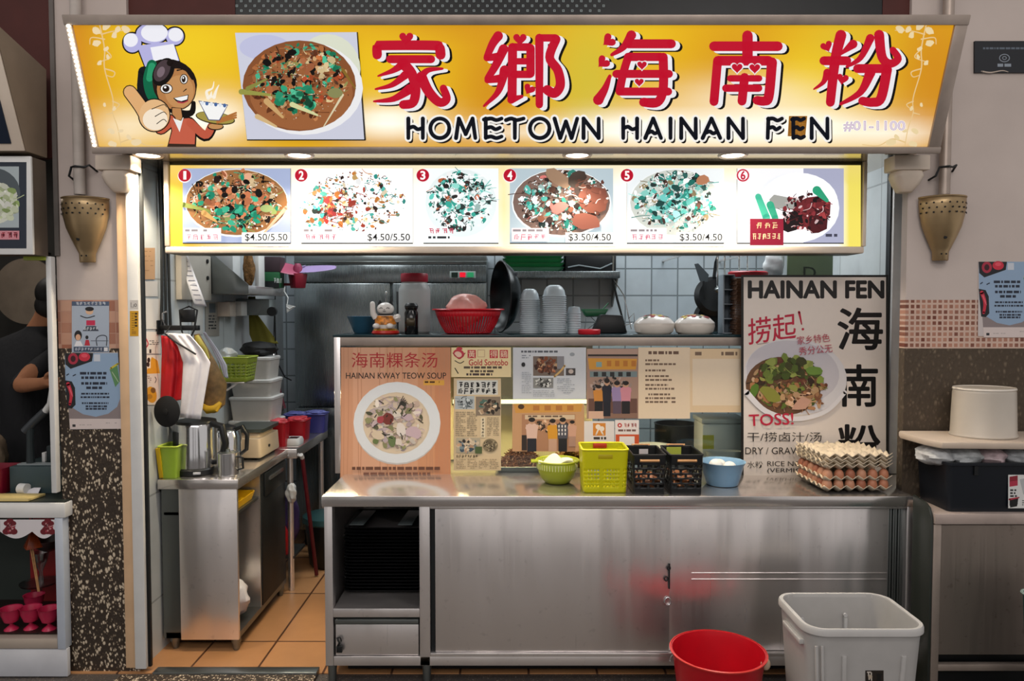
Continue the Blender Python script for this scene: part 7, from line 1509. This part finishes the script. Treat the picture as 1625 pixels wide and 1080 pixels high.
def plaque(p): p.lines(1560, 75, 1625, 79, 1, '5A6470', 3, .9, .8, False); p.circ(1594, 92, 8.5, 6.5, '8A94A0'); p.circ(1594, 92, 7.2, 5.3, '12161E'); p.circ(1594, 92, 3.5, 3, '8A94A0'); p.circ(1594, 92, 2.4, 2, '12161E'); p.lines(1583, 101, 1606, 107, 1, '8A94A0', 5, .95, .8, False); p.stroke([(1558, 113), (1572, 115), (1590, 112), (1600, 114)], 2.5, 'B8A89A', 1)
poster('wall_plaque', 'black sign plate high on the plain wall by the pipe', 'sign', -.012, 1547, 65, 1650, 115, '12161E', plaque, th=.01)
pr = front(-.0275); pr.rect(206, 493, 219.5, 533, 'D8A01C'); pr.lines(209, 497, 214, 526, 8, '8A6414', 3, .9, .3); pr.lines(214, 496, 218, 520, 5, '3A2A10', 4, .9, .6); pr.rect(209, 525, 216, 530, 'B8841A')
pr.build('yellow_sticker', M['paper'], None, back=(quad(206, 493, 219.5, 533), .0015, 'D8A01C'), label='upright yellow sticker on the white post by the pillar', cat='sticker')
pr = front(-.0275); pr.rect(206, 476, 219, 490, 'D8D2CA'); pr.stroke([(208, 480), (208, 487), (212, 487), (212, 483)], .8, '3A3634', sm=False); pr.circ(215, 484, 2, 2.6, '3A3634'); pr.circ(215, 484, 1.2, 1.8, 'D8D2CA')
pr.build('unit_tag', M['paper'], None, back=(quad(206, 476, 219, 490), .001, 'D8D2CA'), label='small white number tag on the white post above the yellow sticker', cat='tag')

# ================================================================ FLOOR BINS IN FRONT OF THE COUNTER
def bottomless(py, Y): return Z(py, Y)
Yb = -.46
zr = Z(1031, Yb); cx = X(1139.5, Yb, 1030); r = (1216-1062)/2*(Yb+D0)/F*.985
t = thing('red_bucket', 'round bright red plastic bucket on the floor before the counter', 'bucket', (cx, Yb, 0))
obj('bucket', B().lathe([(r*.74, .0), (r*.76, .01), (r*.94, zr-.03), (r*.98, zr-.012), (r*1.0, zr), (r*.955, zr), (r*.93, zr-.02), (r*.73, .015), (.001, .012)], (cx, Yb, 0), 64), pl('BE1020', .32), t); obj('rim', B().lathe([(r*.985, zr-.006), (r*1.01, zr-.004), (r*1.015, zr+.001), (r*.985, zr+.003)], (cx, Yb, 0), 64, ring=True), pl('D03A34', .3), t)
hh = B().ell((cx+r*1.0, Yb-.01, zr-.055), .02, .018, .026, 16, 10); obj('handle_lug', hh, pl('D8BFA4', .4), t); obj('bail', B().tube([(cx+r*1.0*math.cos(a*.2), Yb+r*1.02*math.sin(a*.2), zr-.055-.03*math.sin(a*.2)) for a in range(0, 16)], .003), M['chrome'], t)
Yg = -.55
zg = Z(973, -.52); cx = X(1358, -.72, 1000); hx = .325; 
# grey bin
hyb = .185; cyb = -.60
zg = Z(1001, cyb-hyb)
xL, xR_ = X(1280, cyb-hyb, 1000), X(1479, cyb-hyb, 1000)
cx = (xL+xR_)/2+.004; hx = (xR_-xL)/2
t = thing('grey_bin', 'large pale grey open rectangular bin on the floor before the counter', 'bin', (cx, cyb, 0))
obj('bin', B().loft([rrect(cx, cyb, hx*.80, hyb*.78, .05, .0), rrect(cx, cyb, hx*.95, hyb*.95, .07, zg-.03), rrect(cx, cyb, hx*.955, hyb*.955, .07, zg), rrect(cx, cyb, hx*.92, hyb*.92, .065, zg), rrect(cx, cyb, hx*.77, hyb*.74, .045, .012)]), pm('grey_plastic', 'AEACAA', .42, var=.06), t, ang=50)
rg = rrect(cx, cyb, hx*.985, hyb*.985, .08, zg, 6); obj('rim', B().loft([rrect(cx, cyb, hx*.95, hyb*.95, .07, zg-.026, 6), rrect(cx, cyb, hx, hyb, .08, zg-.022, 6), rrect(cx, cyb, hx, hyb, .08, zg-.002, 6), rrect(cx, cyb, hx*.985, hyb*.98, .078, zg+.005, 6), rrect(cx, cyb, hx*.925, hyb*.92, .065, zg+.004, 6), rrect(cx, cyb, hx*.92, hyb*.915, .065, zg-.01, 6)], False, False), pm('grey_plastic_rim', 'BAB8B6', .4, var=.05), t)
def onfront(u, z):           # the bin's sloping front face
    k = z/zg; return Vector((cx+u*hx*(.80+.15*k), cyb-hyb*(.78+.17*k)-.001, z))
for u in (-.42, .62):
    b = B(); b.loft([[onfront(u+du, z)+Vector((0, -dy, 0)) for du, dy in ((-.045, 0), (-.035, .008), (.035, .008), (.045, 0))] for z in (.05, zg-.10)]); obj('rib', b, pm('grey_plastic', 'AEACAA', .42, var=.06), t, .002)
for u in (-.9, -.8): 
    b = B(); b.loft([[onfront(u+du, z)+Vector((0, -dy, 0)) for du, dy in ((-.03, 0), (-.02, .007), (.02, .007), (.03, 0))] for z in (.05, zg-.06)]); obj('rib', b, pm('grey_plastic', 'AEACAA', .42, var=.06), t, .002)
obj('handle_lip', B().obox((cx-hx*.945, cyb-.02, zg-.075), (.014, .09, .010)), pm('grey_plastic_rim', 'BAB8B6', .4, var=.05), t, .004)
b = B()
for (dx, dy) in ((-.12, .0), (.06, .02)): b.cyl((cx+dx, cyb+hyb*.86, zg-.10+dy), (cx+dx, cyb+hyb*.80, zg-.10+dy), .008)
obj('inner_peg', b.box(cx+.055, cyb+hyb*.80, zg-.2, cx+.067, cyb+hyb*.86, zg-.09), pl('C4C4C4', .4), t)
pr = Print(onfront(0, .3), (1, 0, 0), onfront(0, zg)-onfront(0, 0)); pr.z = .001; pr.rect(1373, 1063, 1402, 1085, '241C16'); pr.glyphs(1374, 1064, 1386, 1080, 1, 'C8BFB4', 3, 2); pr.circ(1381, 1073, 3.2, 3.2, 'B8A894'); pr.poly([(1390, 1068), (1400, 1068), (1397, 1076), (1402, 1084), (1388, 1084), (1392, 1076)], '0E0C0A'); pr.build('marking', M['paper'], t)

# ================================================================ NEXT STALL'S COUNTER AT THE PLAIN WALL
Yr = -.30
zrt = Z(815, Yr); xl_ = X(1484, Yr, 820)
t = thing('side_counter', 'stained steel counter against the plain wall with a black tub on it', 'counter', (2.6, -.1, 0))
obj('worktop', B().prism([(xl_, Yr, Z(832, Yr)), (3.3, Yr, Z(832, Yr)), (3.3, -.005, Z(832, Yr)), (1.88, -.005, Z(832, Yr)), (1.88, -.135, Z(832, Yr)), (xl_, -.135, Z(832, Yr))], (0, 0, zrt-Z(832, Yr))), pm('stained_cream_steel', 'B8A8A0', .4, .3, var=.15), t, .004)
obj('front_panel', B().box(xl_+.03, Yr+.012, Z(1040, Yr), 3.3, Yr+.03, Z(834, Yr)), steel('stained_sheet', 'A89A90', .42, .1, dirt=.25), t); obj('edge_post', B().box(xl_, Yr+.008, .0, xl_+.034, Yr+.05, Z(833, Yr)), M['alu'], t, .002)
obj('side_panel', B().prism([(xl_-.012, Yr+.01, .02), (xl_-.012, Yr+.01, zrt-.02), (xl_-.012, Yr+.03, zrt+.02), (xl_-.012, Yr+.06, zrt+.035), (xl_-.012, -.14, zrt+.045), (xl_-.012, -.14, .02)], (.011, 0, 0)), pl('2C302C', .35), t, .002)
obj('lower_rail', B().box(xl_+.034, Yr+.01, Z(1066, Yr), 3.3, Yr+.04, Z(1056, Yr)), M['alu'], t, .002); obj('kick_or_shade_panel', B().box(xl_+.034, Yr+.06, 0, 3.3, Yr+.07, Z(1040, Yr)), M['black'], t)
# black tub
tz = zrt+.001
xa_, xb_ = X(1502, -.28, 790), 2.75; cyt = -.148; hxt = (xb_-xa_)/2; cxt = (xa_+xb_)/2; Ht = Z(739, -.28)-tz
t = thing('black_tub', 'large black storage tub with a printed label on the side counter', 'tub', (cxt, cyt, tz))
obj('tub', B().loft([rrect(cxt, cyt, hxt*.96, .12, .02, tz), rrect(cxt, cyt, hxt*.99, .13, .025, tz+Ht), rrect(cxt, cyt, hxt*1.01, .138, .025, tz+Ht+.002), rrect(cxt, cyt, hxt*1.01, .138, .025, tz+Ht+.014), rrect(cxt, cyt, hxt*.97, .124, .02, tz+Ht+.014), rrect(cxt, cyt, hxt*.93, .112, .02, tz+.01)]), pl('0F141C', .4), t)
obj('rim_catch', B().box(X(1545, -.28, 750), cyt-.138, tz+Ht-.04, X(1551, -.28, 750), cyt-.128, tz+Ht), M['black'], t)
pr = Print((2.0, cyt-.1315, 1), (1, 0, 0), (0, 0, 1)); pr.rect(1600, 753, 1640, 806, 'DADAD8')
for (y, c) in ((756, '8A2030'), (764, 'B03048'), (794, '1A1418')): pr.poly([(1602, y), (1615, y-2), (1615, y+6), (1602, y+8)], c)
pr.lines(1603, 776, 1615, 790, 3, '2A2A2A', 3, .9, .6); pr.poly([(1602, 792), (1616, 790), (1614, 803), (1603, 805)], '120E10'); pr.stroke([(1602, 792), (1617, 789)], 3, 'B03040', 2); pr.poly([(1618, 760), (1630, 758), (1630, 786), (1624, 784)], 'B4B6B8'); pr.lines(1622, 790, 1640, 803, 4, '6A6A6A', 5); pr.build('label', M['paper'], t, back=(quad(1600, 753, 1640, 806), .0008, 'DADAD8'), label='white printed label')
for k, (px, py, sx, lab, mt) in enumerate(((1472, 722, .085, 'bulging wrapped packet at the open corner of the black tub', 'D0D2D4'), (1515, 727, .10, 'second wrapped packet in the black tub, beside the red one', 'C4C8CA'), (1557, 729, .07, 'wrapped packet with pink contents in the black tub', 'CFB8BC'), (1597, 729, .07, 'last wrapped packet in the black tub, under the white drum', 'BEC2C6'))):
    p_ = P(px, py, -.20); obj('wrapped_packet', lumpy(p_.x+.045, -.175, tz+Ht+.028, sx*.85, .085, .044, k+3, .10), pm('clear_wrap_%d' % k, mt, .15, var=.2, scale=40, bump=.4, bscale=40, alpha=.9), label=lab, cat='packet', group='wrapped packets in the black tub')
# its cream lid lying skewed on top
zl = Z(712, -.30)
b = B().prism([(X(1426, -.02, 690), -.02, zl+.006), (X(1428, -.06, 690), -.06, zl+.004), (X(1466, -.22, 700), -.22, zl+.001), (X(1494, -.30, 705), -.30, zl), (2.85, -.315, zl-.008), (2.85, -.015, zl)], (0, 0, .030))
obj('tub_lid', b, pl('C0B0A0', .45), bev=.008, label='cream lid lying askew on the black tub', cat='lid')
xd = X(1561, -.135, 650); zd0 = zl+.031; rd = (1611-1511)/2*(D0-.135)/F*.97
hd_ = Z(619, -.24)-zd0
t = thing('white_drum', 'milky round plastic container standing upside down on the cream lid', 'container', (xd, -.135, zd0))
obj('drum', B().lathe([(rd*1.02, zd0), (rd*1.04, zd0+.006), (rd*1.0, zd0+.016), (rd*.955, zd0+hd_-.02), (rd*.93, zd0+hd_-.004), (rd*.9, zd0+hd_), (.001, zd0+hd_)], (xd, -.135, 0), 56, sy=.8), pm('milky_drum', 'BDB4A8', .3, var=.08, scale=4), t)
obj('rim', B().lathe([(rd*.945, zd0+hd_-.008), (rd*.965, zd0+hd_-.004), (rd*.945, zd0+hd_+.003)], (xd, -.135, 0), 56, sy=.8, ring=True), pm('milky_drum_rim', 'DCD4C8', .35, var=.04), t)
# green bin at the frame edge
xg = X(1712, -.62, 1000); zg_ = Z(960, -.62); t = thing('green_bin', 'dark green bin edge in front of the side counter', 'bin', (xg, -.6, 0))
obj('bin', B().loft([rrect(xg, -.6, .11, .12, .03, 0), rrect(xg, -.6, .135, .14, .04, zg_), rrect(xg, -.6, .125, .13, .04, zg_), rrect(xg, -.6, .10, .11, .03, .01)]), pl('0A3A38', .4), t); obj('rim', B().tube(rrect(xg, -.6, .137, .142, .04, zg_), .006, 6, True), pl('8AA09C', .4), t)
